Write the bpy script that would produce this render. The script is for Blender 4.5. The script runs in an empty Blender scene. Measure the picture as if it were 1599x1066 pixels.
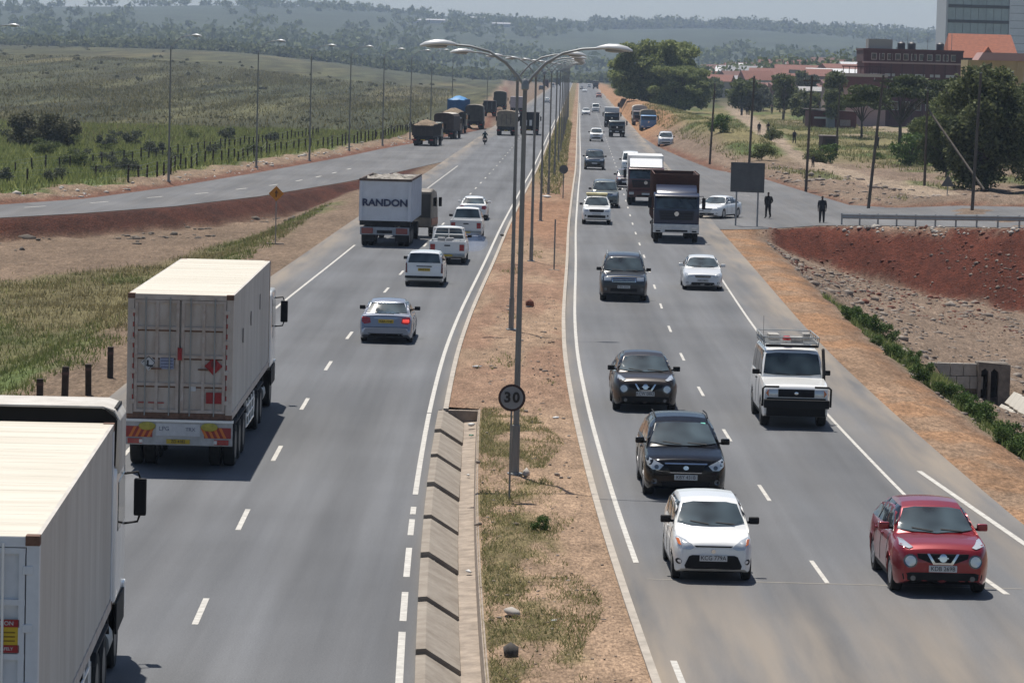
import bpy, bmesh, math, random
import numpy as np
from mathutils import Vector, Matrix
from mathutils.geometry import tessellate_polygon
from mathutils.bvhtree import BVHTree
sc = bpy.context.scene
R = math.radians
# ------------------------------------------------------------------ camera
PXW, FPX, CAMH, ROLL, HOR = 1599.0, 5250.0, 9.6, R(1.5), 102.0
PITCH = math.atan((533 - HOR) * math.cos(ROLL) / FPX)
_f = Vector((0, math.cos(PITCH), -math.sin(PITCH))); _r0 = Vector((1, 0, 0)); _u0 = Vector((0, math.sin(PITCH), math.cos(PITCH)))
_r = math.cos(ROLL) * _r0 + math.sin(ROLL) * _u0; _u = -math.sin(ROLL) * _r0 + math.cos(ROLL) * _u0
cam = bpy.data.cameras.new('camera'); camo = bpy.data.objects.new('camera', cam); sc.collection.objects.link(camo)
cam.sensor_width = 36; cam.lens = FPX / PXW * 36; cam.clip_start = 1; cam.clip_end = 30000
m = Matrix((_r, _u, -_f)).transposed().to_4x4(); m.translation = (0, 0, CAMH); camo.matrix_world = m
sc.camera = camo
# ------------------------------------------------------------------ world, sun, exposure
TOSUN = Vector((-0.13, 0.33, 0.935)).normalized()
w = bpy.data.worlds.new('World'); sc.world = w; w.use_nodes = True
nt = w.node_tree; nt.nodes.clear()
sky = nt.nodes.new('ShaderNodeTexSky'); sky.sky_type = 'NISHITA'; sky.sun_disc = False
sky.sun_elevation = math.asin(TOSUN.z); sky.sun_rotation = math.atan2(TOSUN.x, TOSUN.y)
sky.altitude = 1600; sky.air_density = 1.0; sky.dust_density = 2.2; sky.ozone_density = 1.0
bg = nt.nodes.new('ShaderNodeBackground'); bg.inputs[1].default_value = 0.07
wo = nt.nodes.new('ShaderNodeOutputWorld'); nt.links.new(sky.outputs[0], bg.inputs[0]); nt.links.new(bg.outputs[0], wo.inputs[0])
sl = bpy.data.lights.new('sun', 'SUN'); sl.energy = 4.3; sl.angle = R(0.55); sl.color = (1, 0.95, 0.87)
so = bpy.data.objects.new('sun', sl); sc.collection.objects.link(so); so.rotation_euler = TOSUN.to_track_quat('Z', 'Y').to_euler()
sc.view_settings.view_transform = 'Standard'; sc.view_settings.look = 'None'; sc.view_settings.exposure = 0.38; sc.view_settings.gamma = 1
sc.view_settings.use_curve_mapping = False
sc.cycles.volume_bounces = 0; sc.cycles.max_bounces = 6; sc.cycles.diffuse_bounces = 3
# ------------------------------------------------------------------ helpers
col = sc.collection
rng = np.random.default_rng(7); random.seed(7)
def G(px, py, z=0.0):
    """ground point (height z) seen at a pixel of the photograph"""
    d = _f + _r * ((px - 799.5) / FPX) - _u * ((py - 533) / FPX)
    t = (z - CAMH) / d.z
    return d.x * t, d.y * t
def srgb(r, g, b): return tuple(((c / 255) / 12.92 if c < 10.3 else ((c / 255 + .055) / 1.055) ** 2.4) for c in (r, g, b))
MATS = {}
def mat(name, color, rough=.6, metal=0, coat=0, spec=.5, noise=0, nscale=4, bump=0, bscale=30, c2=None, emit=0, streak=None):
    if name in MATS: return MATS[name]
    M = bpy.data.materials.new(name); M.use_nodes = True; n = M.node_tree; b = n.nodes['Principled BSDF']
    b.inputs['Base Color'].default_value = (*color, 1); b.inputs['Roughness'].default_value = rough; b.inputs['Metallic'].default_value = metal
    b.inputs['Coat Weight'].default_value = coat; b.inputs['Coat Roughness'].default_value = .06; b.inputs['Specular IOR Level'].default_value = spec
    if emit: b.inputs['Emission Color'].default_value = (*color, 1); b.inputs['Emission Strength'].default_value = emit
    if noise or bump or c2:
        tc = n.nodes.new('ShaderNodeTexCoord')
        src = tc.outputs['Object']
        if streak:
            mp = n.nodes.new('ShaderNodeMapping'); mp.inputs['Scale'].default_value = streak; n.links.new(src, mp.inputs[0]); src = mp.outputs[0]
    if noise or c2:
        nz = n.nodes.new('ShaderNodeTexNoise'); nz.inputs['Scale'].default_value = nscale; nz.inputs['Detail'].default_value = 6; nz.inputs['Roughness'].default_value = .65
        n.links.new(src, nz.inputs[0])
        rp = n.nodes.new('ShaderNodeValToRGB'); rp.color_ramp.elements[0].position = .32; rp.color_ramp.elements[1].position = .68
        a = c2 if c2 else tuple(max(0, x * (1 - noise)) for x in color)
        rp.color_ramp.elements[0].color = (*a, 1)
        rp.color_ramp.elements[1].color = (*(color if c2 else tuple(x * (1 + noise * .6) for x in color)), 1)
        n.links.new(nz.outputs[0], rp.inputs[0]); n.links.new(rp.outputs[0], b.inputs['Base Color'])
    if bump:
        n2 = n.nodes.new('ShaderNodeTexNoise'); n2.inputs['Scale'].default_value = bscale; n2.inputs['Detail'].default_value = 4; n.links.new(src, n2.inputs[0])
        bp = n.nodes.new('ShaderNodeBump'); bp.inputs['Strength'].default_value = bump; bp.inputs['Distance'].default_value = .05
        n.links.new(n2.outputs[0], bp.inputs['Height']); n.links.new(bp.outputs[0], b.inputs['Normal'])
    MATS[name] = M; return M
def leafmat(name, ca, cb, trans=.25):
    if name in MATS: return MATS[name]
    M = bpy.data.materials.new(name); M.use_nodes = True; n = M.node_tree; b = n.nodes['Principled BSDF']; out = n.nodes['Material Output']
    g = n.nodes.new('ShaderNodeNewGeometry'); rp = n.nodes.new('ShaderNodeValToRGB')
    rp.color_ramp.elements[0].color = (*ca, 1); rp.color_ramp.elements[1].color = (*cb, 1)
    n.links.new(g.outputs['Random Per Island'], rp.inputs[0]); n.links.new(rp.outputs[0], b.inputs['Base Color'])
    b.inputs['Roughness'].default_value = .7; b.inputs['Specular IOR Level'].default_value = .2
    t = n.nodes.new('ShaderNodeBsdfTranslucent'); n.links.new(rp.outputs[0], t.inputs[0]); mx = n.nodes.new('ShaderNodeMixShader'); mx.inputs[0].default_value = trans
    n.links.new(b.outputs[0], mx.inputs[1]); n.links.new(t.outputs[0], mx.inputs[2]); n.links.new(mx.outputs[0], out.inputs[0])
    MATS[name] = M; return M
def tag(o, label=None, cat=None, group=None, kind=None):
    if label: o['label'] = label
    if cat: o['category'] = cat
    if group: o['group'] = group
    if kind: o['kind'] = kind
    return o
def link(name, me, material=None, parent=None):
    o = bpy.data.objects.new(name, me); col.objects.link(o)
    if parent: o.parent = parent
    if material and me and not me.materials: me.materials.append(material)
    return o
def empty(name, loc=(0, 0, 0), rz=0, label=None, cat=None, group=None):
    o = bpy.data.objects.new(name, None); col.objects.link(o); o.location = loc; o.rotation_euler = (0, 0, rz); o.empty_display_size = .2
    return tag(o, label, cat, group)
def dup(o, parent=None, label=None, loc=None, rz=None):
    c = o.copy(); col.objects.link(c); c.parent = parent
    if parent is not None: c.matrix_parent_inverse = o.matrix_parent_inverse.copy()
    if label: c['label'] = label
    if loc is not None: c.location = loc
    if rz is not None: c.rotation_euler = (0, 0, rz)
    for ch in o.children: dup(ch, c)
    return c
class MB:
    """collects shapes for ONE mesh object"""
    def __init__(s): s.v = []; s.f = []
    def add(s, vs, fs):
        k = len(s.v); s.v += [tuple(p) for p in vs]; s.f += [tuple(i + k for i in f) for f in fs]; return s
    def box(s, x0, x1, y0, y1, z0, z1):
        return s.add([(x0, y0, z0), (x1, y0, z0), (x1, y1, z0), (x0, y1, z0), (x0, y0, z1), (x1, y0, z1), (x1, y1, z1), (x0, y1, z1)],
                     [(3, 2, 1, 0), (4, 5, 6, 7), (0, 1, 5, 4), (1, 2, 6, 5), (2, 3, 7, 6), (3, 0, 4, 7)])
    def prism(s, poly, ax, a, b):
        """polygon extruded along an axis; poly in the two other axes (x: (y,z), y: (x,z), z: (x,y))"""
        n = len(poly)
        def mk(p, t): return (t, p[0], p[1]) if ax == 'x' else (p[0], t, p[1]) if ax == 'y' else (p[0], p[1], t)
        return s.add([mk(p, a) for p in poly] + [mk(p, b) for p in poly], [tuple(range(n))[::-1], tuple(range(n, 2 * n))] + [(i, (i + 1) % n, n + (i + 1) % n, n + i) for i in range(n)])
    def cyl(s, p0, p1, r0, r1=None, n=10, cap=True):
        r1 = r0 if r1 is None else r1; p0 = Vector(p0); p1 = Vector(p1); d = (p1 - p0).normalized()
        a = d.orthogonal().normalized(); b = d.cross(a)
        vs = [p + (a * math.cos(6.28318 * i / n) + b * math.sin(6.28318 * i / n)) * r for p, r in ((p0, r0), (p1, r1)) for i in range(n)]
        fs = [(i, (i + 1) % n, n + (i + 1) % n, n + i) for i in range(n)]
        if cap: fs += [tuple(range(n))[::-1], tuple(range(n, 2 * n))]
        return s.add(vs, fs)
    def tube(s, pts, r, n=8):
        pts = [Vector(p) for p in pts]; rr = r if isinstance(r, (list, tuple)) else [r] * len(pts); vs = []; up = None
        for i, p in enumerate(pts):
            d = (pts[min(i + 1, len(pts) - 1)] - pts[max(i - 1, 0)]).normalized()
            a = d.orthogonal().normalized() if up is None else (up - d * up.dot(d)).normalized(); up = a; b = d.cross(a)
            vs += [p + (a * math.cos(6.28318 * k / n) + b * math.sin(6.28318 * k / n)) * rr[i] for k in range(n)]
        fs = [(i * n + k, i * n + (k + 1) % n, (i + 1) * n + (k + 1) % n, (i + 1) * n + k) for i in range(len(pts) - 1) for k in range(n)]
        fs += [tuple(range(n))[::-1], tuple(range((len(pts) - 1) * n, len(pts) * n))]
        return s.add(vs, fs)
    def lathe(s, prof, c, ax='x', n=20):
        """profile [(r, along)] turned about an axis through c"""
        vs = []
        for r, t in prof:
            for k in range(n):
                q = 6.28318 * k / n; a, b = r * math.cos(q), r * math.sin(q)
                vs.append((c[0] + t, c[1] + a, c[2] + b) if ax == 'x' else (c[0] + a, c[1] + t, c[2] + b) if ax == 'y' else (c[0] + a, c[1] + b, c[2] + t))
        m = len(prof)
        fs = [(i * n + k, i * n + (k + 1) % n, (i + 1) * n + (k + 1) % n, (i + 1) * n + k) for i in range(m - 1) for k in range(n)]
        fs += [tuple(range(n))[::-1], tuple(range((m - 1) * n, m * n))]
        return s.add(vs, fs)
    def ell(s, c, r, nu=14, nv=8):
        vs = [(c[0], c[1], c[2] - r[2])]; fs = []
        for j in range(1, nv):
            t = math.pi * j / nv
            for i in range(nu): vs.append((c[0] + r[0] * math.sin(t) * math.cos(6.28318 * i / nu), c[1] + r[1] * math.sin(t) * math.sin(6.28318 * i / nu), c[2] - r[2] * math.cos(t)))
        vs.append((c[0], c[1], c[2] + r[2])); e = len(vs) - 1
        for i in range(nu):
            fs += [(0, 1 + (i + 1) % nu, 1 + i), (e, e - nu + i, e - nu + (i + 1) % nu)]
            for j in range(nv - 2): fs.append((1 + j * nu + i, 1 + j * nu + (i + 1) % nu, 1 + (j + 1) * nu + (i + 1) % nu, 1 + (j + 1) * nu + i))
        return s.add(vs, fs)
    def mesh(s, name, bevel=0, smooth=None, seg=2):
        me = bpy.data.meshes.new(name); me.from_pydata(s.v, [], s.f)
        bm = bmesh.new(); bm.from_mesh(me); bmesh.ops.recalc_face_normals(bm, faces=bm.faces)
        if bevel:
            es = [e for e in bm.edges if len(e.link_faces) == 2 and e.calc_face_angle(0) > .5]
            bmesh.ops.bevel(bm, geom=es, offset=bevel, segments=seg, affect='EDGES', profile=.6, clamp_overlap=True)
        bm.to_mesh(me); bm.free()
        if smooth is not None: sm(me, smooth)
        return me
    def build(s, name, material, parent=None, bevel=0, smooth=None, seg=2):
        return link(name, s.mesh(name, bevel, smooth, seg), material, parent)
def sm(me, ang):
    me.polygons.foreach_set('use_smooth', [True] * len(me.polygons)); me.set_sharp_from_angle(angle=R(ang))
def npmesh(name, V, F, material=None, smooth=False):
    """big mesh from numpy arrays; F (n,3) or (n,4)"""
    me = bpy.data.meshes.new(name); V = np.asarray(V, np.float32); F = np.asarray(F, np.int32); k = F.shape[1]
    me.vertices.add(len(V)); me.vertices.foreach_set('co', V.ravel())
    me.loops.add(F.size); me.loops.foreach_set('vertex_index', F.ravel())
    me.polygons.add(len(F)); me.polygons.foreach_set('loop_start', np.arange(0, F.size, k, dtype=np.int32))
    me.update(calc_edges=True)
    if smooth: me.polygons.foreach_set('use_smooth', np.ones(len(F), bool))
    if material: me.materials.append(material)
    return me
_H = rng.random((256, 256))
def vnoise(x, y):
    x = np.asarray(x, float); y = np.asarray(y, float); xi = np.floor(x).astype(int); yi = np.floor(y).astype(int); fx = x - xi; fy = y - yi
    fx = fx * fx * (3 - 2 * fx); fy = fy * fy * (3 - 2 * fy); g = lambda a, b: _H[a % 256, b % 256]
    return (g(xi, yi) * (1 - fx) + g(xi + 1, yi) * fx) * (1 - fy) + (g(xi, yi + 1) * (1 - fx) + g(xi + 1, yi + 1) * fx) * fy
def fbm(x, y, o=4): return sum(vnoise(x * 2 ** k + 17 * k, y * 2 ** k + 31 * k) * .5 ** (k + 1) for k in range(o))
def sst(a, b, x): t = np.clip((x - a) / (b - a), 0, 1); return t * t * (3 - 2 * t)
# text on things
_tc = {}
def text_mesh(t, size, depth=.004, bold=0):
    k = (t, size, bold)
    if k not in _tc:
        cu = bpy.data.curves.new('lettering', 'FONT'); cu.body = t; cu.size = size; cu.align_x = 'CENTER'; cu.align_y = 'CENTER'; cu.extrude = depth; cu.resolution_u = 3; cu.offset = bold
        o = bpy.data.objects.new('tmp', cu); col.objects.link(o)
        me = bpy.data.meshes.new_from_object(o.evaluated_get(bpy.context.evaluated_depsgraph_get())); bpy.data.objects.remove(o)
        _tc[k] = me
    return _tc[k].copy()
def text(t, size, loc, facing, material, parent, name='lettering', sx=1.0, bold=0):
    """facing 'F': reads from +Y side, 'R': reads from -Y side"""
    me = text_mesh(t, size, .004, bold); me.materials.clear()
    o = link(name, me, material, parent); o.location = loc; o.rotation_euler = (R(90), 0, R(180) if facing == 'F' else 0); o.scale = (sx, 1, 1)
    return o
# ------------------------------------------------------------------ the road's centre line and the lie of the land
_cy = np.arange(-100, 7000, 2.0)
_cx = np.interp(_cy, [-100, 20, 52, 65, 80, 103, 121, 141, 160, 200, 260, 312, 378, 509, 803, 7000], [4.5, 1.5, .6, .3, .08, -.05, .05, .38, .75, 1.4, 2.6, 3.7, 4.9, 7.2, 12.5, 123])
_k = np.ones(13) / 13
_cx = np.convolve(np.pad(_cx, 6, 'edge'), _k, 'valid')
def C(y): return np.interp(y, _cy, _cx)
def head(y): return -math.atan((C(y + 2) - C(y - 2)) / 4)
YTX = [-200, 12, 15.5, 19.3, 23, 30, 60, 300]; YTY = [204, 204, 206, 212, 207, 196, 190, 180]
LNY = [-400, 115, 150, 195, 204, 216, 235, 266, 295, 330]; LNX = [-320, -90, -60, -30, -26, -22, -18, -13.8, -10.5, -7.2]     # near edge of left slip road
LFY = [-400, 140, 175, 212, 224, 248, 284, 335, 375, 398, 440, 520]; LFX = [-330, -95, -62, -32.5, -28.7, -25.4, -21.9, -17.5, -14.8, -12.7, -9.5, -4.4]
RFY = [205, 232, 238, 262, 295, 329, 367, 420, 520]; RFX = [300, 26, 23.6, 22.8, 21.8, 19.0, 18.1, 17.4, 18.2]
def ztop(x): return np.interp(x, [19, 30, 60], [0, .9, 1.6])
def ZT(x, y):
    x = np.asarray(x, float); y = np.asarray(y, float); s = x - C(y); rough = fbm(x * .45, y * .45, 4) - .47
    # right: ditch along the road, red bank of the slip road
    fl = -np.interp(s, [12.1, 13.2, 15, 18, 22, 28], [0, .2, 1.25, 2.2, 2.9, 3.4]) + rough * .7 * sst(13, 15.5, s)
    bank = np.minimum(ztop(x), ztop(x) - (np.interp(x, YTX, YTY) - y - .9) / 2.9 + rough * .25 + (fbm(x * 1.1, y * .12 + x * .1, 3) - .45) * .55)
    zr = np.where(y > np.interp(x, YTX, YTY), ztop(x) * (1 - sst(228, 250, y)), np.minimum(np.maximum(fl, bank), 0.0 + ztop(x)))
    xf = np.interp(y, RFY, RFX); off = np.where(y > 232, x - xf, np.where(y > 205, (y - np.interp(x, [23, 26, 60, 300], [232, 230, 216, 205])) * 1.0, -9))
    beyond = (s > 0) & (off > .4) & (y > 205)
    mound = (.5 + rough * .9) * sst(.4, 2.5, off) + 2.2 * sst(1.5, 6, off) * sst(15, 8, off) * sst(320, 400, y) * sst(1100, 700, y)
    zr = np.where(beyond, zr + mound, zr)
    # left: shallow field, bank up to the slip road
    dist = x - np.interp(y, LNY, LNX)
    fll = -1.1 * sst(-13.5, -18, s) * sst(300, 240, y) + rough * .35 * sst(-12.5, -15, s)
    zl = np.where(dist > 0, np.minimum(np.maximum(fll, -np.maximum(0, dist - 1.1) / 1.7 + rough * .3 * sst(.8, 1.6, dist)), .0), 0.0)
    d2 = np.interp(y, LFY, LFX) - x
    zl = np.where((dist <= 0) & (d2 > 0), (.35 + rough * 1.0) * sst(0.3, 2.5, d2) * sst(14, 4, d2) - .5 * sst(5, 14, d2) + rough * .5 * sst(6, 12, d2), zl)
    z = np.where(s > 0, zr, zl)
    z = z - .9 * sst(1.0, .55, ((x - 18.2) / 2.6) ** 2 + ((y - 124.5) / 8) ** 2) * (s > 14)
    z = np.where(np.abs(s) < 12.1, 0.0, z)
    z = np.where((s > -1.97) & (s < -.84) & (y < 93.1), -.7, z)
    wl = sst(22, 110 + .06 * y, -s); wr = sst(30, 70 + .03 * y, s)
    z = z + wl * (14 * sst(350, 1900, y) + (fbm(x * .004, y * .004, 3) - .45) * 2 * sst(400, 1200, y)) + wr * (9 * sst(500, 1500, y))
    hill = sst(2300, 5400, y); z = z + hill * (60 + 24 * (fbm(x * .0011 + 3, y * .0006, 4) - .3) - 10 * sst(0, 700, x)) * (1 + .12 * sst(600, 0, np.abs(x + 300)))
    return z - .03
def zt(x, y): return float(ZT(np.array([x]), np.array([y]))[0])
# ------------------------------------------------------------------ ground sheet
def ground_mat(name, fine=1.0, bump=.6):
    M = bpy.data.materials.new(name); M.use_nodes = True; n = M.node_tree; b = n.nodes['Principled BSDF']; b.inputs['Roughness'].default_value = .95; b.inputs['Specular IOR Level'].default_value = .15
    at = n.nodes.new('ShaderNodeAttribute'); at.attribute_name = 'Col'; tc = n.nodes.new('ShaderNodeTexCoord')
    cur = at.outputs['Color']; mpg = n.nodes.new('ShaderNodeMapping'); mpg.inputs['Scale'].default_value = (1, .30, 1); n.links.new(tc.outputs['Object'], mpg.inputs[0])
    for scl, lo, hi, det in ((.35, .82, 1.18, 5), (2.6, .76, 1.24, 6), (11 * fine, .62, 1.38, 4), (34, .75, 1.25, 2)):
        nz = n.nodes.new('ShaderNodeTexNoise'); nz.inputs['Scale'].default_value = scl; nz.inputs['Detail'].default_value = det; n.links.new(mpg.outputs[0], nz.inputs[0])
        mr = n.nodes.new('ShaderNodeMapRange'); mr.inputs[1].default_value = .3; mr.inputs[2].default_value = .7; mr.inputs[3].default_value = lo; mr.inputs[4].default_value = hi; n.links.new(nz.outputs[0], mr.inputs[0])
        mx = n.nodes.new('ShaderNodeVectorMath'); mx.operation = 'MULTIPLY'; n.links.new(cur, mx.inputs[0]); n.links.new(mr.outputs[0], mx.inputs[1]); cur = mx.outputs[0]
    n.links.new(cur, b.inputs['Base Color'])
    nz = n.nodes.new('ShaderNodeTexNoise'); nz.inputs['Scale'].default_value = 5; nz.inputs['Detail'].default_value = 8; n.links.new(tc.outputs['Object'], nz.inputs[0])
    bp = n.nodes.new('ShaderNodeBump'); bp.inputs['Strength'].default_value = bump; bp.inputs['Distance'].default_value = .25; n.links.new(nz.outputs[0], bp.inputs['Height']); n.links.new(bp.outputs[0], b.inputs['Normal'])
    return M
GM = ground_mat('ground_soil')
TAN = np.array([.165, .118, .082]); ORG = np.array([.265, .152, .084]); RED = np.array([.075, .0215, .0125]); DRY = np.array([.125, .108, .052]); GRN = np.array([.080, .105, .034])
RUB = np.array([.175, .128, .094]); SCR = np.array([.072, .070, .034]); HIL = np.array([.050, .062, .040]); PATHC = np.array([.27, .21, .155])
def mixc(a, b, t): return a * (1 - t[:, None]) + b * t[:, None]
def ground_colour(x, y, z):
    s = x - C(y); n1 = fbm(x * .12, y * .05, 4); n2 = fbm(x * .6, y * .3, 4); n3 = fbm(x * .03 + 9, y * .012, 4)
    c = np.tile(TAN, (len(x), 1))
    # left of the road
    L = s < 0; dist = x - np.interp(y, LNY, LNX); d2 = np.interp(y, LFY, LFX) - x
    dyn = np.interp(x, LNX, LNY) - y; g = sst(-13.6, -15.2, s + (n2 - .47) * 2.5) * sst(44, 56, dyn + (n1 - .47) * 40)
    cl = mixc(c, mixc(np.tile(DRY, (len(x), 1)), GRN, sst(.40, .62, n1)), g)
    cl = mixc(cl, RED * (.35 + .6 * n2[:, None]) + TAN * .06, sst(3.8, 2.2, dist + (n2 - .5)) * sst(-.5, .3, dist) * sst(-11.8, -13, s))
    n3f = fbm(x * .035 + 9, y * .002, 4); n1f = fbm(x * .12 + 3, y * .008, 4)
    fld = mixc(np.tile(GRN * 1.0, (len(x), 1)), SCR, sst(300, 420, y + (n3f - .47) * 260))
    fld = mixc(fld, np.array([.105, .090, .045]), sst(.45, .60, n3f) * sst(340, 460, y) * .8); fld = mixc(fld, np.array([.040, .048, .026]), sst(.42, .56, fbm(x * .06 + 2, y * .003, 4)) * sst(330, 520, y) * .6); n4 = fbm(x * .3 + 5, y * .014, 4); fld = fld * np.clip(1 + (n4 - .47) * 2.4 * sst(240, 420, y), .45, 1.7)[:, None]
    fld = mixc(fld, np.array([.06, .062, .034]), sst(.45, .62, n1f) * .65 * sst(260, 420, y))
    cf = mixc(np.tile(RED * 1.0 + TAN * .40, (len(x), 1)), TAN * 1.3, sst(.9, 1.8, d2 + (n2 - .5) * 1.5)); cf = mixc(cf, fld, sst(3.0, 4.6, d2 + (n2 - .5) * 3))
    cl = np.where((d2 > 0)[:, None], cf, cl)
    # right of the road
    yt = np.interp(x, YTX, YTY)
    cr = np.tile(ORG, (len(x), 1)); cr = mixc(cr, TAN * 1.35, sst(.40, .58, n2) * .6 + .2 * sst(110, 70, y)); cr = mixc(cr, np.array([.15, .085, .05]), sst(12.0, 12.9, s + (n2 - .5) * 1.4) * sst(14.2, 13.2, s) * .6)
    cr = mixc(cr, RUB, sst(12.7, 13.6, s + (n2 - .5) * 1.2)); cr = mixc(cr, DRY * 1.1, sst(13.0, 13.8, s) * sst(16, 15, s) * sst(.36, .55, n2) * sst(150, 130, y))
    bank = ztop(x) - (yt - y - .9) / 2.9
    fl = -np.interp(s, [12.1, 13.2, 15, 18, 22, 28], [0, .2, 1.25, 2.2, 2.9, 3.4])
    inb = sst(-.45, .15, bank - fl + (n2 - .5) * 1.1) * sst(yt + .4, yt - .8, y) * sst(13.4, 14.6, s)
    cr = mixc(cr, RED * (.75 + .8 * n2[:, None]), inb)
    rim = sst(2.6, .2, np.abs(yt - y)) * sst(20, 23, x); cr = mixc(cr, RUB * 1.15, rim * sst(.40, .52, n2))
    xf = np.interp(y, RFY, RFX); off = np.where(y > 232, x - xf, np.where(y > 205, y - np.interp(x, [23, 26, 60, 300], [232, 230, 216, 205]), -9))
    cb = mixc(np.tile(RED * .9 + TAN * .45, (len(x), 1)), RUB * 1.05, sst(.8, 1.6, off + (n2 - .5)))
    gr = mixc(np.tile(DRY * 1.35, (len(x), 1)), GRN * 1.05, sst(.42, .62, n1)); grassy = np.clip(sst(320, 380, y) * sst(3, 6, off) + sst(.48, .62, n1) * sst(3, 6, off) * .8, 0, 1)
    cb = mixc(cb, gr, grassy)
    # worn path and bare yards beyond
    px = np.interp(y, [232, 255, 300, 345, 400, 470, 560, 700, 1200], [40, 33, 30.5, 29.5, 31.5, 35.5, 40, 46.5, 70]); wpath = np.interp(y, [232, 300, 400, 700], [3, 1.8, 1.5, 2.0])
    cb = mixc(cb, PATHC, sst(1.25, .75, np.abs(x - px + (n2 - .5)) / wpath))
    yard = sst(.44, .54, fbm(x * .05 + 4, y * .014 + 2, 3)) * sst(px + 3, px + 6, x) * sst(330, 360, y) * sst(1000, 600, y); cb = mixc(cb, PATHC * 1.05, yard * .85)
    cb = mixc(cb, SCR * .9, sst(700, 1000, y))
    cr = np.where((off > 0)[:, None] & (y > 205)[:, None], cb, cr)
    cr = mixc(cr, ORG * 1.05, sst(17.5, 15.5, s) * sst(430, 520, y))
    c = np.where(L[:, None], cl, cr)
    hz = sst(1700, 2300, y); c = mixc(c, HIL * (.6 + .8 * n3[:, None]), hz)
    return np.clip(c, 0, 1)
ys = np.concatenate([np.linspace(-20, 38, 7), 40 * 1.0085 ** np.arange(0, 48), 60 * 1.004 ** np.arange(0, 370), 263 * 1.0085 ** np.arange(0, 382)])
us = np.concatenate([-np.geomspace(1.6, .19, 14), np.linspace(-.18, .18, 230), np.geomspace(.19, 1.6, 14)])
YY, UU = np.meshgrid(ys, us, indexing='ij'); XX = UU * np.maximum(YY, 40)
ZZ = ZT(XX.ravel(), YY.ravel()); ni, nj = YY.shape
idx = np.arange(ni * nj).reshape(ni, nj)
FF = np.stack([idx[:-1, :-1], idx[:-1, 1:], idx[1:, 1:], idx[1:, :-1]], -1).reshape(-1, 4)
gme = npmesh('ground', np.stack([XX.ravel(), YY.ravel(), ZZ], 1), FF, GM, True)
ca = gme.attributes.new('Col', 'FLOAT_COLOR', 'POINT')
cc = ground_colour(XX.ravel(), YY.ravel(), ZZ); ca.data.foreach_set('color', np.concatenate([cc, np.ones((len(cc), 1))], 1).astype(np.float32).ravel())
tag(link('ground', gme), kind='structure')
# ------------------------------------------------------------------ carriageways
def asphalt(name, base, dust):
    M = bpy.data.materials.new(name); M.use_nodes = True; n = M.node_tree; b = n.nodes['Principled BSDF']; b.inputs['Roughness'].default_value = .82; b.inputs['Specular IOR Level'].default_value = .3
    tc = n.nodes.new('ShaderNodeTexCoord'); at = n.nodes.new('ShaderNodeAttribute'); at.attribute_name = 'lat'
    def noise(scl, stretch, det=5):
        mp = n.nodes.new('ShaderNodeMapping'); mp.inputs['Scale'].default_value = stretch; n.links.new(tc.outputs['Object'], mp.inputs[0])
        z = n.nodes.new('ShaderNodeTexNoise'); z.inputs['Scale'].default_value = scl; z.inputs['Detail'].default_value = det; n.links.new(mp.outputs[0], z.inputs[0]); return z.outputs[0]
    def rng_(v, a, b_, lo, hi):
        q = n.nodes.new('ShaderNodeMapRange'); q.inputs[1].default_value = a; q.inputs[2].default_value = b_; q.inputs[3].default_value = lo; q.inputs[4].default_value = hi; n.links.new(v, q.inputs[0]); return q.outputs[0]
    def mul(a, b_):
        q = n.nodes.new('ShaderNodeMath'); q.operation = 'MULTIPLY'
        for i, v in enumerate((a, b_)):
            if isinstance(v, float): q.inputs[i].default_value = v
            else: n.links.new(v, q.inputs[i])
        return q.outputs[0]
    v = mul(rng_(noise(.5, (1, .06, 1)), .3, .7, .82, 1.17), rng_(noise(.09, (1, 1, 1)), .35, .65, .87, 1.12))
    v = mul(v, rng_(noise(40, (1, 1, 1), 3), .3, .7, .78, 1.22))
    v = mul(v, rng_(noise(3.0, (1, .02, 1), 2), .35, .65, .93, 1.07))
    # oil-darkened wheel tracks following the lanes
    q = n.nodes.new('ShaderNodeMath'); q.operation = 'SINE'; mm = n.nodes.new('ShaderNodeMath'); mm.operation = 'MULTIPLY'; mm.inputs[1].default_value = 3.59; n.links.new(at.outputs['Fac'], mm.inputs[0]); n.links.new(mm.outputs[0], q.inputs[0])
    v = mul(v, rng_(q.outputs[0], -1, 1, .93, 1.07))
    cb = n.nodes.new('ShaderNodeVectorMath'); cb.operation = 'SCALE'; cb.inputs[0].default_value = base; n.links.new(v, cb.inputs['Scale'])
    # earth blown and driven on to the surface
    mx = n.nodes.new('ShaderNodeMix'); mx.data_type = 'RGBA'; mx.inputs[7].default_value = (*dust, 1); n.links.new(cb.outputs[0], mx.inputs[6])
    da = n.nodes.new('ShaderNodeAttribute'); da.attribute_name = 'dust'
    n.links.new(mul(da.outputs['Fac'], rng_(noise(1.3, (1, .07, 1), 6), .32, .64, .15, .95)), mx.inputs[0])
    n.links.new(mx.outputs[2], b.inputs['Base Color'])
    bp = n.nodes.new('ShaderNodeBump'); bp.inputs['Strength'].default_value = .25; bp.inputs['Distance'].default_value = .01; n.links.new(noise(60, (1, 1, 1), 2), bp.inputs['Height']); n.links.new(bp.outputs[0], b.inputs['Normal'])
    return M
ASP = asphalt('asphalt', (.112, .116, .123), (.27, .225, .175)); ASP2 = asphalt('asphalt_side', (.112, .114, .118), (.27, .225, .175))
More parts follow.
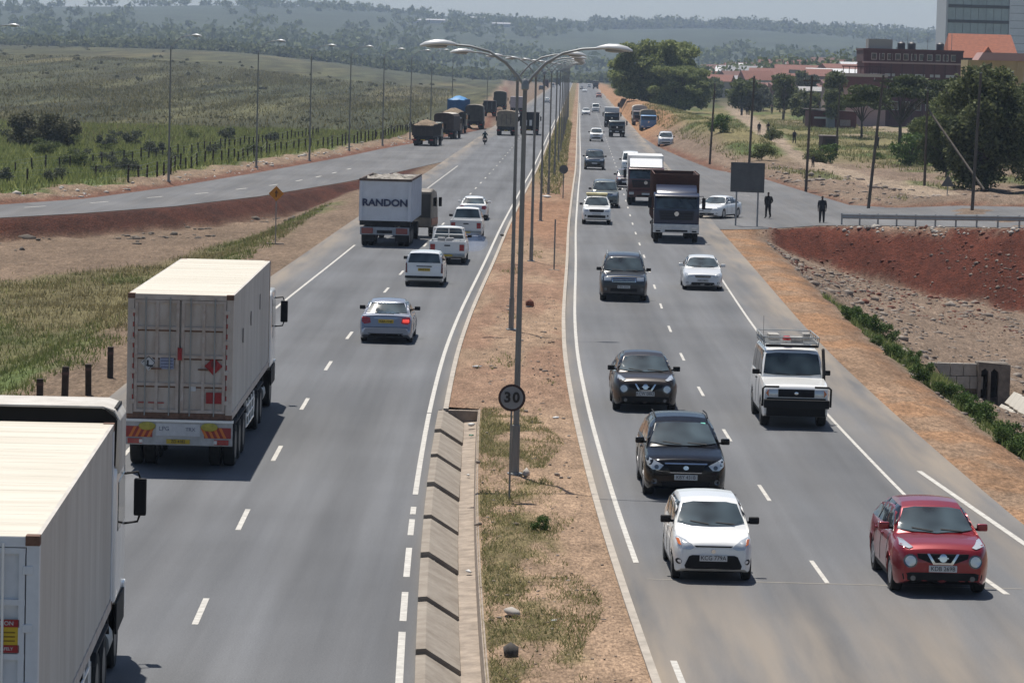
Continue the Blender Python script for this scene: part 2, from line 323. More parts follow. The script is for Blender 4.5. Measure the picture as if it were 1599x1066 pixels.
def strip_xy(s0, s1, ya, yb, z, step=3.0, cross=1):
    yv = [ya]
    while yv[-1] < yb: yv.append(min(yb, yv[-1] + max(step, yv[-1] * .02)))
    yv = np.array(yv); k = cross + 1
    S = np.linspace(s0, s1, k)[None, :] + 0 * yv[:, None]; Y = yv[:, None] + 0 * S
    V = np.stack([(C(Y) + S).ravel(), Y.ravel(), np.full(S.size, z)], 1); i = np.arange(S.size).reshape(S.shape)
    return V, np.stack([i[:-1, :-1], i[:-1, 1:], i[1:, 1:], i[1:, :-1]], -1).reshape(-1, 4), S.ravel(), Y.ravel()
def road(name, s0, s1, ya, yb, z, M, dustf):
    V, F, S, Y = strip_xy(s0, s1, ya, yb, z, 1.5, 24); me = npmesh(name, V, F, M)
    for nm, arr in (('lat', S), ('dust', dustf(S, Y))):
        a = me.attributes.new(nm, 'FLOAT', 'POINT'); a.data.foreach_set('value', arr.astype(np.float32))
    o = link(name, me); tag(o, kind='structure'); return o
roadL = road('carriageway_left', -11.3, -1.72, -20, 2900, .004, ASP, lambda S, Y: np.clip((.22 * sst(-9.3, -9.5, S) + .7 * sst(-9.9, -11.2, S)) + .55 * sst(-2.25, -1.8, S) + .03, 0, 1))
roadR = road('carriageway_right', 1.70, 10.95, -20, 2900, .004, ASP, lambda S, Y: np.clip((.28 * sst(8.9, 9.1, S) + .55 * sst(9.3, 10.7, S)) * sst(30, 60, Y) + .6 * sst(2.3, 1.9, S) + .70 * sst(66, 53, Y + (S - 6) * .6) + .06 + .5 * sst(320, 480, Y) * sst(10, 11, S), 0, 1))
def slip(name, poly, M, zf, lat0):
    bm = bmesh.new(); vs = [bm.verts.new((x, y, 0)) for x, y in poly]
    for t in tessellate_polygon([[Vector((x, y, 0)) for x, y in poly]]): bm.faces.new([vs[i] for i in t])
    for _ in range(5):
        es = [e for e in bm.edges if e.calc_length() > 6]
        if not es: break
        bmesh.ops.subdivide_edges(bm, edges=es, cuts=1); bmesh.ops.triangulate(bm, faces=bm.faces)
    for v in bm.verts: v.co.z = zf(v.co.x, v.co.y)
    [f.normal_flip() for f in bm.faces if (f.normal_update() or f.normal.z < 0)]; me = bpy.data.meshes.new(name); bm.to_mesh(me); bm.free()
    for nm, val in (('lat', lat0), ('dust', .12)):
        a = me.attributes.new(nm, 'FLOAT', 'POINT'); a.data.foreach_set('value', [val] * len(me.vertices))
    me.materials.append(M); o = link(name, me); tag(o, kind='structure'); return o
mainL = [(C(y) - 11.0, y) for y in (335, 380, 430, 480, 520)]
slipL = slip('slip_road_left', list(zip(LNX[1:], LNY[1:])) + mainL + list(zip(LFX[1:-1], LFY[1:-1]))[::-1], ASP2, lambda x, y: .0, 0)
mainR = [(float(C(y) + 10.6), y) for y in (525, 480, 430, 380, 330, 280, 240, 204)]
slipR = slip('slip_road_right', [(13.3, 204.5), (15.5, 206.6), (19.3, 212.6), (23, 207.8), (30, 197), (60, 191), (140, 186), (140, 204), (60, 215.5), (26, 230), (23.6, 238), (22.8, 262), (21.8, 295), (19, 329), (18.1, 367), (17.4, 420), (17.6, 480)] + mainR, ASP2, lambda x, y: float(ztop(x)) + .0, 0)
# painted markings, each its own piece of paint on its carriageway
PAINT = mat('road_paint', (.58, .56, .51), .75, c2=(.36, .34, .31), nscale=5.0); PAINT2 = mat('road_paint_worn', (.46, .44, .40), .8, c2=(.20, .195, .185), nscale=6.0)
def paint(name, parent, s0, s1, ya, yb, z=.010, M=None):
    V, F, _, _ = strip_xy(s0, s1, ya, yb, z); return link(name, npmesh(name, V, F, M or PAINT), None, parent)
for k in range(0, 62): paint('lane_dash', roadL, -5.82, -5.71, 56.5 + 12 * k - (.4 if k else 0), 59.3 + 12 * k, M=PAINT if k < 20 else PAINT2)
for k in range(0, 70): paint('lane_dash', roadR, 5.67, 5.76, 63 + 12 * k, 65.9 + 12 * k)
for a, b in ((20, 56.3), (57.4, 60.6), (62.4, 66.2), (68, 70.4), (71.2, 72.4), (74.5, 92), (92.2, 620)): paint('edge_line', roadL, -2.30, -2.18, a, b)
paint('edge_line', roadL, -9.43, -9.32, 128, 176); paint('edge_line', roadL, -9.45, -9.30, 238, 318, M=PAINT2); paint('edge_line', roadL, -9.43, -9.32, 20, 127)
for a, b in ((20, 54.2), (65, 240), (240.3, 900)): paint('edge_line', roadR, 2.15, 2.26, a, b)
for a, b in ((75, 97), (97.2, 172)): paint('edge_line', roadR, 8.92, 9.01, a, b)
V = []; link('edge_line', npmesh('edge_line', [(9.94, 81.5, .010), (10.07, 81.5, .010), (10.95, 66.5, .010), (10.80, 66.5, .010)], [(0, 3, 2, 1)], PAINT), None, roadR)
link('edge_line', npmesh('edge_line', [(9.05, 65.2, .010), (9.17, 65.2, .010), (9.42, 62.2, .010), (9.30, 62.2, .010)], [(0, 3, 2, 1)], PAINT), None, roadR)
sd = [G(*p) for p in ((-60, 331), (55, 323), (155, 316), (242, 308), (315, 302), (377, 295), (427, 289), (467, 282), (497, 276), (522, 270), (545, 264), (565, 259))]
for i in range(1, len(sd) - 1):
    a = Vector(sd[i]); t = (Vector(sd[i + 1]) - Vector(sd[i - 1])).normalized(); nn = Vector((-t.y, t.x)); q = [a + t * 1.5 + nn * .09, a + t * 1.5 - nn * .09, a - t * 1.5 - nn * .09, a - t * 1.5 + nn * .09]
    link('lane_dash', npmesh('lane_dash', [(p.x, p.y, .008) for p in q], [(0, 1, 2, 3)], PAINT), None, slipL)
for p in ((1214, 291), (1232, 303), (1255, 333), (1128, 268), (1168, 306)):
    x, y = G(*p); link('lane_dash', npmesh('lane_dash', [(x - .8, y + 2.2, .008), (x - .65, y + 2.3, .008), (x + .7, y - 1.2, .008), (x + .5, y - 1.3, .008)], [(0, 1, 2, 3)], PAINT2), None, slipR)
# tar seams crossing the carriageways
SEAM = mat('tar_seam', (.055, .055, .055), .7); SEAML = mat('dusty_seam', (.24, .225, .20), .9, noise=.3, nscale=2)
paint('seam', roadR, 2.3, 9.4, 62.9, 62.98, .008, SEAML); paint('seam', roadR, 9.8, 10.9, 62.5, 62.6, .008, SEAML)
# ------------------------------------------------------------------ median: earth strip, kerbs, drain
KERB = mat('kerb_concrete', (.40, .355, .30), .9, noise=.25, nscale=2.5, bump=.3); CONC = mat('drain_concrete', (.31, .27, .222), .9, c2=(.20, .165, .13), nscale=1.8, bump=.3, bscale=12); CONC2 = mat('channel_concrete', (.31, .255, .205), .95, noise=.35, nscale=3, bump=.4, bscale=10)
CDK = mat('joint_dark', (.05, .04, .035), .95)
def kerb(name, s0, s1, ya, yb, h):
    mb = MB(); yv = [ya]
    while yv[-1] < yb: yv.append(min(yb, yv[-1] + max(2, yv[-1] * .02)))
    n = len(yv); vs = []
    for y in yv: c = float(C(y)); vs += [(c + s0, y, -.05), (c + s0, y, h), (c + s1, y, h), (c + s1, y, -.05)]
    fs = [(4 * i + a, 4 * i + (a + 1) % 4, 4 * i + 4 + (a + 1) % 4, 4 * i + 4 + a) for i in range(n - 1) for a in range(4)] + [(0, 1, 2, 3), (4 * n - 1, 4 * n - 2, 4 * n - 3, 4 * n - 4)]
    mb.add(vs, fs); return tag(mb.build(name, KERB), kind='structure')
kerb('kerb_left', -1.86, -1.72, 92.6, 2600, .10); kerb('kerb_right', 1.70, 1.84, -20, 2600, .10)
def median_mesh():
    yv = np.concatenate([np.arange(-20, 40, 4), np.arange(40, 130, .3), 130 * 1.012 ** np.arange(0, 240)]); t = np.linspace(0, 1, 19)
    s0 = np.where(yv < 93.2, -.88, -1.72); S = s0[:, None] + (1.70 - s0)[:, None] * t[None, :]; Y = yv[:, None] + 0 * S; X = C(Y) + S
    n2 = fbm(X * 1.3, Y * .9, 4); prof = np.minimum(1, np.minimum(t, 1 - t) * 7)[None, :]
    Z = .055 + prof * (.03 + (n2 - .45) * .16); i = np.arange(S.size).reshape(S.shape)
    me = npmesh('median', np.stack([X.ravel(), Y.ravel(), Z.ravel()], 1), np.stack([i[:-1, :-1], i[:-1, 1:], i[1:, 1:], i[1:, :-1]], -1).reshape(-1, 4), None, True)
    x, y, s = X.ravel(), Y.ravel(), S.ravel(); n1 = fbm(x * .5, y * .12, 4); n3 = fbm(x * 1.6 + 7, y * .5, 4)
    c = np.tile(np.array([.258, .178, .120]), (len(x), 1)); c = mixc(c, np.array([.225, .140, .094]), np.clip(sst(.44, .56, n1) * sst(84, 96, y) + sst(90, 98, y) * sst(112, 100, y) * .8, 0, 1))
    c = mixc(c, np.array([.235, .130, .078]), sst(175, 200, y) * sst(262, 225, y) * .8)
    c = mixc(c, np.array([.135, .115, .052]), sst(255, 300, y) * sst(1.0, .3, s) * .8)
    c = mixc(c, np.array([.14, .115, .055]), sst(.40, .56, n3) * sst(94, 90, y) * sst(.75, .2, s - .25 * np.sin(y * .5)) * .85)
    a = me.attributes.new('Col', 'FLOAT_COLOR', 'POINT'); a.data.foreach_set('color', np.concatenate([c, np.ones((len(c), 1))], 1).astype(np.float32).ravel())
    me.materials.append(ground_mat('median_soil', 1.6, .5)); return me
tag(link('median', median_mesh()), kind='structure')
dr = empty('drain_channel', (0, 0, 0), 0, 'concrete lined roadside drain of sloping slabs along the median edge', 'drain')
joints = [25.5, 31.2, 37, 42.6, 48.2, 53.8, 59.2, 64.6, 70.1, 75.6, 81.2, 86.8, 92.4]
for a, b in zip(joints[:-1], joints[1:]):
    mb = MB(); yv = np.linspace(a + .055, b - .055, 5); vs = []
    tilt = random.uniform(-.015, .015)
    for y in yv:
        c = float(C(y)); q = .085 * (1 - (y - a) / (b - a)); vs += [(c - 2.0, y, -.1), (c - 2.0, y, .07 + tilt + q), (c - 1.84, y, .085 + tilt + q), (c - 1.26, y, -.27 + tilt + q), (c - 1.30, y, -.40)]
    n = 5; mb.add(vs, [(5 * i + k, 5 * i + (k + 1) % 5, 5 * i + 5 + (k + 1) % 5, 5 * i + 5 + k) for i in range(4) for k in range(5)] + [(0, 1, 2, 3, 4), (24, 23, 22, 21, 20)])
    mb.build('slab', CONC, dr, bevel=.012)
mb = MB(); yv = np.linspace(25, 93, 30); vs = []
for y in yv: c = float(C(y)); vs += [(c - 1.27, y, -.27), (c - .93, y, -.24), (c - .90, y, .04), (c - .84, y, .07), (c - .82, y, -.4), (c - 1.27, y, -.42)]
mb.add(vs, [(6 * i + k, 6 * i + (k + 1) % 6, 6 * i + 6 + (k + 1) % 6, 6 * i + 6 + k) for i in range(29) for k in range(6)] + [(0, 1, 2, 3, 4, 5)]); mb.build('channel', CONC2, dr)
mb = MB(); yv = np.linspace(25, 93, 30); vs = []
for y in yv: c = float(C(y)); vs += [(c - 1.99, y, -.2), (c - 1.99, y, .02), (c - 1.84, y, .03), (c - 1.27, y, -.33), (c - 1.27, y, -.45)]
mb.add(vs, [(5 * i + k, 5 * i + (k + 1) % 5, 5 * i + 5 + (k + 1) % 5, 5 * i + 5 + k) for i in range(29) for k in range(5)]); mb.build('joint_filler', CDK, dr)
MB().box(float(C(93)) - 1.9, float(C(93)) - .8, 92.6, 92.8, -.4, .05).build('end_wall', CONC2, dr, bevel=.02)
# ------------------------------------------------------------------ vehicle materials
def paintmat(name, c, rough=.32, metal=0, coat=.8): return mat('paint_' + name, c, rough, metal, coat, noise=.05, nscale=2)
WHITE = paintmat('white', (.80, .80, .78)); BLACK = paintmat('black', (.004, .004, .0055), .18, 0, .0); REDP = paintmat('red', (.25, .008, .014), .3, .3); BROWN = paintmat('brown_grey', (.035, .028, .025), .3, .4, .35)
SILV = paintmat('silver_blue', (.25, .27, .32), .35, .5); SILV2 = paintmat('silver', (.50, .51, .52), .35, .4); DKB = paintmat('dark_blue', (.010, .018, .05), .3, 0, .35); DGREY = paintmat('dark_grey', (.016, .018, .023), .28, 0, .35); GREYG = paintmat('grey_green', (.10, .115, .11), .35, .3)
MAROON = paintmat('maroon', (.075, .010, .014), .35); BLUE = paintmat('bright_blue', (.06, .20, .42), .4); OLIVE = paintmat('olive', (.10, .11, .08), .5, 0, .3); TEAL = paintmat('teal', (.03, .07, .09), .4)
GLASS = mat('window_glass', (.075, .105, .118), .05, 0, 0, .8, c2=(.010, .015, .017), nscale=1.5); [setattr(q.inputs['Detail'], 'default_value', .8) for q in GLASS.node_tree.nodes if q.type == 'TEX_NOISE']; BLACK.node_tree.nodes['Principled BSDF'].inputs['Specular IOR Level'].default_value = .35; GLASS2 = mat('side_glass', (.006, .007, .008), .06, 0, 0, .7)  # window_glass: soft pale bluish blobs in the colour imitate reflections
TYRE = mat('tyre_rubber', (.014, .014, .014), .85, noise=.3, nscale=8); RIM = mat('wheel_rim', (.42, .42, .43), .35, .7); RIMD = mat('wheel_rim_steel', (.12, .12, .12), .5, .5)
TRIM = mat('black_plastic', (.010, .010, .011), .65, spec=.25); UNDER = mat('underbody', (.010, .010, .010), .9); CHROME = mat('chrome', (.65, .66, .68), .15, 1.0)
LENS = mat('lamp_lens', (.55, .58, .60), .12, .3, 1.0); LENSD = mat('lamp_inner', (.10, .11, .12), .15, .4, 1.0); AMBER = mat('amber_lens', (.65, .16, .02), .25, 0, .8); REDL = mat('red_lens', (.33, .012, .015), .25, 0, .8); REDLD = mat('red_lens_dark', (.12, .008, .012), .25, 0, .8)
PLATEW = mat('plate_white', (.55, .56, .56), .5); PLATEY = mat('plate_yellow', (.50, .34, .02), .5); INK = mat('plate_ink', (.02, .02, .025), .7); GREENST = mat('sticker_green', (.10, .45, .36), .5); PAPER = mat('sticker_white', (.6, .62, .62), .6)
STEEL = mat('galvanised', (.30, .31, .31), .5, .5, noise=.15, nscale=3); RUSTY = mat('rusty_steel', (.10, .048, .03), .8, noise=.5, nscale=3); CHASS = mat('chassis_black', (.018, .018, .02), .75, noise=.5, nscale=4)
SEAMB = mat('panel_gap', (.008, .008, .008), .8)
# ------------------------------------------------------------------ car builder
def interp_pts(pts, y):
    p = sorted(pts); return np.interp(y, [a for a, _ in p], [b for _, b in p])
def loft(mb, sections):
    """sections: [(y, [(x, z)... bottom-outer to top-centre])]; mirrored and closed"""
    vs = []; fs = []; n = len(sections[0][1]); k = 2 * n - 1
    for y, half in sections:
        vs += [(x, y, z) for x, z in half] + [(-x, y, z) for x, z in half[-2::-1]]
    for i in range(len(sections) - 1):
        for j in range(k): fs.append((i * k + j, i * k + (j + 1) % k, (i + 1) * k + (j + 1) % k, (i + 1) * k + j))
    fs += [tuple(range(k)), tuple(range((len(sections) - 1) * k, len(sections) * k))[::-1]]
    mb.add(vs, fs)
def patch(root, name, material, bvh, view, poly, off=.008, skirt=.03, maxe=.13):
    """a panel cut to an outline and laid on the body; view F/R (x,z), P/N side (y,z), T top (x,y)"""
    bm = bmesh.new(); vs = [bm.verts.new((a, b, 0)) for a, b in poly]
    for t in tessellate_polygon([[Vector((a, b, 0)) for a, b in poly]]):
        try: bm.faces.new([vs[i] for i in t])
        except ValueError: pass
    for _ in range(5):
        es = [e for e in bm.edges if e.calc_length() > maxe]
        if not es: break
        bmesh.ops.subdivide_edges(bm, edges=es, cuts=1); bmesh.ops.triangulate(bm, faces=bm.faces)
    D = {'F': Vector((0, -1, 0)), 'R': Vector((0, 1, 0)), 'P': Vector((-1, 0, 0)), 'N': Vector((1, 0, 0)), 'T': Vector((0, 0, -1))}[view]
    miss = []; deps = []
    for v in bm.verts:
        a, b = v.co.x, v.co.y
        o = Vector((a, 0, b)) if view in 'FR' else Vector((0, a, b)) if view in 'PN' else Vector((a, b, 0))
        o = o - D * 30; h = bvh.ray_cast(o, D)
        if h[0] is None: miss.append((v, o))
        else:
            nrm = h[1] if h[1].dot(D) < 0 else -h[1]; v.co = h[0] + (nrm - D).normalized() * off * 1.2; deps.append((h[0] - o).length)
    md = (sum(deps) / len(deps)) if deps else 30
    for v, o in miss:
        h = bvh.find_nearest(o + D * md); v.co = (h[0] - D * off) if h[0] else o + D * md
    ex = bmesh.ops.extrude_edge_only(bm, edges=[e for e in bm.edges if e.is_boundary])
    for v in [g for g in ex['geom'] if isinstance(g, bmesh.types.BMVert)]: v.co += D * skirt
    bmesh.ops.recalc_face_normals(bm, faces=bm.faces)
    me = bpy.data.meshes.new(name); bm.to_mesh(me); bm.free(); sm(me, 45)
    return link(name, me, material, root)
def mir(poly): return [(-a, b) for a, b in poly][::-1]
def circ(cx, cz, r, n=14, sq=1.0): return [(cx + r * math.cos(6.28318 * i / n), cz + r * sq * math.sin(6.28318 * i / n)) for i in range(n)]
_wheel = {}
def add_wheel(root, x, y, r, wd, alloy=True, full=True):
    k = (round(r, 3), round(wd, 3), alloy, full); 
    if k not in _wheel: make_wheel(k, r, wd, alloy, full)
    t, rm = _wheel[k]
    a = link('wheel', t, None, root); a.location = (x, y, r); b = link('rim', rm, None, a)
    return a
def make_wheel(k, r, wd, alloy, full):
    h = wd / 2
    t = MB().lathe([(r * .62, -h * .9), (r * .93, -h), (r, -h * .7), (r, h * .7), (r * .93, h), (r * .62, h * .9)], (0, 0, 0), 'x', 22).mesh('wheel', smooth=35)
    rim = MB().lathe([(r * .63, -h * .95), (r * .56, -h * .6), (r * .2, -h * .7), (r * .12, h * .7), (r * .56, h * .6), (r * .63, h * .95)], (0, 0, 0), 'x', 22)
    if full:
        for q in range(5):
            a = 1.2566 * q
            for sgn in (-1, 1):
                c, s_ = math.cos(a), math.sin(a); c2, s2 = -s_, c; wv = r * .09
                rim.add([(sgn * h * 1.0, c * rr * r + c2 * e * wv, s_ * rr * r + s2 * e * wv) for rr in (.1, .62) for e in (-1, 1)] + [(sgn * h * .5, c * rr * r + c2 * e * wv, s_ * rr * r + s2 * e * wv) for rr in (.1, .62) for e in (-1, 1)],
                        [(0, 1, 3, 2), (4, 6, 7, 5), (0, 2, 6, 4), (1, 5, 7, 3), (2, 3, 7, 6), (0, 4, 5, 1)])
    t.materials.append(TYRE); rm = rim.mesh('rim', smooth=30); rm.materials.append(RIM if alloy else RIMD); _wheel[k] = (t, rm)
def car(name, label, cat, sp, paint, near=True, plate=None, plate_y=False, group=None):
    root = empty(name, (0, 0, 0), 0, label, cat, group)
    L, W = sp['L'], sp['W']; hl, hw = L / 2, W / 2; wr_, cl = sp['wr'], sp['cl']; ax = (sp['fa'], sp['ra'])
    ys = np.unique(np.concatenate([np.linspace(-hl, hl, 46), hl - np.array([.015, .04, .08, .13]), -hl + np.array([.015, .04, .08, .13])] + [a + np.linspace(-1, 1, 13) * wr_ * 1.16 for a in ax]))[::-1]
    ys = ys[(ys <= hl) & (ys >= -hl)]
    nf, nr = sp.get('nf', .16), sp.get('nr', .10); mb = MB(); secs = []
    fr = [0, .07, .22, .42, .6, .78, .92, 1.0]; xf = sp.get('xf', [.93, .972, .992, 1.0, 1.0, .985, .955, .90]); flare = sp.get('flare', 0)
    for y in ys:
        w_ = hw * (1 - nf * max(0, (y - hl + .6) / .6) ** 2.6 - nr * max(0, (-y - hl + .5) / .5) ** 2.6)
        zt_ = float(interp_pts(sp['top'], y)); zb = cl + .10 * max(0, (y - hl + .35) / .35) ** 2 + .16 * max(0, (-y - hl + .45) / .45) ** 2
        fb = 0
        for a in ax:
            rr = wr_ * 1.14; dy = abs(y - a)
            if dy < rr: zb = max(zb, wr_ * .98 + math.sqrt(rr * rr - dy * dy))
            fb = max(fb, math.exp(-(dy / (wr_ * 1.25)) ** 4))
        z0 = cl; half = []
        for f, q in zip(fr, xf):
            z = z0 + (zt_ - z0) * f; half.append((w_ * (q + (flare * fb * math.exp(-((f - .45) / .3) ** 2) if flare else 0)), max(z, min(zb + .004 * f, zt_ - .02 * (1 - f)))))
        cr = sp.get('crown', .035); half += [(w_ * .72, zt_ + cr * .35), (w_ * .38, zt_ + cr * .85), (0, zt_ + cr)]
        secs.append((y, half))
    loft(mb, secs)
    # greenhouse
    rf = sp['roof']; yr0, yr1 = rf[0][0], rf[-1][0]; H = max(z for _, z in rf); belt = sp['belt']; wb, wt = sp.get('wb', .93) * hw, sp.get('wt', .74) * hw
    def wside(z): return wb + (wt - wb) * max(0, min(1.1, (z - belt) / (H - belt)))
    yg = np.unique(np.concatenate([np.linspace(yr1, yr0, 34), [p[0] for p in rf]]))[::-1]; secs = []
    for y in yg:
        zr = float(interp_pts(rf, y)); zb = belt - .12; wz = wside(zr); cr = sp.get('gcrown', .05); rnd = min(.09, max(.01, (zr - belt) * .3))
        secs.append((y, [(wb * 1.0, zb), (wside(belt + (zr - belt) * .35), belt + (zr - belt) * .35), (wside(belt + (zr - belt) * .7), belt + (zr - belt) * .7), (wz, max(zb + .01, zr - rnd - cr)), (wz * .965, zr - rnd * .45 - cr * .9), (wz * .9, zr - cr * .75), (wz * .6, zr - cr * .3), (wz * .3, zr - cr * .06), (0, zr)]))
    loft(mb, secs)
    me = mb.mesh('body', smooth=38); me.materials.append(paint); link('body', me, None, root)
    bvh = BVHTree.FromPolygons([v.co for v in me.vertices], [tuple(p.vertices) for p in me.polygons])
    # dark underside and glass
    MB().box(-hw * .82, hw * .82, -hl + .18, hl - .2, cl + .03, belt * .55).build('underbody', UNDER, root)
    (yb, zb), (yt, z_t) = rf[0], rf[1]; b_, t_ = max(zb, belt) + .05, z_t - .035; kb, kt = sp.get('wsb', .90), sp.get('wst', .85)
    pane = patch(root, 'windscreen', GLASS, bvh, 'F', [(-wside(b_) * kb, b_ + .03), (-wside(b_) * kb * .6, b_ - .005), (0, b_ - .015), (wside(b_) * kb * .6, b_ - .005), (wside(b_) * kb, b_ + .03), (wside(t_) * kt, t_ - .02), (wside(t_) * kt * .6, t_ + .015), (-wside(t_) * kt * .6, t_ + .015), (-wside(t_) * kt, t_ - .02)], .018)
    if near and not sp.get('rearview'):
        patch(pane, 'wiper', TRIM, bvh, 'F', [(.05, b_ - .0), (.55 * wb, b_ + .045), (.55 * wb, b_ + .057), (.05, b_ + .012)], .028)
        patch(pane, 'wiper', TRIM, bvh, 'F', [(-.62 * wb, b_ - .0), (-.12 * wb, b_ + .03), (-.12 * wb, b_ + .042), (-.62 * wb, b_ + .012)], .028)
    (y2, z2), (y3, z3) = rf[-2], rf[-1]; bb, tt = max(z3, belt) + sp.get('rwb', .05), z2 - .035; kr = sp.get('rw', .88)
    if sp.get('rear_glass', True): patch(root, 'rear_window', GLASS, bvh, 'R', [(-wside(bb) * kr, bb), (wside(bb) * kr, bb), (wside(tt) * kr * .97, tt), (-wside(tt) * kr * .97, tt)], .010)
    zs0, zs1 = belt + .035, H - .12 - sp.get('swd', 0); cuts = sp['pillars']
    slope_f = lambda z: yb + (yt - yb) * (z - zb) / max(.01, z_t - zb); slope_r = lambda z: y3 + (y2 - y3) * (z - z3) / max(.01, z2 - z3)
    edges = [None] + list(cuts) + [None]
    for i in range(len(edges) - 1):
        fb_ = slope_f(zs0) - .16 if edges[i] is None else edges[i] - .035; ft_ = slope_f(zs1) - .12 if edges[i] is None else edges[i] - .035
        rb_ = slope_r(zs0) + sp.get('cp', .22) if edges[i + 1] is None else edges[i + 1] + .035; rt_ = slope_r(zs1) + sp.get('cp', .22) * .8 if edges[i + 1] is None else edges[i + 1] + .035
        if fb_ - rb_ < .08: continue
        for v in 'PN': patch(root, 'side_window', GLASS2, bvh, v, [(fb_, zs0), (ft_, zs1), (rt_, zs1), (rb_, zs0)], .009, maxe=.2)
    # doors' gaps and handles, mirrors, wheels
    if near:
        for v in 'PN':
            for yd in sp.get('gaps', []): patch(root, 'door_gap', SEAMB, bvh, v, [(yd - .008, cl + .18), (yd + .008, cl + .18), (yd + .008, belt), (yd - .008, belt)], .004, .004)
            for yd in sp.get('gaps', [])[1:]: patch(root, 'door_handle', TRIM if sp.get('dkh') else paint, bvh, v, [(yd + .06, belt - .13), (yd + .24, belt - .13), (yd + .24, belt - .10), (yd + .06, belt - .10)], .03)
            patch(root, 'sill', sp.get('sillm', UNDER), bvh, v, [(ax[1] + wr_ * 1.2, cl + .0), (ax[0] - wr_ * 1.2, cl + .0), (ax[0] - wr_ * 1.2, cl + sp.get('sillh', .09)), (ax[1] + wr_ * 1.2, cl + sp.get('sillh', .09))], .006)
    my, mz = slope_f(belt + .1) - .28, belt + .09
    for sx in (-1, 1):
        mm = MB().box(sx * (wb + .03) if sx > 0 else -(wb + .03 + .2), wb + .23 if sx > 0 else -(wb + .03), my - .05, my + .06, mz - .055, mz + .085); mo = mm.build('mirror', sp.get('mirm', paint), root, bevel=.035, smooth=50, seg=3)
        MB().box(sx * (wb - .06) if sx > 0 else -(wb + .08), wb + .08 if sx > 0 else -(wb - .06), my - .02, my + .03, mz - .045, mz + .0).build('mirror_arm', TRIM, mo)
    for a in ax:
        for sx in (-1, 1): add_wheel(root, sx * (hw - sp.get('tw', .2) / 2 - .012), a, wr_, sp.get('tw', .2), sp.get('alloy', True), near)
    for view, key in (('F', 'front'), ('R', 'rear'), ('T', 'topside'), ('P', 'side')):
        for it in sp.get(key, []):
            nm, mt, poly, mirror = it[:4]; off = it[4] if len(it) > 4 else .010; mt = paint if mt == 'paint' else mt
            if view == 'P': patch(root, nm, mt, bvh, 'P', poly, off); patch(root, nm, mt, bvh, 'N', poly, off)
            else:
                patch(root, nm, mt, bvh, view, poly, off)
                if mirror: patch(root, nm, mt, bvh, view, mir(poly), off)
    fp, rp = sp.get('plate_f'), sp.get('plate_r')
    for pz, view in ((fp, 'F'), (rp, 'R')):
        if pz is None: continue
        h = bvh.ray_cast(Vector((0, 20 if view == 'F' else -20, pz)), Vector((0, -1 if view == 'F' else 1, 0)))
        yy = (h[0].y if h[0] else (hl if view == 'F' else -hl)) + (.02 if view == 'F' else -.02)
        p = MB().box(-.26, .26, yy - .012, yy + .012, pz - .06, pz + .06).build('number_plate', PLATEW if view == 'F' else PLATEY, root, bevel=.006)
        if near and plate: text(plate, .115, (0, yy + (.014 if view == 'F' else -.014), pz), view, INK, p, sx=.92)
    return root, bvh
# body types -------------------------------------------------------
HATCH = dict(L=3.43, W=1.52, cl=.17, wr=.275, fa=1.13, ra=-1.23, tw=.165, belt=.95, nf=.20, nr=.14, wb=.94, wt=.77, alloy=False,
    top=[(1.715, .60), (1.70, .68), (1.64, .745), (1.5, .80), (1.2, .885), (.92, .945), (0, .955), (-1.3, .98), (-1.62, .96), (-1.69, .75), (-1.715, .55)],
    roof=[(1.06, .93), (.38, 1.385), (.12, 1.445), (-.5, 1.465), (-1.1, 1.44), (-1.38, 1.38), (-1.66, .95)], pillars=[-.22, -1.0], gaps=[.72, -.2, -1.0], mirm=TRIM,
    front=[('headlight', LENS, [(.36, .66), (.44, .625), (.58, .635), (.67, .70), (.705, .81), (.66, .835), (.52, .79), (.40, .72)], True), ('indicator_lens', AMBER, [(.60, .70), (.655, .715), (.69, .80), (.64, .80)], True, .016),
           ('grille_slot', TRIM, [(-.33, .675), (.33, .675), (.36, .70), (-.36, .70)], False), ('lower_grille', TRIM, [(-.52, .27), (.52, .27), (.54, .33), (.46, .50), (.40, .525), (-.40, .525), (-.46, .50), (-.54, .33)], False),
           ('fog_lamp', TRIM, circ(.645, .40, .052), True), ('emblem', CHROME, circ(0, .60, .04), False, .014), ('lower_lip', TRIM, [(-.6, .17), (.6, .17), (.56, .20), (-.56, .20)], False), ('windscreen_sticker', PAPER, [(-.53, 1.325), (-.36, 1.325), (-.36, 1.355), (-.52, 1.355)], False, .016)], plate_f=.475)
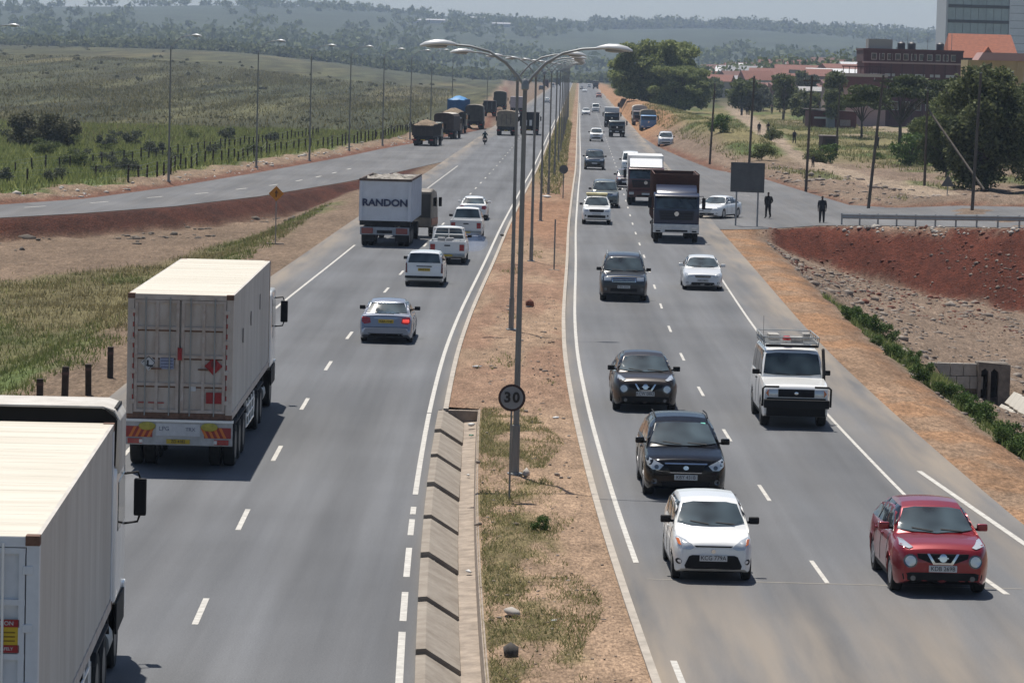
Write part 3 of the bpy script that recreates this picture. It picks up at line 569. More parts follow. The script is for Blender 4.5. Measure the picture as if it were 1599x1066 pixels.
RXSUV = dict(L=4.73, W=1.845, cl=.20, wr=.36, fa=1.46, ra=-1.25, tw=.235, belt=1.05, nf=.20, nr=.12, wb=.92, wt=.70, mirm=BLACK,
    top=[(2.365, .62), (2.35, .74), (2.28, .86), (2.1, .925), (1.6, 1.0), (1.12, 1.06), (0, 1.06), (-1.9, 1.10), (-2.25, 1.08), (-2.34, .85), (-2.365, .6)],
    roof=[(1.30, 1.04), (.42, 1.55), (.1, 1.64), (-.5, 1.67), (-1.2, 1.64), (-1.75, 1.56), (-2.22, 1.08)], pillars=[-.15, -1.05], gaps=[.95, -.1, -1.05],
    front=[('headlight', LENS, [(.50, .76), (.60, .66), (.74, .66), (.86, .74), (.885, .90), (.80, .90), (.62, .82)], True), ('headlight_projector', LENSD, circ(.66, .72, .048), True, .018),
           ('grille', TRIM, [(-.40, .70), (-.34, .61), (.34, .61), (.40, .70), (.44, .79), (-.44, .79)], False), ('grille_surround', CHROME, [(-.47, .785), (.47, .785), (.48, .815), (-.48, .815)], False, .016), ('emblem', CHROME, circ(0, .71, .062, 14, .75), False, .02),
           ('grille_surround', CHROME, [(-.35, .595), (.35, .595), (.36, .612), (-.36, .612)], False, .016), ('lower_grille', TRIM, [(-.52, .30), (.52, .30), (.56, .40), (-.56, .40)], False), ('fog_lamp', LENSD, circ(.70, .40, .06), True), ('bumper_crease', TRIM, [(-.80, .545), (.80, .545), (.80, .555), (-.80, .555)], False, .004),
           ('windscreen_sticker', GREENST, [(-.535, 1.46), (-.42, 1.475), (-.43, 1.53), (-.535, 1.525)], False, .016), ('windscreen_sticker', PAPER, [(-.50, 1.43), (-.42, 1.43), (-.42, 1.47), (-.50, 1.47)], False, .015)], plate_f=.50)
CROSS = dict(L=4.13, W=1.78, cl=.20, wr=.345, fa=1.27, ra=-1.26, tw=.215, belt=1.02, nf=.22, nr=.16, wb=.90, wt=.66, flare=.035, sillm=TRIM, sillh=.12,
    top=[(2.065, .60), (2.05, .74), (1.99, .85), (1.86, .93), (1.5, .99), (1.02, 1.03), (.1, 1.02), (-1.5, 1.10), (-1.9, 1.10), (-2.02, .9), (-2.065, .6)],
    roof=[(1.10, 1.01), (.33, 1.47), (.05, 1.545), (-.4, 1.565), (-1.0, 1.52), (-1.5, 1.42), (-1.92, 1.10)], pillars=[-.20, -.95], gaps=[.82, -.15, -.95],
    front=[('side_lamp', LENS, [(.55, .905), (.62, .88), (.78, .93), (.85, 1.0), (.80, 1.03), (.68, .985)], True, .014), ('headlight', LENS, circ(.60, .665, .095), True, .02), ('headlight_ring', LENSD, circ(.60, .665, .125), True, .012),
           ('grille', TRIM, [(-.46, .72), (-.22, .625), (.22, .625), (.46, .72), (.48, .80), (-.48, .80)], False), ('grille_bar', CHROME, [(-.30, .80), (-.25, .80), (-.145, .64), (.145, .64), (.25, .80), (.30, .80), (.18, .605), (-.18, .605)], False, .022), ('emblem', CHROME, circ(0, .725, .075), False, .026),
           ('emblem_bar', CHROME, [(-.10, .715), (.10, .715), (.10, .735), (-.10, .735)], False, .030), ('lower_bumper', TRIM, [(-.70, .23), (.70, .23), (.74, .42), (.60, .455), (-.60, .455), (-.74, .42)], False), ('fog_lamp', LENSD, circ(.55, .35, .05), True, .02),
           ('windscreen_sticker', PAPER, [(-.55, 1.12), (-.44, 1.12), (-.44, 1.19), (-.54, 1.19)], False, .016)], plate_f=.53)
TROOP = dict(L=5.0, W=1.80, cl=.30, wr=.39, fa=1.55, ra=-1.43, tw=.24, belt=1.28, nf=.05, nr=.04, wb=.94, wt=.83, alloy=False, crown=.02, gcrown=.03, mirm=TRIM, sillm=TRIM, dkh=True,
    xf=[.96, .985, .995, 1.0, 1.0, .995, .98, .95],
    top=[(2.5, .95), (2.47, 1.10), (2.38, 1.17), (1.6, 1.23), (.95, 1.27), (0, 1.28), (-2.2, 1.28), (-2.45, 1.26), (-2.48, 1.0), (-2.5, .7)],
    roof=[(1.10, 1.25), (.72, 1.93), (.55, 2.02), (0, 2.06), (-1.6, 2.06), (-2.3, 2.02), (-2.46, 1.28)], pillars=[-.18, -1.3], gaps=[.85, -.15], rwb=.1, wsb=.94, wst=.93,
    front=[('headlight', LENS, [(.50, .86), (.74, .86), (.74, 1.06), (.50, 1.06)], True), ('indicator_lens', AMBER, [(.75, .87), (.88, .87), (.88, 1.05), (.75, 1.05)], True), ('grille', TRIM, [(-.49, .86), (.49, .86), (.49, 1.07), (-.49, 1.07)], False), ('emblem', CHROME, circ(0, .965, .055, 12, .7), False, .02)])
LCSUV = dict(L=4.95, W=1.95, cl=.24, wr=.385, fa=1.50, ra=-1.35, tw=.26, belt=1.15, nf=.12, nr=.08, wb=.93, wt=.76, mirm=TRIM,
    top=[(2.475, .70), (2.46, .88), (2.38, 1.02), (2.2, 1.07), (1.5, 1.13), (1.0, 1.16), (0, 1.16), (-2.2, 1.18), (-2.4, 1.15), (-2.45, .9), (-2.475, .6)],
    roof=[(1.22, 1.14), (.55, 1.74), (.3, 1.82), (-.3, 1.87), (-1.6, 1.86), (-2.15, 1.80), (-2.40, 1.18)], pillars=[-.10, -1.15], gaps=[.95, -.05, -1.1],
    front=[('headlight', LENS, [(.52, .86), (.80, .86), (.90, .90), (.90, 1.02), (.52, 1.0)], True), ('grille', CHROME, [(-.50, .82), (.50, .82), (.50, 1.0), (-.50, 1.0)], False), ('grille_slot', TRIM, [(-.46, .84), (.46, .84), (.46, .885), (-.46, .885)], False, .016), ('grille_slot', TRIM, [(-.46, .915), (.46, .915), (.46, .96), (-.46, .96)], False, .016),
           ('lower_grille', TRIM, [(-.55, .42), (.55, .42), (.55, .56), (-.55, .56)], False), ('fog_lamp', LENSD, circ(.75, .52, .07), True)],
    rear=[('tail_lamp', REDL, [(.74, .95), (.90, .95), (.90, 1.3), (.76, 1.3)], True)], plate_f=.62, plate_r=.8)
SEDAN = dict(L=4.50, W=1.745, cl=.16, wr=.32, fa=1.33, ra=-1.30, tw=.205, belt=.92, nf=.20, nr=.16, wb=.92, wt=.68, alloy=True,
    top=[(2.25, .52), (2.235, .62), (2.17, .70), (1.9, .77), (1.4, .86), (.98, .92), (0, .93), (-1.5, .97), (-2.1, .98), (-2.2, .93), (-2.235, .7), (-2.25, .52)],
    roof=[(1.10, .90), (.32, 1.36), (.05, 1.425), (-.45, 1.445), (-.85, 1.42), (-1.12, 1.36), (-1.74, .96)], pillars=[-.12, -.92], gaps=[.80, -.1, -.95],
    front=[('headlight', LENS, [(.44, .60), (.56, .56), (.74, .62), (.80, .74), (.72, .755), (.52, .69)], True), ('grille', TRIM, [(-.32, .57), (.32, .57), (.36, .655), (-.36, .655)], False), ('grille_bar', CHROME, [(-.34, .61), (.34, .61), (.34, .625), (-.34, .625)], False, .018), ('lower_grille', TRIM, [(-.55, .24), (.55, .24), (.48, .36), (-.48, .36)], False), ('fog_lamp', LENSD, circ(.68, .34, .05), True)],
    rear=[('tail_lamp', REDL, [(.52, .70), (.74, .66), (.83, .74), (.82, .90), (.70, .905), (.55, .88)], True), ('bumper_crease', TRIM, [(-.75, .56), (.75, .56), (.75, .572), (-.75, .572)], False, .004), ('boot_trim', CHROME, [(-.42, .86), (.42, .86), (.42, .88), (-.42, .88)], False), ('lower_valance', TRIM, [(-.6, .25), (.6, .25), (.6, .36), (-.6, .36)], False)], plate_f=.45, plate_r=.76)
WAGON = dict(L=4.2, W=1.69, cl=.18, wr=.30, fa=1.30, ra=-1.25, tw=.19, belt=.98, nf=.18, nr=.06, wb=.95, wt=.80, alloy=False, mirm=TRIM,
    top=[(2.1, .58), (2.08, .70), (2.0, .78), (1.5, .90), (1.0, .98), (0, .98), (-1.8, 1.0), (-2.04, 1.0), (-2.08, .8), (-2.1, .5)],
    roof=[(1.1, .96), (.4, 1.42), (.1, 1.49), (-.5, 1.52), (-1.6, 1.51), (-1.92, 1.46), (-2.06, 1.0)], pillars=[-.1, -1.0], gaps=[.8, -.1, -1.0], rwb=.03,
    front=[('headlight', LENS, [(.45, .62), (.76, .62), (.78, .78), (.5, .74)], True), ('grille', TRIM, [(-.4, .62), (.4, .62), (.4, .72), (-.4, .72)], False), ('lower_grille', TRIM, [(-.5, .3), (.5, .3), (.5, .42), (-.5, .42)], False)],
    rear=[('tail_lamp', REDLD, [(.72, .60), (.80, .60), (.80, 1.02), (.74, 1.02)], True), ('bumper', TRIM, [(-.80, .36), (.80, .36), (.80, .47), (-.80, .47)], False, .03), ('garnish', TRIM, [(-.33, .86), (.33, .86), (.33, .90), (-.33, .90)], False)], plate_f=.5, plate_r=.74)
VAN = dict(L=4.7, W=1.69, cl=.19, wr=.31, fa=1.25, ra=-1.3, tw=.2, belt=1.15, nf=.10, nr=.05, wb=.97, wt=.86, alloy=False, mirm=TRIM,
    top=[(2.35, .70), (2.33, .95), (2.25, 1.08), (1.95, 1.16), (0, 1.16), (-2.2, 1.16), (-2.32, 1.1), (-2.35, .6)],
    roof=[(2.15, 1.12), (1.45, 1.86), (1.2, 1.95), (0, 1.98), (-2.0, 1.97), (-2.2, 1.92), (-2.32, 1.15)], pillars=[.9, -.3, -1.3], gaps=[1.0, 0], rwb=.05,
    front=[('headlight', LENS, [(.5, .78), (.78, .80), (.78, .96), (.52, .92)], True), ('grille', TRIM, [(-.42, .82), (.42, .82), (.42, .92), (-.42, .92)], False), ('lower_grille', TRIM, [(-.6, .35), (.6, .35), (.6, .5), (-.6, .5)], False)], plate_f=.6, plate_r=.8)
PICK = dict(L=5.1, W=1.78, cl=.27, wr=.365, fa=1.55, ra=-1.50, tw=.23, belt=1.10, nf=.14, nr=.02, wb=.93, wt=.74, alloy=False, mirm=TRIM,
    top=[(2.55, .66), (2.53, .84), (2.45, .97), (2.2, 1.03), (1.5, 1.09), (1.1, 1.11), (-.62, 1.11), (-.66, .62), (-2.40, .62), (-2.42, .62), (-2.55, .60)],
    roof=[(1.32, 1.08), (.65, 1.64), (.4, 1.71), (0, 1.74), (-.35, 1.72), (-.50, 1.66), (-.68, 1.10)], pillars=[.1], gaps=[1.0, .15], rwb=.05, cp=.12,
    front=[('headlight', LENS, [(.5, .80), (.80, .80), (.84, .96), (.52, .92)], True), ('grille', TRIM, [(-.42, .78), (.42, .78), (.46, .93), (-.46, .93)], False), ('lower_grille', TRIM, [(-.55, .42), (.55, .42), (.55, .58), (-.55, .58)], False), ('bumper_lamp', LENSD, circ(.68, .55, .06), True)], plate_f=.66)
def pickup(name, label, paint, near=True, cargo=None, plate=None, group=None, lamps=REDL):
    r, bvh = car(name, label, 'pickup', PICK, paint, near, plate, group=group)
    # open cargo tub
    tub = MB()
    for sx in (-1, 1): tub.box(min(sx * .80, sx * .87), max(sx * .80, sx * .87), -2.50, -.70, .55, 1.10)
    tub.box(-.80, .80, -.78, -.70, .6, 1.10); tub.build('cargo_tub', paint, r, bevel=.02)
    tg = MB().box(-.87, .87, -2.58, -2.51, .52, 1.10).build('tailgate', paint, r, bevel=.02)
    MB().box(-.14, .14, -2.60, -2.575, .88, .94).build('handle', TRIM, tg)
    for sx in (-1, 1): MB().box(sx * .70 - .115, sx * .70 + .115, -2.605, -2.575, .66, .97).build('tail_lamp', lamps, r, bevel=.02)
    MB().box(-.85, .85, -2.70, -2.56, .38, .50).build('rear_bumper', STEEL, r, bevel=.03)
    pl = MB().box(-.26, .26, -2.722, -2.702, .40, .49).build('number_plate', PLATEY, r)
    if cargo == 'load':
        cg = MB()
        for i in range(9): x = random.uniform(-.6, .6); y = random.uniform(-2.2, -.95); cg.box(x - .18, x + .18, y - .2, y + .2, .63, random.uniform(.95, 1.25))
        cg.build('crate_load', mat('load_grey', (.32, .32, .32), .7, noise=.4, nscale=3), r, bevel=.03)
    if cargo in ('load', 'rack'):
        rk = MB()
        for sx in (-1, 1): rk.tube([(sx * .78, -.80, 1.08), (sx * .74, -.82, 1.62), (sx * .74, -.82, 1.70)], .03, 6)
        rk.tube([(-.74, -.82, 1.68), (.74, -.82, 1.68)], .03, 6); rk.tube([(-.76, -.82, 1.36), (.76, -.82, 1.36)], .025, 6); rk.tube([(-.0, -.82, 1.08), (0, -.82, 1.68)], .022, 6); rk.build('headboard', WHITE, r)
    return r
def place(root, px, py, sgn, near_y, dyaw=0, z=0, lane=None):
    """px,py: where the nearer axle meets the road; sgn +1 heads away, -1 comes on; near_y: distance from origin to that axle"""
    x, y = G(px, py); h = head(y) + dyaw; yy = y + near_y
    x2 = x - math.sin(h) * near_y
    root.location = (x2, yy, z + .006); root.rotation_euler = (0, 0, h + (math.pi if sgn < 0 else 0)); return root
# ------------------------------------------------------------------ traffic coming on
c1, _ = car('hatchback', 'small white hatchback nearest the camera, right behind it a black SUV', 'car', HATCH, WHITE, plate='KCG 779A'); place(c1, 1109, 903, -1, HATCH['fa'])
c2, bv = car('suv', 'glossy black SUV with chrome grille and green windscreen sticker, close behind the white hatchback', 'suv', RXSUV, BLACK, plate='KBY 431B'); place(c2, 1066, 772, -1, RXSUV['fa'])
for sx in (-1, 1): MB().tube([(sx * .60, .2, 1.62), (sx * .61, -.4, 1.67), (sx * .60, -1.3, 1.64)], .018, 6).build('roof_rail', TRIM, c2)
c3, _ = car('crossover', 'red crossover with round headlamps beside the broken white edge line', 'car', CROSS, REDP, plate='KDB 269B'); place(c3, 1461, 922, -1, CROSS['fa'])
c4, _ = car('crossover', 'dark brown grey crossover with V shaped chrome grille behind the black SUV', 'car', dict(CROSS, mirm=TRIM), BROWN, plate='KCW 088Z'); place(c4, 1005, 640, -1, CROSS['fa'])
c5, b5 = car('off_road_vehicle', 'white boxy off-road vehicle with roof rack and black bull bar', 'off-road vehicle', TROOP, WHITE); place(c5, 1237, 664, -1, TROOP['fa'])
MB().box(-.80, .80, 2.44, 2.53, .34, .84).build('front_shade_panel', TRIM, c5, bevel=.02)  # dark panel imitating the shade on the lower front under the bull bar
bb = MB(); bb.box(-.88, .88, 2.52, 2.72, .58, .80)
for sx in (-1, 1): bb.tube([(sx * .92, 2.62, .62), (sx * .92, 2.66, 1.10), (sx * .86, 2.66, 1.15), (sx * .48, 2.64, 1.15)], .03, 7)
bb.build('bull_bar', TRIM, c5, bevel=.02)
rk = MB(); zr = 2.16
for sx in (-1, 1):
    rk.tube([(sx * .74, .55, zr), (sx * .74, -2.1, zr)], .018, 6); rk.tube([(sx * .76, .55, zr + .16), (sx * .76, -2.1, zr + .16)], .018, 6)
    for y in np.linspace(.55, -2.1, 6): rk.tube([(sx * .74, y, zr - .10), (sx * .76, y, zr + .16)], .015, 5)
for y in np.linspace(.55, -2.1, 9): rk.tube([(-.74, y, zr), (.74, y, zr)], .014, 5)
rk.tube([(-.76, .55, zr + .16), (.76, .55, zr + .16)], .018, 6); rk.tube([(-.76, -2.1, zr + .16), (.76, -2.1, zr + .16)], .018, 6); rk.build('roof_rack', STEEL, c5)
MB().box(-.72, .72, .56, .70, 2.06, 2.13).build('sun_visor', TRIM, c5, bevel=.02)
MB().lathe([(.03, -.05), (.10, -.05), (.12, -.02), (.12, .03), (.07, .06), (.02, .06)], (.12, .3, zr + .12), 'z', 14).build('beacon', mat('beacon_red', (.5, .02, .02), .3), c5, smooth=40)
MB().box(-.35, .0, -.3, .2, zr + .02, zr + .14).box(-.6, -.4, -.9, -.4, zr + .02, zr + .2).box(.25, .55, -1.2, -.4, zr + .02, zr + .16).build('rack_load', mat('rack_load', (.35, .33, .3), .8, noise=.4, nscale=5), c5, bevel=.02)
MB().tube([(-.86, 1.15, 1.2), (-.87, 1.0, 1.5), (-.86, .72, 1.98), (-.86, .68, 2.02)], .045, 8).build('snorkel', TRIM, c5)
MB().tube([(.78, .5, 2.1), (.78, .45, 2.9)], .006, 4).build('aerial', TRIM, c5)
c6, _ = car('suv', 'dark grey SUV with roof rails and broad chrome grille, alone in the inner lane', 'suv', LCSUV, DGREY, plate='KBN 505C'); place(c6, 973, 469, -1, LCSUV['fa'])
for sx in (-1, 1): MB().tube([(sx * .68, .3, 1.84), (sx * .68, -.4, 1.90), (sx * .68, -1.9, 1.87)], .022, 6).build('roof_rail', STEEL, c6)
c7, _ = car('sedan', 'white sedan coming on in the outer lane in front of the blue truck', 'car', dict(SEDAN, L=4.4), paintmat('pearl', (.66, .67, .67)), plate='KBQ 881L'); place(c7, 1096, 452, -1, SEDAN['fa'])
# far ones
far = [('pickup', 'white pickup with a yellow roof load, just in front of the grey SUV', WHITE, 931, 350), ('suv', 'silver grey SUV right behind the pickup with the yellow roof load', GREYG, 944, 324), ('suv', 'dark oncoming SUV alone in the inner lane beyond the silver grey SUV', DGREY, 928, 265),
       ('pickup', 'white oncoming pickup in the inner lane beside the grey flatbed lorry', WHITE, 931, 221), ('sedan', 'white car at the left of the pair in the far oncoming lane', WHITE, 915, 180), ('van', 'white van at the right of the far oncoming pair', WHITE, 930, 176),
       ('sedan', 'small white car in the far distance beside the orange pickup', WHITE, 913, 144), ('hatchback', 'dark small car half hidden behind the far white car', DGREY, 908, 140), ('van', 'white minibus in the far distance left of the dark lorry', WHITE, 920, 137)]
for nm, lb, pt, px, py in far:
    if nm == 'pickup': o = pickup(nm, lb, pt, False); ny = PICK['fa']
    else:
        sp = {'suv': LCSUV, 'sedan': SEDAN, 'van': VAN, 'hatchback': HATCH}[nm]; o, _ = car(nm, lb, 'van' if nm == 'van' else 'suv' if nm == 'suv' else 'car', sp, pt, False); ny = sp['fa']
    place(o, px, py, -1, ny)
    if 'yellow roof load' in lb and nm == 'pickup' and 'just' in lb: MB().box(-.66, .66, -.45, .5, 1.72, 1.86).build('roof_load', mat('cream_load', (.62, .55, .30), .8, noise=.2), o, bevel=.04)
o, _ = car('van', 'white van nose showing behind the maroon lorry', 'van', VAN, WHITE, False); place(o, 984, 270, -1, VAN['fa'])
o, _ = car('hatchback', 'dark car tucked behind the left side of the maroon lorry', 'car', HATCH, mat('paint_plum', (.04, .02, .03), .4, 0, .6), False); place(o, 976, 293, -1, HATCH['fa'])
o, _ = car('sedan', 'old white sedan waiting at the mouth of the slip road', 'car', SEDAN, WHITE, True); x, y = G(1124, 341); o.location = (x, y + 1.2, .006); o.rotation_euler = (0, 0, math.pi - .42)
o, _ = car('suv', 'silver car on the dusty shoulder beside the grassy slope', 'suv', LCSUV, SILV2, False); x, y = G(1040, 229); o.location = (x, y + 1.5, .006); o.rotation_euler = (0, 0, math.pi - .03)
o = pickup('pickup', 'orange and black pickup far off in the outer oncoming lane', mat('paint_orange', (.35, .10, .05), .4, 0, .5), False); place(o, 935, 153, -1, PICK['fa'])
# ------------------------------------------------------------------ traffic going away
a1, _ = car('sedan', 'silver blue sedan with one glowing brake lamp, nearest of the cars driving away', 'car', dict(SEDAN, L=4.8, W=1.81, mirm=TRIM), SILV, plate='KBA 774P'); place(a1, 604, 533, 1, -SEDAN['ra'])
MB().box(.57, .80, -2.36, -2.31, .74, .84).build('lit_brake_lamp', mat('brake_glow', (.9, .08, .06), .4, emit=.6), a1, bevel=.02)
a2, _ = car('wagon', 'white estate car with dark rear window and yellow number plate', 'car', WAGON, WHITE, plate='KAZ 219'); place(a2, 663, 446, 1, -WAGON['ra'])
a3 = pickup('pickup', 'white pickup with a loaded bed and a white headboard rack', WHITE, True, 'load', 'KBT 650'); place(a3, 699, 411, 1, -PICK['ra'])
a4 = pickup('pickup', 'white pickup with dark back window ahead of the loaded pickup', WHITE, True, None, 'KCA 100'); place(a4, 728, 374, 1, -PICK['ra'])
a5, _ = car('sedan', 'white sedan leading the line of white cars driving away', 'car', SEDAN, WHITE, plate='KBS 331'); place(a5, 739, 343, 1, -SEDAN['ra'])
for nm, lb, px, py, pt, sp in (('sedan', 'white car far ahead in the outgoing lane past the canvas lorries', 854, 161, WHITE, SEDAN), ('suv', 'dark car far ahead in the outgoing lane beyond the white one', 845, 141, DGREY, LCSUV), ('van', 'white van at the far end of the outgoing lanes', 863, 137, WHITE, VAN)):
    o, _ = car(nm, lb, 'van' if nm == 'van' else 'car', sp, pt, False); place(o, px, py, 1, -sp['ra'])
# ------------------------------------------------------------------ lorries
CREAM = mat('container_white', (.58, .55, .50), .6, c2=(.42, .385, .34), nscale=1.5, streak=(1, 1, .16)); CREAMD = mat('container_dirty', (.56, .50, .45), .6, c2=(.40, .32, .26), nscale=1.6, streak=(1.6, 1.6, .7)); ROOFC = mat('container_roof', (.64, .60, .51), .65, c2=(.50, .455, .37), nscale=1.1, streak=(.22, 2.2, 1))
RUSTC = mat('rust_stain', (.16, .085, .055), .85, noise=.5, nscale=6); SIGNW = mat('sign_white', (.55, .55, .56), .6, noise=.12, nscale=9); SIGNR = mat('sign_red', (.30, .014, .016), .55, noise=.2, nscale=6); ORANGE = mat('reflect_orange', (.62, .17, .03), .5); REDST = mat('reflect_red', (.30, .03, .025), .5); YELC = mat('yellow_cover', (.42, .36, .06), .6, noise=.25, nscale=8); BLUEW = mat('label_blue', (.27, .30, .42), .6, noise=.25, nscale=14)
WOODB = mat('brown_boards', (.085, .030, .017), .75, noise=.35, nscale=3, streak=(1, .3, 6)); CANV = mat('canvas_tan', (.24, .20, .145), .9, noise=.25, nscale=2, bump=.3, bscale=5); CANVD = mat('canvas_dark', (.07, .068, .058), .9, noise=.3, nscale=2); CANVW = mat('canvas_pale', (.50, .46, .40), .9, noise=.2, nscale=2); HEAP = mat('sand_heap', (.22, .165, .11), .95, noise=.4, nscale=3, bump=.6, bscale=6); PALEH = mat('pale_heap', (.40, .37, .33), .95, c2=(.05, .045, .035), nscale=2.2, bump=.6, bscale=4)
def cabover(root, yr, yf, W, z0, z1, paint, near=True, bumper=None, grille=TRIM, plate=None, ws=(.52, .90), emblem=True, visor=True):
    h = z1 - z0; hw = W / 2
    mb = MB().prism([(yr, z0), (yf - .05, z0), (yf, z0 + .12 * h), (yf, z0 + .50 * h), (yf - .16, z1 - .14), (yf - .42, z1 - .01), (yr + .15, z1), (yr, z1 - .12)], 'x', -hw, hw)
    body = mb.build('cab', paint, root, bevel=.07, smooth=40, seg=3); me = body.data
    bvh = BVHTree.FromPolygons([v.co for v in me.vertices], [tuple(p.vertices) for p in me.polygons]); a, b = z0 + ws[0] * h, z0 + ws[1] * h
    wsn = patch(body, 'windscreen', GLASS, bvh, 'F', [(-hw * .92, a), (hw * .92, a), (hw * .88, b), (-hw * .88, b)], .012)
    for v in 'PN': patch(body, 'side_window', GLASS2, bvh, v, [(yr + .35, a), (yf - .30, a), (yf - .42, b - .04), (yr + .4, b - .04)], .01)
    patch(body, 'grille', grille, bvh, 'F', [(-hw * .72, z0 + .16 * h), (hw * .72, z0 + .16 * h), (hw * .8, a - .10), (-hw * .8, a - .10)], .012)
    if near:
        for k in range(3): z = z0 + (.20 + .08 * k) * h; patch(body, 'grille_bar', TRIM if grille != TRIM else paint, bvh, 'F', [(-hw * .70, z), (hw * .70, z), (hw * .70, z + .03), (-hw * .70, z + .03)], .025)
        for x in (-.55, .1): patch(body, 'wiper', TRIM, bvh, 'F', [(x, a + .0), (x + .6, a + .10), (x + .6, a + .13), (x, a + .03)], .035)
    if emblem: patch(body, 'emblem', CHROME, bvh, 'F', circ(0, a - .28, .13), .03)
    if visor: MB().box(-hw * .95, hw * .95, yf - .24, yf + .10, z1 - .22, z1 - .16).build('sun_visor', TRIM, body, bevel=.01)
    bm_ = bumper or paint; bo = MB().box(-hw - .02, hw + .02, yf - .35, yf + .08, z0 - .42, z0 + .06).build('bumper', bm_, root, bevel=.04)
    for sx in (-1, 1):
        MB().box(sx * hw * .80 - .17, sx * hw * .80 + .17, yf + .07, yf + .10, z0 - .24, z0 - .06).build('headlight', LENS, bo, bevel=.02)
        MB().box(sx * hw * .80 - .13, sx * hw * .80 + .13, yf + .07, yf + .095, z0 - .37, z0 - .29).build('fog_lamp', TRIM, bo, bevel=.01)
    MB().box(-hw * .5, hw * .5, yf + .07, yf + .09, z0 - .36, z0 - .26).build('bumper_slot', TRIM, bo); MB().box(-.27, .27, yf + .085, yf + .105, z0 - .24, z0 - .12).build('number_plate', PLATEW, bo)
    for sx in (-1, 1):
        mo = MB().box(sx * (hw + .24) - .10, sx * (hw + .24) + .10, yf - .22, yf - .10, a + .02, a + .62).build('mirror', TRIM, root, bevel=.03)
        MB().tube([(sx * (hw - .02), yf - .25, a + .70), (sx * (hw + .2), yf - .14, a + .72), (sx * (hw + .24), yf - .14, a + .60)], .02, 6).tube([(sx * (hw - .02), yf - .25, a - .1), (sx * (hw + .2), yf - .14, a - .08), (sx * (hw + .24), yf - .14, a + .04)], .02, 6).build('mirror_arm', TRIM, mo)
        MB().box(min(sx * hw * .99, sx * (hw + .02)), max(sx * hw * .99, sx * (hw + .02)), yr + .2, yf - .3, z0 - .5, z0 - .02).build('step', TRIM, root)
    return body, bvh
def axle(root, y, r, W, dual, x0=None):
    for sx in (-1, 1):
        add_wheel(root, sx * (W / 2 - .16), y, r, .28, False, False)
        if dual: add_wheel(root, sx * (W / 2 - .49), y, r, .28, False, False)
def mudflap(root, y, W, z=.75):
    for sx in (-1, 1): MB().box(sx * W * .34 - .3, sx * W * .34 + .3, y - .02, y + .02, .25, z).build('mud_flap', CHASS, root)
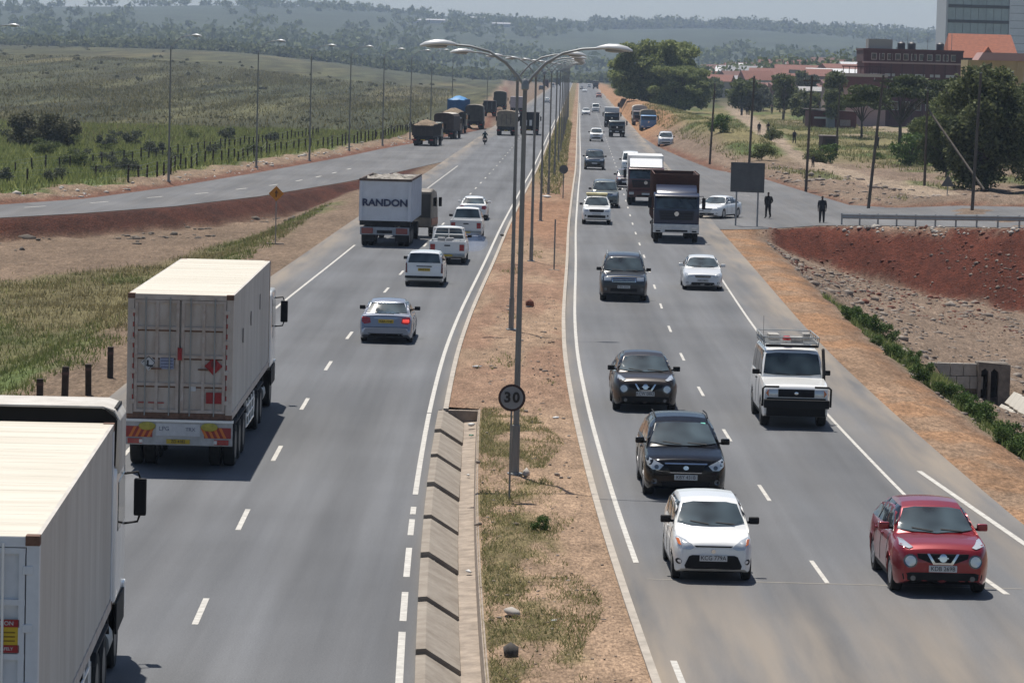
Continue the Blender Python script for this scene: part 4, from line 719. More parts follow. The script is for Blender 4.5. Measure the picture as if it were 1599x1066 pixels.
def lorry(name, label, cabpaint, cargo, cargomat, W=2.45, cabz=(1.0, 2.75), box=(-7.2, -.95, 1.25, 3.4), bumper=None, grille=TRIM, deflector=None, near=False, roofmat=None, cat='truck', axles=(-3.9, -5.2), heapmat=None, lamps=True):
    r = empty(name, (0, 0, 0), 0, label, cat); cabover(r, -.75, 1.42, W, cabz[0], cabz[1], cabpaint, near, bumper, grille)
    y0, y1, z0, z1 = box; hw = W / 2
    MB().box(-.45, .45, y0 + .1, 1.0, .72, .98).build('chassis', CHASS, r); MB().box(-hw + .1, hw - .1, y0 + .05, y1, .98, z0 - .01).build('subframe', CHASS, r)
    axle(r, 0, .5, W, False)
    for y in axles: axle(r, y, .5, W, True)
    MB().cyl((hw - .45, -1.3, .75), (hw - .45, -2.4, .75), .28, n=14).build('fuel_tank', STEEL, r, smooth=40); mudflap(r, y0 + .15, W)
    if cargo in ('boards', 'heap'):
        b = MB(); t = .07
        b.box(-hw, -hw + t, y0, y1, z0, z1).box(hw - t, hw, y0, y1, z0, z1).box(-hw + t, hw - t, y1 - t, y1, z0, z1).box(-hw + t, hw - t, y0, y0 + t, z0, z1 - (.15 if cargo == 'heap' else 0)).box(-hw + t, hw - t, y0 + t, y1 - t, z0, z0 + .06)
        bo = b.build('cargo_body', cargomat, r, bevel=.01)
        for y in np.linspace(y0 + .15, y1 - .15, 9):
            for sx in (-1, 1): MB().box(min(sx * hw, sx * (hw + .06)), max(sx * hw, sx * (hw + .06)), y - .05, y + .05, z0, z1 + .02).build('side_post', cargomat, bo)
        for x in np.linspace(-hw + .15, hw - .15, 6): MB().box(x - .04, x + .04, y0 - .05, y0, z0, z1 - .1).build('end_post', cargomat, bo); MB().box(x - .04, x + .04, y1, y1 + .05, z0, z1).build('end_post', cargomat, bo)
        if cargo == 'heap':
            nx, ny = 12, 18; vs = []; 
            for j in range(ny + 1):
                for i in range(nx + 1):
                    u, v = i / nx, j / ny; x = -hw + t + (W - 2 * t) * u; y = y0 + t + (y1 - y0 - 2 * t) * v
                    vs.append((x, y, z1 - .12 + .62 * math.sin(math.pi * u) ** .7 * math.sin(math.pi * v) ** .5 + .16 * (float(vnoise(x * 2.3 + y0, y * 2.3)) - .5)))
            h = MB().add(vs, [(j * (nx + 1) + i, j * (nx + 1) + i + 1, (j + 1) * (nx + 1) + i + 1, (j + 1) * (nx + 1) + i) for j in range(ny) for i in range(nx)]); h.build('load_heap', heapmat or HEAP, r, smooth=60)
    elif cargo == 'canvas':
        pr = [(-hw, z0), (hw, z0), (hw, z1 - .35), (hw * .86, z1 - .12), (hw * .5, z1 - .02), (0, z1 + .03), (-hw * .5, z1 - .02), (-hw * .86, z1 - .12), (-hw, z1 - .35)]
        b = MB(); yv = np.linspace(y0, y1, 9); n = len(pr); vs = []
        for k, y in enumerate(yv): q = .035 if k % 2 else 0; vs += [(x * (1 - q * .6), y, z - (q * 2 if z > z0 + 1 else 0)) for x, z in pr]
        b.add(vs, [(k * n + i, k * n + (i + 1) % n, (k + 1) * n + (i + 1) % n, (k + 1) * n + i) for k in range(8) for i in range(n)] + [tuple(range(n)), tuple(range(8 * n, 9 * n))[::-1]])
        cv = b.build('canvas_cover', cargomat, r, smooth=35)
        if roofmat:
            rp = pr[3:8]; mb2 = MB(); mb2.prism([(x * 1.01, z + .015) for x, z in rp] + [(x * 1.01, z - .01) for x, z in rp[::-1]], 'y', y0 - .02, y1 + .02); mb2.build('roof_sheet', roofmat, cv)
        MB().box(-hw - .02, hw + .02, y0 - .04, y0 - .01, z0, z0 + .75).build('tailboard', cargomat, r)
        for x in (-.6, 0, .6): MB().box(x - .02, x + .02, y0 - .05, y0 - .02, z0 + .3, z1 - .5).build('strap', CHASS, cv)
    elif cargo == 'box':
        bo = MB().box(-hw, hw, y0, y1, z0, z1).build('box_body', cargomat, r, bevel=.03)
        for sx in (-1, 1): MB().box(sx * hw * .5 - hw * .46, sx * hw * .5 + hw * .46, y0 - .03, y0 - .004, z0 + .1, z1 - .1).build('rear_door', cargomat, bo, bevel=.01)
        for x in (-.45, .45): MB().cyl((x, y0 - .05, z0 + .12), (x, y0 - .05, z1 - .12), .02, n=6).build('lock_rod', STEEL, bo)
    if deflector: MB().prism([(-.7, cabz[1] - .02), (.95, cabz[1] - .02), (.75, cabz[1] + .12), (-.35, cabz[1] + deflector), (-.7, cabz[1] + deflector)], 'x', -hw * .9, hw * .9).build('roof_deflector', cabpaint, r, bevel=.05, smooth=40)
    rb = MB().box(-hw, hw, y0 - .06, y0 + .06, .62, .80).build('rear_bumper', CHASS, r, bevel=.01)
    for sx in (-1, 1): MB().box(sx * hw * .78 - .2, sx * hw * .78 + .2, y0 - .09, y0 - .055, .64, .78).build('tail_lamp', REDL, rb, bevel=.01)
    MB().box(-.26, .26, y0 - .08, y0 - .055, .65, .76).build('number_plate', PLATEY, rb); return r
# oncoming lorries
t1 = lorry('truck', 'dark blue truck with white bumper and high brown cargo sides', DKB, 'boards', WOODB, 2.5, (1.0, 2.75), (-7.8, -.95, 1.2, 3.75), bumper=mat('paint_offwhite', (.62, .62, .60), .5, 0, .3, noise=.2, nscale=4), grille=mat('grille_navy', (.008, .010, .02), .5), deflector=.42, near=True); place(t1, 1054, 378, -1, 0)
t2 = lorry('truck', 'maroon truck with a bright white box body behind the dark blue truck', MAROON, 'box', paintmat('box_white', (.72, .72, .70), .5, 0, .2), 2.5, (1.0, 2.7), (-7.5, -.95, 1.2, 3.45), bumper=MAROON, deflector=None, near=True); place(t2, 1007, 320, -1, 0)
MB().prism([(-.8, 2.68), (1.15, 2.68), (1.0, 2.8), (-.5, 3.25), (-.8, 3.25)], 'x', -1.15, 1.15).build('roof_deflector', WHITE, t2, bevel=.05)
t3 = lorry('truck', 'grey green flatbed lorry in the outer lane beside the white pickup', GREYG, 'boards', CHASS, 2.2, (.95, 2.3), (-5.0, -.95, 1.1, 1.9), axles=(-3.4,), bumper=TRIM); place(t3, 963, 214, -1, 0)
t4 = lorry('truck', 'dark lorry with white roof driving behind the grey green flatbed', DGREY, 'box', paintmat('box_white2', (.70, .70, .68), .5, 0, .2), 2.4, (1.0, 2.5), (-6.0, -.95, 1.2, 3.2), axles=(-3.9,)); place(t4, 955, 199, -1, 0)
t5 = lorry('truck', 'black lorry with pale roof among the farthest oncoming traffic', DGREY, 'box', paintmat('box_dark', (.05, .05, .06), .5), 2.5, (1.0, 2.8), (-8, -.95, 1.2, 3.5)); place(t5, 930, 139, -1, 0); MB().box(-1.2, 1.2, -8, 1, 3.5, 3.6).build('roof', WHITE, t5)
t6 = lorry('truck', 'light blue lorry with tan canvas parked on the orange verge', BLUE, 'canvas', CANV, 2.4, (.9, 2.5), (-6.5, -.95, 1.2, 3.3), bumper=BLUE, grille=BLUE); x, y = G(1012, 205); t6.location = (x, y, 0); t6.rotation_euler = (0, 0, math.pi)
t7 = lorry('truck', 'white topped lorry parked left of the light blue lorry', paintmat('dull_maroon', (.10, .05, .05), .5), 'canvas', CANVW, 2.4, (1.0, 2.5), (-7, -.95, 1.2, 3.4)); x, y = G(999, 196); t7.location = (x, y, 0); t7.rotation_euler = (0, 0, math.pi)
# lorries on the far left, seen from behind
def park(r, px, py, y0, yaw=0):
    x, y = G(px, py); h = head(y) + yaw; n = -y0 - .4; r.location = (x - math.sin(h) * n, y + math.cos(h) * n, 0); r.rotation_euler = (0, 0, h)
k1 = lorry('truck', 'tipper heaped with sand, nearest of the parked lorries on the left', OLIVE, 'heap', mat('dark_body', (.045, .035, .028), .7, noise=.4, nscale=3), 2.55, (1.0, 2.7), (-6.8, -.95, 1.2, 2.5)); park(k1, 661, 228, -6.8, -.09)
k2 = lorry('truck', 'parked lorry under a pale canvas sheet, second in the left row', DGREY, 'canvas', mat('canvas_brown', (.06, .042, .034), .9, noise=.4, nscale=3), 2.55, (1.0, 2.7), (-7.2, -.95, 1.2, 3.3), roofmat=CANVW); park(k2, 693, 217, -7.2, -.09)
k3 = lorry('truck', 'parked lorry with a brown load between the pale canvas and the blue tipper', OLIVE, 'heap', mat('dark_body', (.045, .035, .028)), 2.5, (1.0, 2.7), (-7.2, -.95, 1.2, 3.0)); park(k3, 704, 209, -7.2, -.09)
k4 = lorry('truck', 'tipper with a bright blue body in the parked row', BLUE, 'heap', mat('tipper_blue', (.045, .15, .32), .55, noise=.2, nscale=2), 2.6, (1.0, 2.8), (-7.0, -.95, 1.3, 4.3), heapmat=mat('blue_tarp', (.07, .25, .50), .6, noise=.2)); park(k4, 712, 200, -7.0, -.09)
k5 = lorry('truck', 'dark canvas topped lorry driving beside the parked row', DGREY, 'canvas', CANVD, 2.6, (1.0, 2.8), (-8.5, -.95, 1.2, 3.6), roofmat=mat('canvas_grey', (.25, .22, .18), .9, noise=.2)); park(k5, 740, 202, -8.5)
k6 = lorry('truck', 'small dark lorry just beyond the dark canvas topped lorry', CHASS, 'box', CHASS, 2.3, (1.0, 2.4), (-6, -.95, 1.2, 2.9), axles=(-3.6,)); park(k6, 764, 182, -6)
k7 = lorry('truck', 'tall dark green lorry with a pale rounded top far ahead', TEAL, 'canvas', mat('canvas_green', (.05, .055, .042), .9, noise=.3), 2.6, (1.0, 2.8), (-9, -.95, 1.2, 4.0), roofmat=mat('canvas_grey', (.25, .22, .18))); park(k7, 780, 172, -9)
k8 = lorry('truck', 'tan canvas lorry with a row of rear wheels in the outgoing lane', OLIVE, 'canvas', CANV, 2.6, (1.0, 2.6), (-7.4, -.95, 1.25, 3.4), roofmat=None); park(k8, 790, 212, -7.4)
k9 = lorry('truck', 'pale pinkish box lorry ahead of the tan canvas lorry', WHITE, 'box', mat('box_pink', (.42, .37, .37), .6, noise=.1), 2.5, (1.0, 2.6), (-8.4, -.95, 1.2, 3.4)); park(k9, 806, 178, -8.4)
k10 = lorry('truck', 'dark lorry seen behind the lamp posts in the inner outgoing lane', CHASS, 'boards', CHASS, 2.5, (1.0, 2.6), (-7.5, -.95, 1.2, 3.1)); park(k10, 826, 211, -7.5)
for sx in (-.55, .15): MB().box(sx - .13, sx + .23, -7.62, -7.57, 1.3, 2.1).build('white_panel', WHITE, k10)
k11 = lorry('truck', 'dark red lorry among the farthest outgoing traffic', CHASS, 'canvas', mat('canvas_red', (.07, .025, .022), .9), 2.5, (1.0, 2.6), (-8, -.95, 1.2, 3.6)); park(k11, 852, 137, -8)
k12 = lorry('truck', 'dark lorry beside the dark red one in the far distance', CHASS, 'canvas', CANVD, 2.5, (1.0, 2.6), (-8, -.95, 1.2, 3.8)); park(k12, 871, 134, -8)
# ------------------------------------------------------------------ container lorries (rear view)
def container(root, y0, L, z0, H, W=2.44, detail=True, doormat=CREAMD):
    c = MB(); hw = W / 2; z1 = z0 + H
    bodyo = MB().box(-hw + .03, hw - .03, y0 + .10, y0 + L - .04, z0 + .05, z1 - .04).build('container_body', CREAM, root)
    # corrugated sides
    for sx in (-1, 1):
        n = int(L / .14); vs = []
        for i in range(n + 1):
            y = y0 + .16 + (L - .32) * i / n; x = sx * (hw - .012 - (.007 if (i // 2) % 2 else 0)); vs += [(x, y, z0 + .16), (x, y, z1 - .10)]
        MB().add(vs, [(2 * i, 2 * i + 2, 2 * i + 3, 2 * i + 1) for i in range(n)]).build('side_sheet', CREAM, bodyo)
        MB().box(min(sx * (hw - .06), sx * hw), max(sx * (hw - .06), sx * hw), y0 + .16, y0 + L - .16, z1 - .10, z1 - .005).build('top_rail', CREAM, bodyo); MB().box(min(sx * (hw - .06), sx * hw), max(sx * (hw - .06), sx * hw), y0 + .16, y0 + L - .16, z0, z0 + .16).build('bottom_rail', CREAMD, bodyo)
        for ye in (y0, y0 + L - .16): MB().box(min(sx * (hw - .15), sx * hw), max(sx * (hw - .15), sx * hw), ye, ye + .16, z0, z1).build('corner_post', doormat, bodyo, bevel=.01)
        for ze in (z0 - .003, z1 - .115):
            for ye in (y0 - .004, y0 + L - .174): MB().box(min(sx * (hw - .165), sx * (hw + .004)), max(sx * (hw - .165), sx * (hw + .004)), ye, ye + .178, ze, ze + .12).build('corner_casting', RUSTC, bodyo, bevel=.01)
    MB().box(-hw + .05, hw - .05, y0 + .02, y0 + L - .02, z1 - .05, z1 - .004).build('roof_sheet', ROOFC, bodyo)
    for k in range(int(L / .75)): MB().box(-hw + .12, hw - .12, y0 + .4 + k * .75, y0 + .62 + k * .75, z1 - .004, z1 - .0025).build('roof_rib', ROOFC, bodyo)
    MB().box(-hw + .15, hw - .15, y0 + .005, y0 + .15, z1 - .13, z1 - .01).build('door_header', doormat, bodyo); MB().box(-hw + .15, hw - .15, y0 + .005, y0 + .15, z0 + .0, z0 + .14).build('door_sill', RUSTC, bodyo)
    for sx in (-1, 1):
        xa, xb = sorted((sx * .02, sx * (hw - .16))); d = MB().box(xa, xb, y0 + .045, y0 + .10, z0 + .15, z1 - .14).build('door', doormat, bodyo)
        fr = MB(); zz = np.linspace(z0 + .15, z1 - .14, 5); xm = (xa + xb) / 2
        for z in zz: z = min(max(z, z0 + .185), z1 - .175); fr.box(xa, xb, y0 + .0, y0 + .046, z - .035, z + .035)
        for x in (xa + .04, xm, xb - .04): fr.box(x - .035, x + .035, y0 - .003, y0 + .0455, z0 + .15, z1 - .14)
        fr.build('door_frame', mat('door_frame_cream', (.50, .44, .40), .6, c2=(.36, .27, .21), nscale=5) if detail else doormat, d)
        if detail:
            for z in zz[1:-1]: MB().box(xa + .07, xb - .07, y0 + .036, y0 + .0445, z - .075, z - .036).build('rust_line', RUSTC, d)
        for x in (xm - .30 * sx, xm + .26 * sx): MB().cyl((x, y0 - .01, z0 + .08), (x, y0 - .01, z1 - .08), .017, n=8).build('lock_rod', STEEL if detail else WHITE, d)
        for z in np.linspace(z0 + .4, z1 - .4, 4): MB().box(sx * (hw - .13) - .06, sx * (hw - .13) + .06, y0 - .012, y0 + .03, z - .05, z + .05).build('hinge', doormat, d, bevel=.01)
        MB().box(xm - .12, xm + .12, y0 - .03, y0 - .012, z0 + 1.15, z0 + 1.19).build('lock_handle', RUSTC, d)
    return bodyo
def semi(name, label, y0, detail, H=2.9, zd=1.22, L=12.19, defl=None):
    r = empty(name, (0, 0, 0), 0, label, 'truck'); body = container(r, 0, L, zd, H, 2.44, detail, CREAMD if detail else mat('door_white', (.62, .64, .66), .5, noise=.08))
    for sx in (-1, 1): MB().box(sx * .45 - .07, sx * .45 + .07, .05, L + .2, .85, 1.2).build('chassis_rail', CHASS, r)
    for y in (.2, 2.2, 4.5, 7, 9.5, 11.8): MB().box(-1.2, 1.2, y - .06, y + .06, 1.0, 1.21).build('cross_member', CHASS, r)
    for y in (1.5, 2.85, 4.2): axle(r, y, .5, 2.5, True)
    for y in (9.4, 10.75): axle(r, y, .5, 2.5, True)
    axle(r, L + 1.25, .5, 2.45, False)
    for sx in (-1, 1):
        for ya, yb in ((.85, 4.85), (8.7, 11.4)): MB().prism([(ya, .95), (ya + .12, 1.08), (yb - .12, 1.08), (yb, .95), (yb, .90), (yb - .14, 1.04), (ya + .14, 1.04), (ya, .90)], 'x', sx * .95 - .3, sx * .95 + .3).build('mudguard', CHASS, r)
        g = MB()
        for z in (.5, .75, 1.0): g.tube([(sx * 1.2, 5.3, z), (sx * 1.2, 8.0, z)], .025, 6)
        for y in (5.3, 6.2, 7.1, 8.0): g.tube([(sx * 1.2, y, .5), (sx * 1.2, y, 1.15)], .025, 6)
        g.build('side_guard', WHITE, r)
        MB().cyl((sx * .95, 11.5, .7), (sx * .95, 12.3, .7), .3, n=14).build('fuel_tank', STEEL, r, smooth=40)
    MB().box(.95, 1.2, 8.1, 8.6, .55, 1.0).build('tool_box', WHITE, r, bevel=.02)
    cb, bv = cabover(r, L + .35, L + 2.55, 2.48, 1.15, 3.25, WHITE, False)
    MB().box(-1.15, 1.15, L + .30, L + .36, 1.2, 3.1).build('cab_back', mat('cab_back_grey', (.10, .10, .10), .6), r)
    if defl:
        dz = defl; d = MB()
        d.prism([(-1.27, 3.15), (-1.27, dz - .22), (-1.18, dz - .06), (-1.0, dz), (1.0, dz), (1.18, dz - .06), (1.27, dz - .22), (1.27, 3.15), (1.20, 3.15), (1.22, dz - .23), (1.15, dz - .09), (.98, dz - .04), (-.98, dz - .04), (-1.15, dz - .09), (-1.22, dz - .23), (-1.20, 3.15)], 'y', L + .55, L + 1.9)
        dd = d.build('roof_deflector', CREAM, r, bevel=.02, smooth=30); MB().box(-1.2, 1.2, L + .75, L + 1.88, 3.1, dz - .05).build('deflector_inside', UNDER, dd)
    return r, body
r, body = semi('container_truck', 'lorry carrying a dirty white shipping container with red hazard diamonds', 0, True, L=14.0)
xl, yl = G(204, 454.6, 4.12); xr, yr = G(369.6, 460, 4.12); xf, yf = G(353, 400, 4.12)
hd = -math.atan2(xf - (xl + xr) / 2, yf - (yl + yr) / 2); r.location = ((xl + xr) / 2, (yl + yr) / 2 - .6, .006); r.rotation_euler = (0, 0, hd * .6)
def plc(name, poly, y, m_, par, th=.006): return MB().prism(poly, 'y', y - th, y).build(name, m_, par)
Z = 1.22
def dia(cx, cz, h): return [(cx, cz - h), (cx + h, cz), (cx, cz + h), (cx - h, cz)]
p = plc('hazard_placard', dia(-.72, Z + 1.30, .19), .012, SIGNW, body); plc('placard_border', [(-.72, Z + 1.14), (-.56, Z + 1.30), (-.72, Z + 1.46), (-.88, Z + 1.30), (-.86, Z + 1.30), (-.72, Z + 1.44), (-.58, Z + 1.30), (-.72, Z + 1.16)], .005, INK, p)
plc('placard_symbol', [(-.76, Z + 1.36), (-.72, Z + 1.36), (-.72, Z + 1.25), (-.62, Z + 1.25), (-.62, Z + 1.21), (-.74, Z + 1.21), (-.78, Z + 1.24), (-.76, Z + 1.26)], .004, INK, p)
lab = plc('stencil_label', [(-.46, Z + 1.16), (-.14, Z + 1.16), (-.14, Z + 1.47), (-.46, Z + 1.47)], .012, BLUEW, body)
for k in range(4): plc('label_line', [(-.44, Z + 1.20 + .07 * k), (-.16, Z + 1.20 + .07 * k), (-.16, Z + 1.22 + .07 * k), (-.44, Z + 1.22 + .07 * k)], .004, mat('label_ink', (.12, .13, .2), .7), lab)
p = plc('hazard_placard', dia(.78, Z + 1.25, .21), .012, SIGNR, body); plc('placard_symbol', circ(.78, Z + 1.30, .06, 10, 1.5), .004, mat('dark_red', (.13, .01, .01), .6), p)
p = plc('hazard_placard', [(.62, Z + .38), (1.0, Z + .38), (1.0, Z + .64), (.62, Z + .64)], .012, SIGNR, body)
plc('paper_notice', [(.23, Z + .66), (.38, Z + .66), (.38, Z + .82), (.23, Z + .82)], .012, SIGNW, body); plc('lock_box', [(-.05, Z + 1.38), (.05, Z + 1.38), (.05, Z + 1.66), (-.05, Z + 1.66)], .0, SIGNR, body, .05)
for x0 in (-.95, -.72, -.5): plc('reflector', [(x0, Z + .36), (x0 + .15, Z + .36), (x0 + .15, Z + .39), (x0, Z + .39)], .010, REDST, body)
for sx in (-1, 1):
    for k in range(9): z = Z + .45 + k * .24; plc('reflector', [(sx * 1.08 - .015, z), (sx * 1.08 + .015, z), (sx * 1.08 + .015, z + .11), (sx * 1.08 - .015, z + .11)], -.004, REDST, body)
for k, (y, z, h) in enumerate(((3.4, 2.75, .35), (6.2, 2.95, .35), (9.6, 3.1, .4))): MB().box(1.222, 1.228, y, y + .16, z, z + h).build('side_code', mat('code_grey', (.10, .09, .09), .8), body)
# tail board of the trailer
tb = MB().box(-1.25, 1.25, -.06, .04, .62, 1.18).build('tail_board', mat('tail_white', (.42, .41, .40), .6, noise=.25, nscale=4), r, bevel=.01); MB().box(-1.27, 1.27, -.08, .06, 1.16, 1.215).build('tail_lip', WHITE, tb)
for sx in (-1, 1):
    ch = plc('chevron_board', [(sx * 1.22, .80), (sx * .60, .80), (sx * .60, 1.05), (sx * 1.22, 1.05)], -.062, REDST, tb)
    for k in range(4): x = sx * (.68 + .14 * k); plc('chevron_stripe', [(x - .05, .805), (x + .02, .805), (x + sx * -.0 + .12 * sx * -1 + .02, 1.045), (x + .12 * sx * -1 - .05, 1.045)], -.070, ORANGE, ch)
    MB().ell((sx * .72, -.09, 1.06), (.20, .03, .10), 12, 6).build('lamp_cover', YELC, tb)
    tl = MB().box(sx * 1.0 - .17, sx * 1.0 + .17, -.10, -.06, .65, .77).build('tail_lamp', REDL, tb, bevel=.01); MB().box(sx * .86 - .04, sx * .86 + .04, -.11, -.095, .67, .75).build('reverse_lamp', LENS, tl)
sg = plc('sign_board', [(-.52, .84), (.50, .84), (.50, 1.12), (-.52, 1.12)], -.063, SIGNW, tb); text('LPG', .14, (-.33, -.072, 1.0), 'R', mat('faded_ink', (.16, .17, .22), .8), sg); text('TRX', .12, (.28, -.072, .99), 'R', MATS['faded_ink'], sg)
MB().box(-.27, .27, -.09, -.062, .66, .76).build('number_plate', PLATEY, tb); text('ZD 4182', .10, (0, -.095, .71), 'R', INK, tb, sx=.9)
# near box lorry
r2, body2 = semi('container_truck', 'clean white box lorry cut off by the left edge of the picture', 0, False, 2.85, 1.15, 12.3, 4.20)
xr, yr = G(62, 838, 4.0); xf, yf = G(183, 655, 4.0); hd = -math.atan2(xf - xr, yf - yr); nx = Vector((math.cos(hd), math.sin(hd)))
r2.location = (xr - nx.x * 1.22, yr - nx.y * 1.22, .006); r2.rotation_euler = (0, 0, hd)
st = plc('warning_sticker', [(.55, 2.63), (1.0, 2.63), (1.0, 3.02), (.55, 3.02)], .010, mat('sticker_yellow', (.55, .38, .02), .6), body2)
for za in (2.63, 2.93): plc('sticker_band', [(.55, za), (1.0, za), (1.0, za + .09), (.55, za + .09)], .003, SIGNR, st)
text('CAUTION', .07, (.775, -.006, 2.975), 'R', PAPER, st); text('DRIVE SAFELY', .05, (.775, -.006, 2.675), 'R', PAPER, st)
for k in range(3): plc('sticker_line', [(.60, 2.76 + .05 * k), (.95, 2.76 + .05 * k), (.95, 2.775 + .05 * k), (.60, 2.775 + .05 * k)], .003, mat('sticker_ink', (.22, .13, .01), .7), st)
# ------------------------------------------------------------------ tipper trailer
TW = mat('tipper_grey_white', (.62, .65, .70), .55, noise=.10, nscale=1.5)
r3 = empty('tipper_truck', (0, 0, 0), 0, 'grey white tipper trailer with big dark lettering on its tailgate', 'truck')
b = MB(); hw = 1.32
b.add([(-hw, 0, 1.35), (hw, 0, 1.35), (hw, -.12, 3.5), (-hw, -.12, 3.5), (-hw, 9.0, 1.35), (hw, 9.0, 1.35), (hw, 9.2, 3.5), (-hw, 9.2, 3.5)], [(0, 1, 2, 3), (1, 5, 6, 2), (5, 4, 7, 6), (4, 0, 3, 7), (0, 4, 5, 1)]); tip = b.build('tipper_body', TW, r3, bevel=.0)
rim = MB().box(-hw - .04, -hw + .06, -.14, 9.2, 3.42, 3.54).box(hw - .06, hw + .04, -.14, 9.2, 3.42, 3.54).box(-hw + .06, hw - .06, -.16, -.06, 3.42, 3.54).build('rim', mat('rim_brown', (.10, .07, .055), .8, noise=.4), tip)
for y in np.linspace(.5, 8.8, 9):
    for sx in (-1, 1): MB().box(min(sx * hw, sx * (hw + .07)), max(sx * hw, sx * (hw + .07)), y - .05, y + .05, 1.3, 3.45).build('side_post', TW, tip)
for sx in (-1, 1): MB().box(sx * (hw - .07) - .05, sx * (hw - .07) + .05, -.16, -.02, 1.35, 3.4).build('tailgate_post', TW, tip)
text('RANDON', .50, (0, -.115, 2.28), 'R', mat('navy_letter', (.03, .04, .09), .6), tip, sx=1.08, bold=.018)
vs = []; nx_, ny_ = 12, 24
for j in range(ny_ + 1):
    for i in range(nx_ + 1):
        u, v = i / nx_, j / ny_; x = -hw + .06 + 2 * (hw - .06) * u; y = -.05 + 9.2 * v; vs.append((x, y, 3.34 + .14 * math.sin(math.pi * u) ** .7 * math.sin(math.pi * v) ** .4 + .45 * (float(vnoise(x * 2.4, y * 2.4)) - .5)))
MB().add(vs, [(j * (nx_ + 1) + i, j * (nx_ + 1) + i + 1, (j + 1) * (nx_ + 1) + i + 1, (j + 1) * (nx_ + 1) + i) for j in range(ny_) for i in range(nx_)]).build('load_heap', PALEH, r3, smooth=60)
MB().box(-.5, .5, .1, 9.5, .95, 1.3).build('chassis', CHASS, r3); MB().box(-hw, hw, .1, .5, 1.1, 1.34).build('hinge_beam', CHASS, r3)
for y in (1.2, 2.55, 3.9): axle(r3, y, .5, 2.55, True)
rb = MB().box(-1.28, 1.28, -.02, .12, .62, 1.02).build('rear_bumper', mat('bumper_grey', (.33, .35, .38), .6, noise=.2), r3, bevel=.02); mudflap(r3, .3, 2.5, .7)
for sx in (-1, 1): tl = MB().box(sx * .90 - .30, sx * .90 + .30, -.07, -.015, .68, .98).build('tail_lamp', mat('lamp_dull_red', (.25, .06, .05), .4, 0, .4), rb, bevel=.04)
MB().box(-.4, .4, -.05, -.015, .70, .86).build('number_plate', CHASS, rb)
cb = MB().prism([(-1.1, .6), (1.35, .6), (1.35, 1.3), (1.1, 2.2), (.7, 2.75), (-.4, 2.9), (-1.1, 2.75)], 'x', -1.2, 1.2).build('cab', mat('cab_dusty', (.22, .19, .155), .55, noise=.35, nscale=2), r3, bevel=.12, smooth=45, seg=3)
cb.scale = (1, 1, .93); cb.location = (.80, 11.3, 0); cb.rotation_euler = (0, 0, -.10)
MB().box(1.19, 1.215, -.6, .6, 1.75, 2.35).build('side_window', GLASS2, cb); MB().box(1.19, 1.22, -1.0, 1.2, .75, 1.15).build('step_panel', mat('step_red', (.30, .09, .04), .5, noise=.3, nscale=4), cb); MB().box(1.28, 1.45, .9, 1.05, 1.8, 2.35).build('mirror', TRIM, cb, bevel=.03)
MB().box(-.9, 1.15, -1.16, -1.09, 1.2, 2.6).build('rear_panel', mat('cab_back_dark', (.04, .04, .04), .6), cb)
for sx in (-1, 1): w_ = add_wheel(r3, .80 + sx * 1.0, 12.0, .5, .3, False, False)
axle(r3, 9.0, .5, 2.5, True)
x, y = G(601, 384); r3.location = (x, y - 1.0, .006); r3.rotation_euler = (0, 0, head(y) - .012)
# ------------------------------------------------------------------ street furniture
POLE = mat('pole_steel', (.23, .225, .21), .6, .2, noise=.35, nscale=2, streak=(1, 1, .15)); LAMPW = mat('lamp_head', (.52, .53, .53), .4, .2); LAMPU = mat('lamp_glass', (.30, .31, .30), .25); WOODP = mat('timber_pole', (.105, .088, .072), .9, noise=.3, nscale=3, streak=(1, 1, .2)); POST = mat('timber_post', (.050, .036, .027), .9, noise=.4, nscale=5)
ORD = ['nearest', 'second', 'third', 'fourth', 'fifth', 'sixth', 'seventh', 'eighth', 'ninth', 'tenth', 'eleventh', 'twelfth', 'thirteenth', 'fourteenth']
pole_me = MB().tube([(0, 0, -.2), (0, 0, .02), (0, 0, 1.2), (0, 0, 1.22), (0, 0, 9.25)], [.10, .10, .095, .075, .05], 12).mesh('pole', smooth=40); pole_me.materials.append(POLE)
base_me = MB().cyl((0, 0, .0), (0, 0, .09), .19, n=12).mesh('base_plate', bevel=.01); base_me.materials.append(STEEL)
def arm_mesh(ln): m_ = MB().tube([(0, 0, 9.05), (.16, 0, 9.3), (.45, 0, 9.62), (.85, 0, 9.86), (1.3, 0, 9.97), (ln, 0, 10.0)], [.035, .034, .032, .03, .028, .026], 8).mesh('arm', smooth=50); m_.materials.append(STEEL); return m_
arm_me = arm_mesh(1.75)
def head_mesh():
    mb = MB(); n = 12; st = [(0, .04, .03, 0), (.1, .09, .06, .01), (.28, .15, .09, .02), (.5, .17, .10, .01), (.72, .13, .075, -.02), (.84, .04, .03, -.05)]; vs = []
    for t, w_, h_, zo in st:
        for k in range(n): q = 6.28318 * k / n; vs.append((t, w_ * math.cos(q), zo + h_ * (math.sin(q) if math.sin(q) > 0 else math.sin(q) * .55)))
    mb.add(vs, [(i * n + k, i * n + (k + 1) % n, (i + 1) * n + (k + 1) % n, (i + 1) * n + k) for i in range(len(st) - 1) for k in range(n)] + [tuple(range(n))[::-1], tuple(range(5 * n, 6 * n))]); me = mb.mesh('lamp_head', smooth=50); me.materials.append(LAMPW); return me
head_me = head_mesh(); glass_me = MB().ell((.45, 0, -.045), (.26, .11, .05), 12, 6).mesh('lamp_glass', smooth=60); glass_me.materials.append(LAMPU); hub_me = MB().lathe([(.05, -.12), (.09, -.08), (.09, .1), (.04, .16)], (0, 0, 9.1), 'z', 10).mesh('hub', smooth=40); hub_me.materials.append(STEEL)
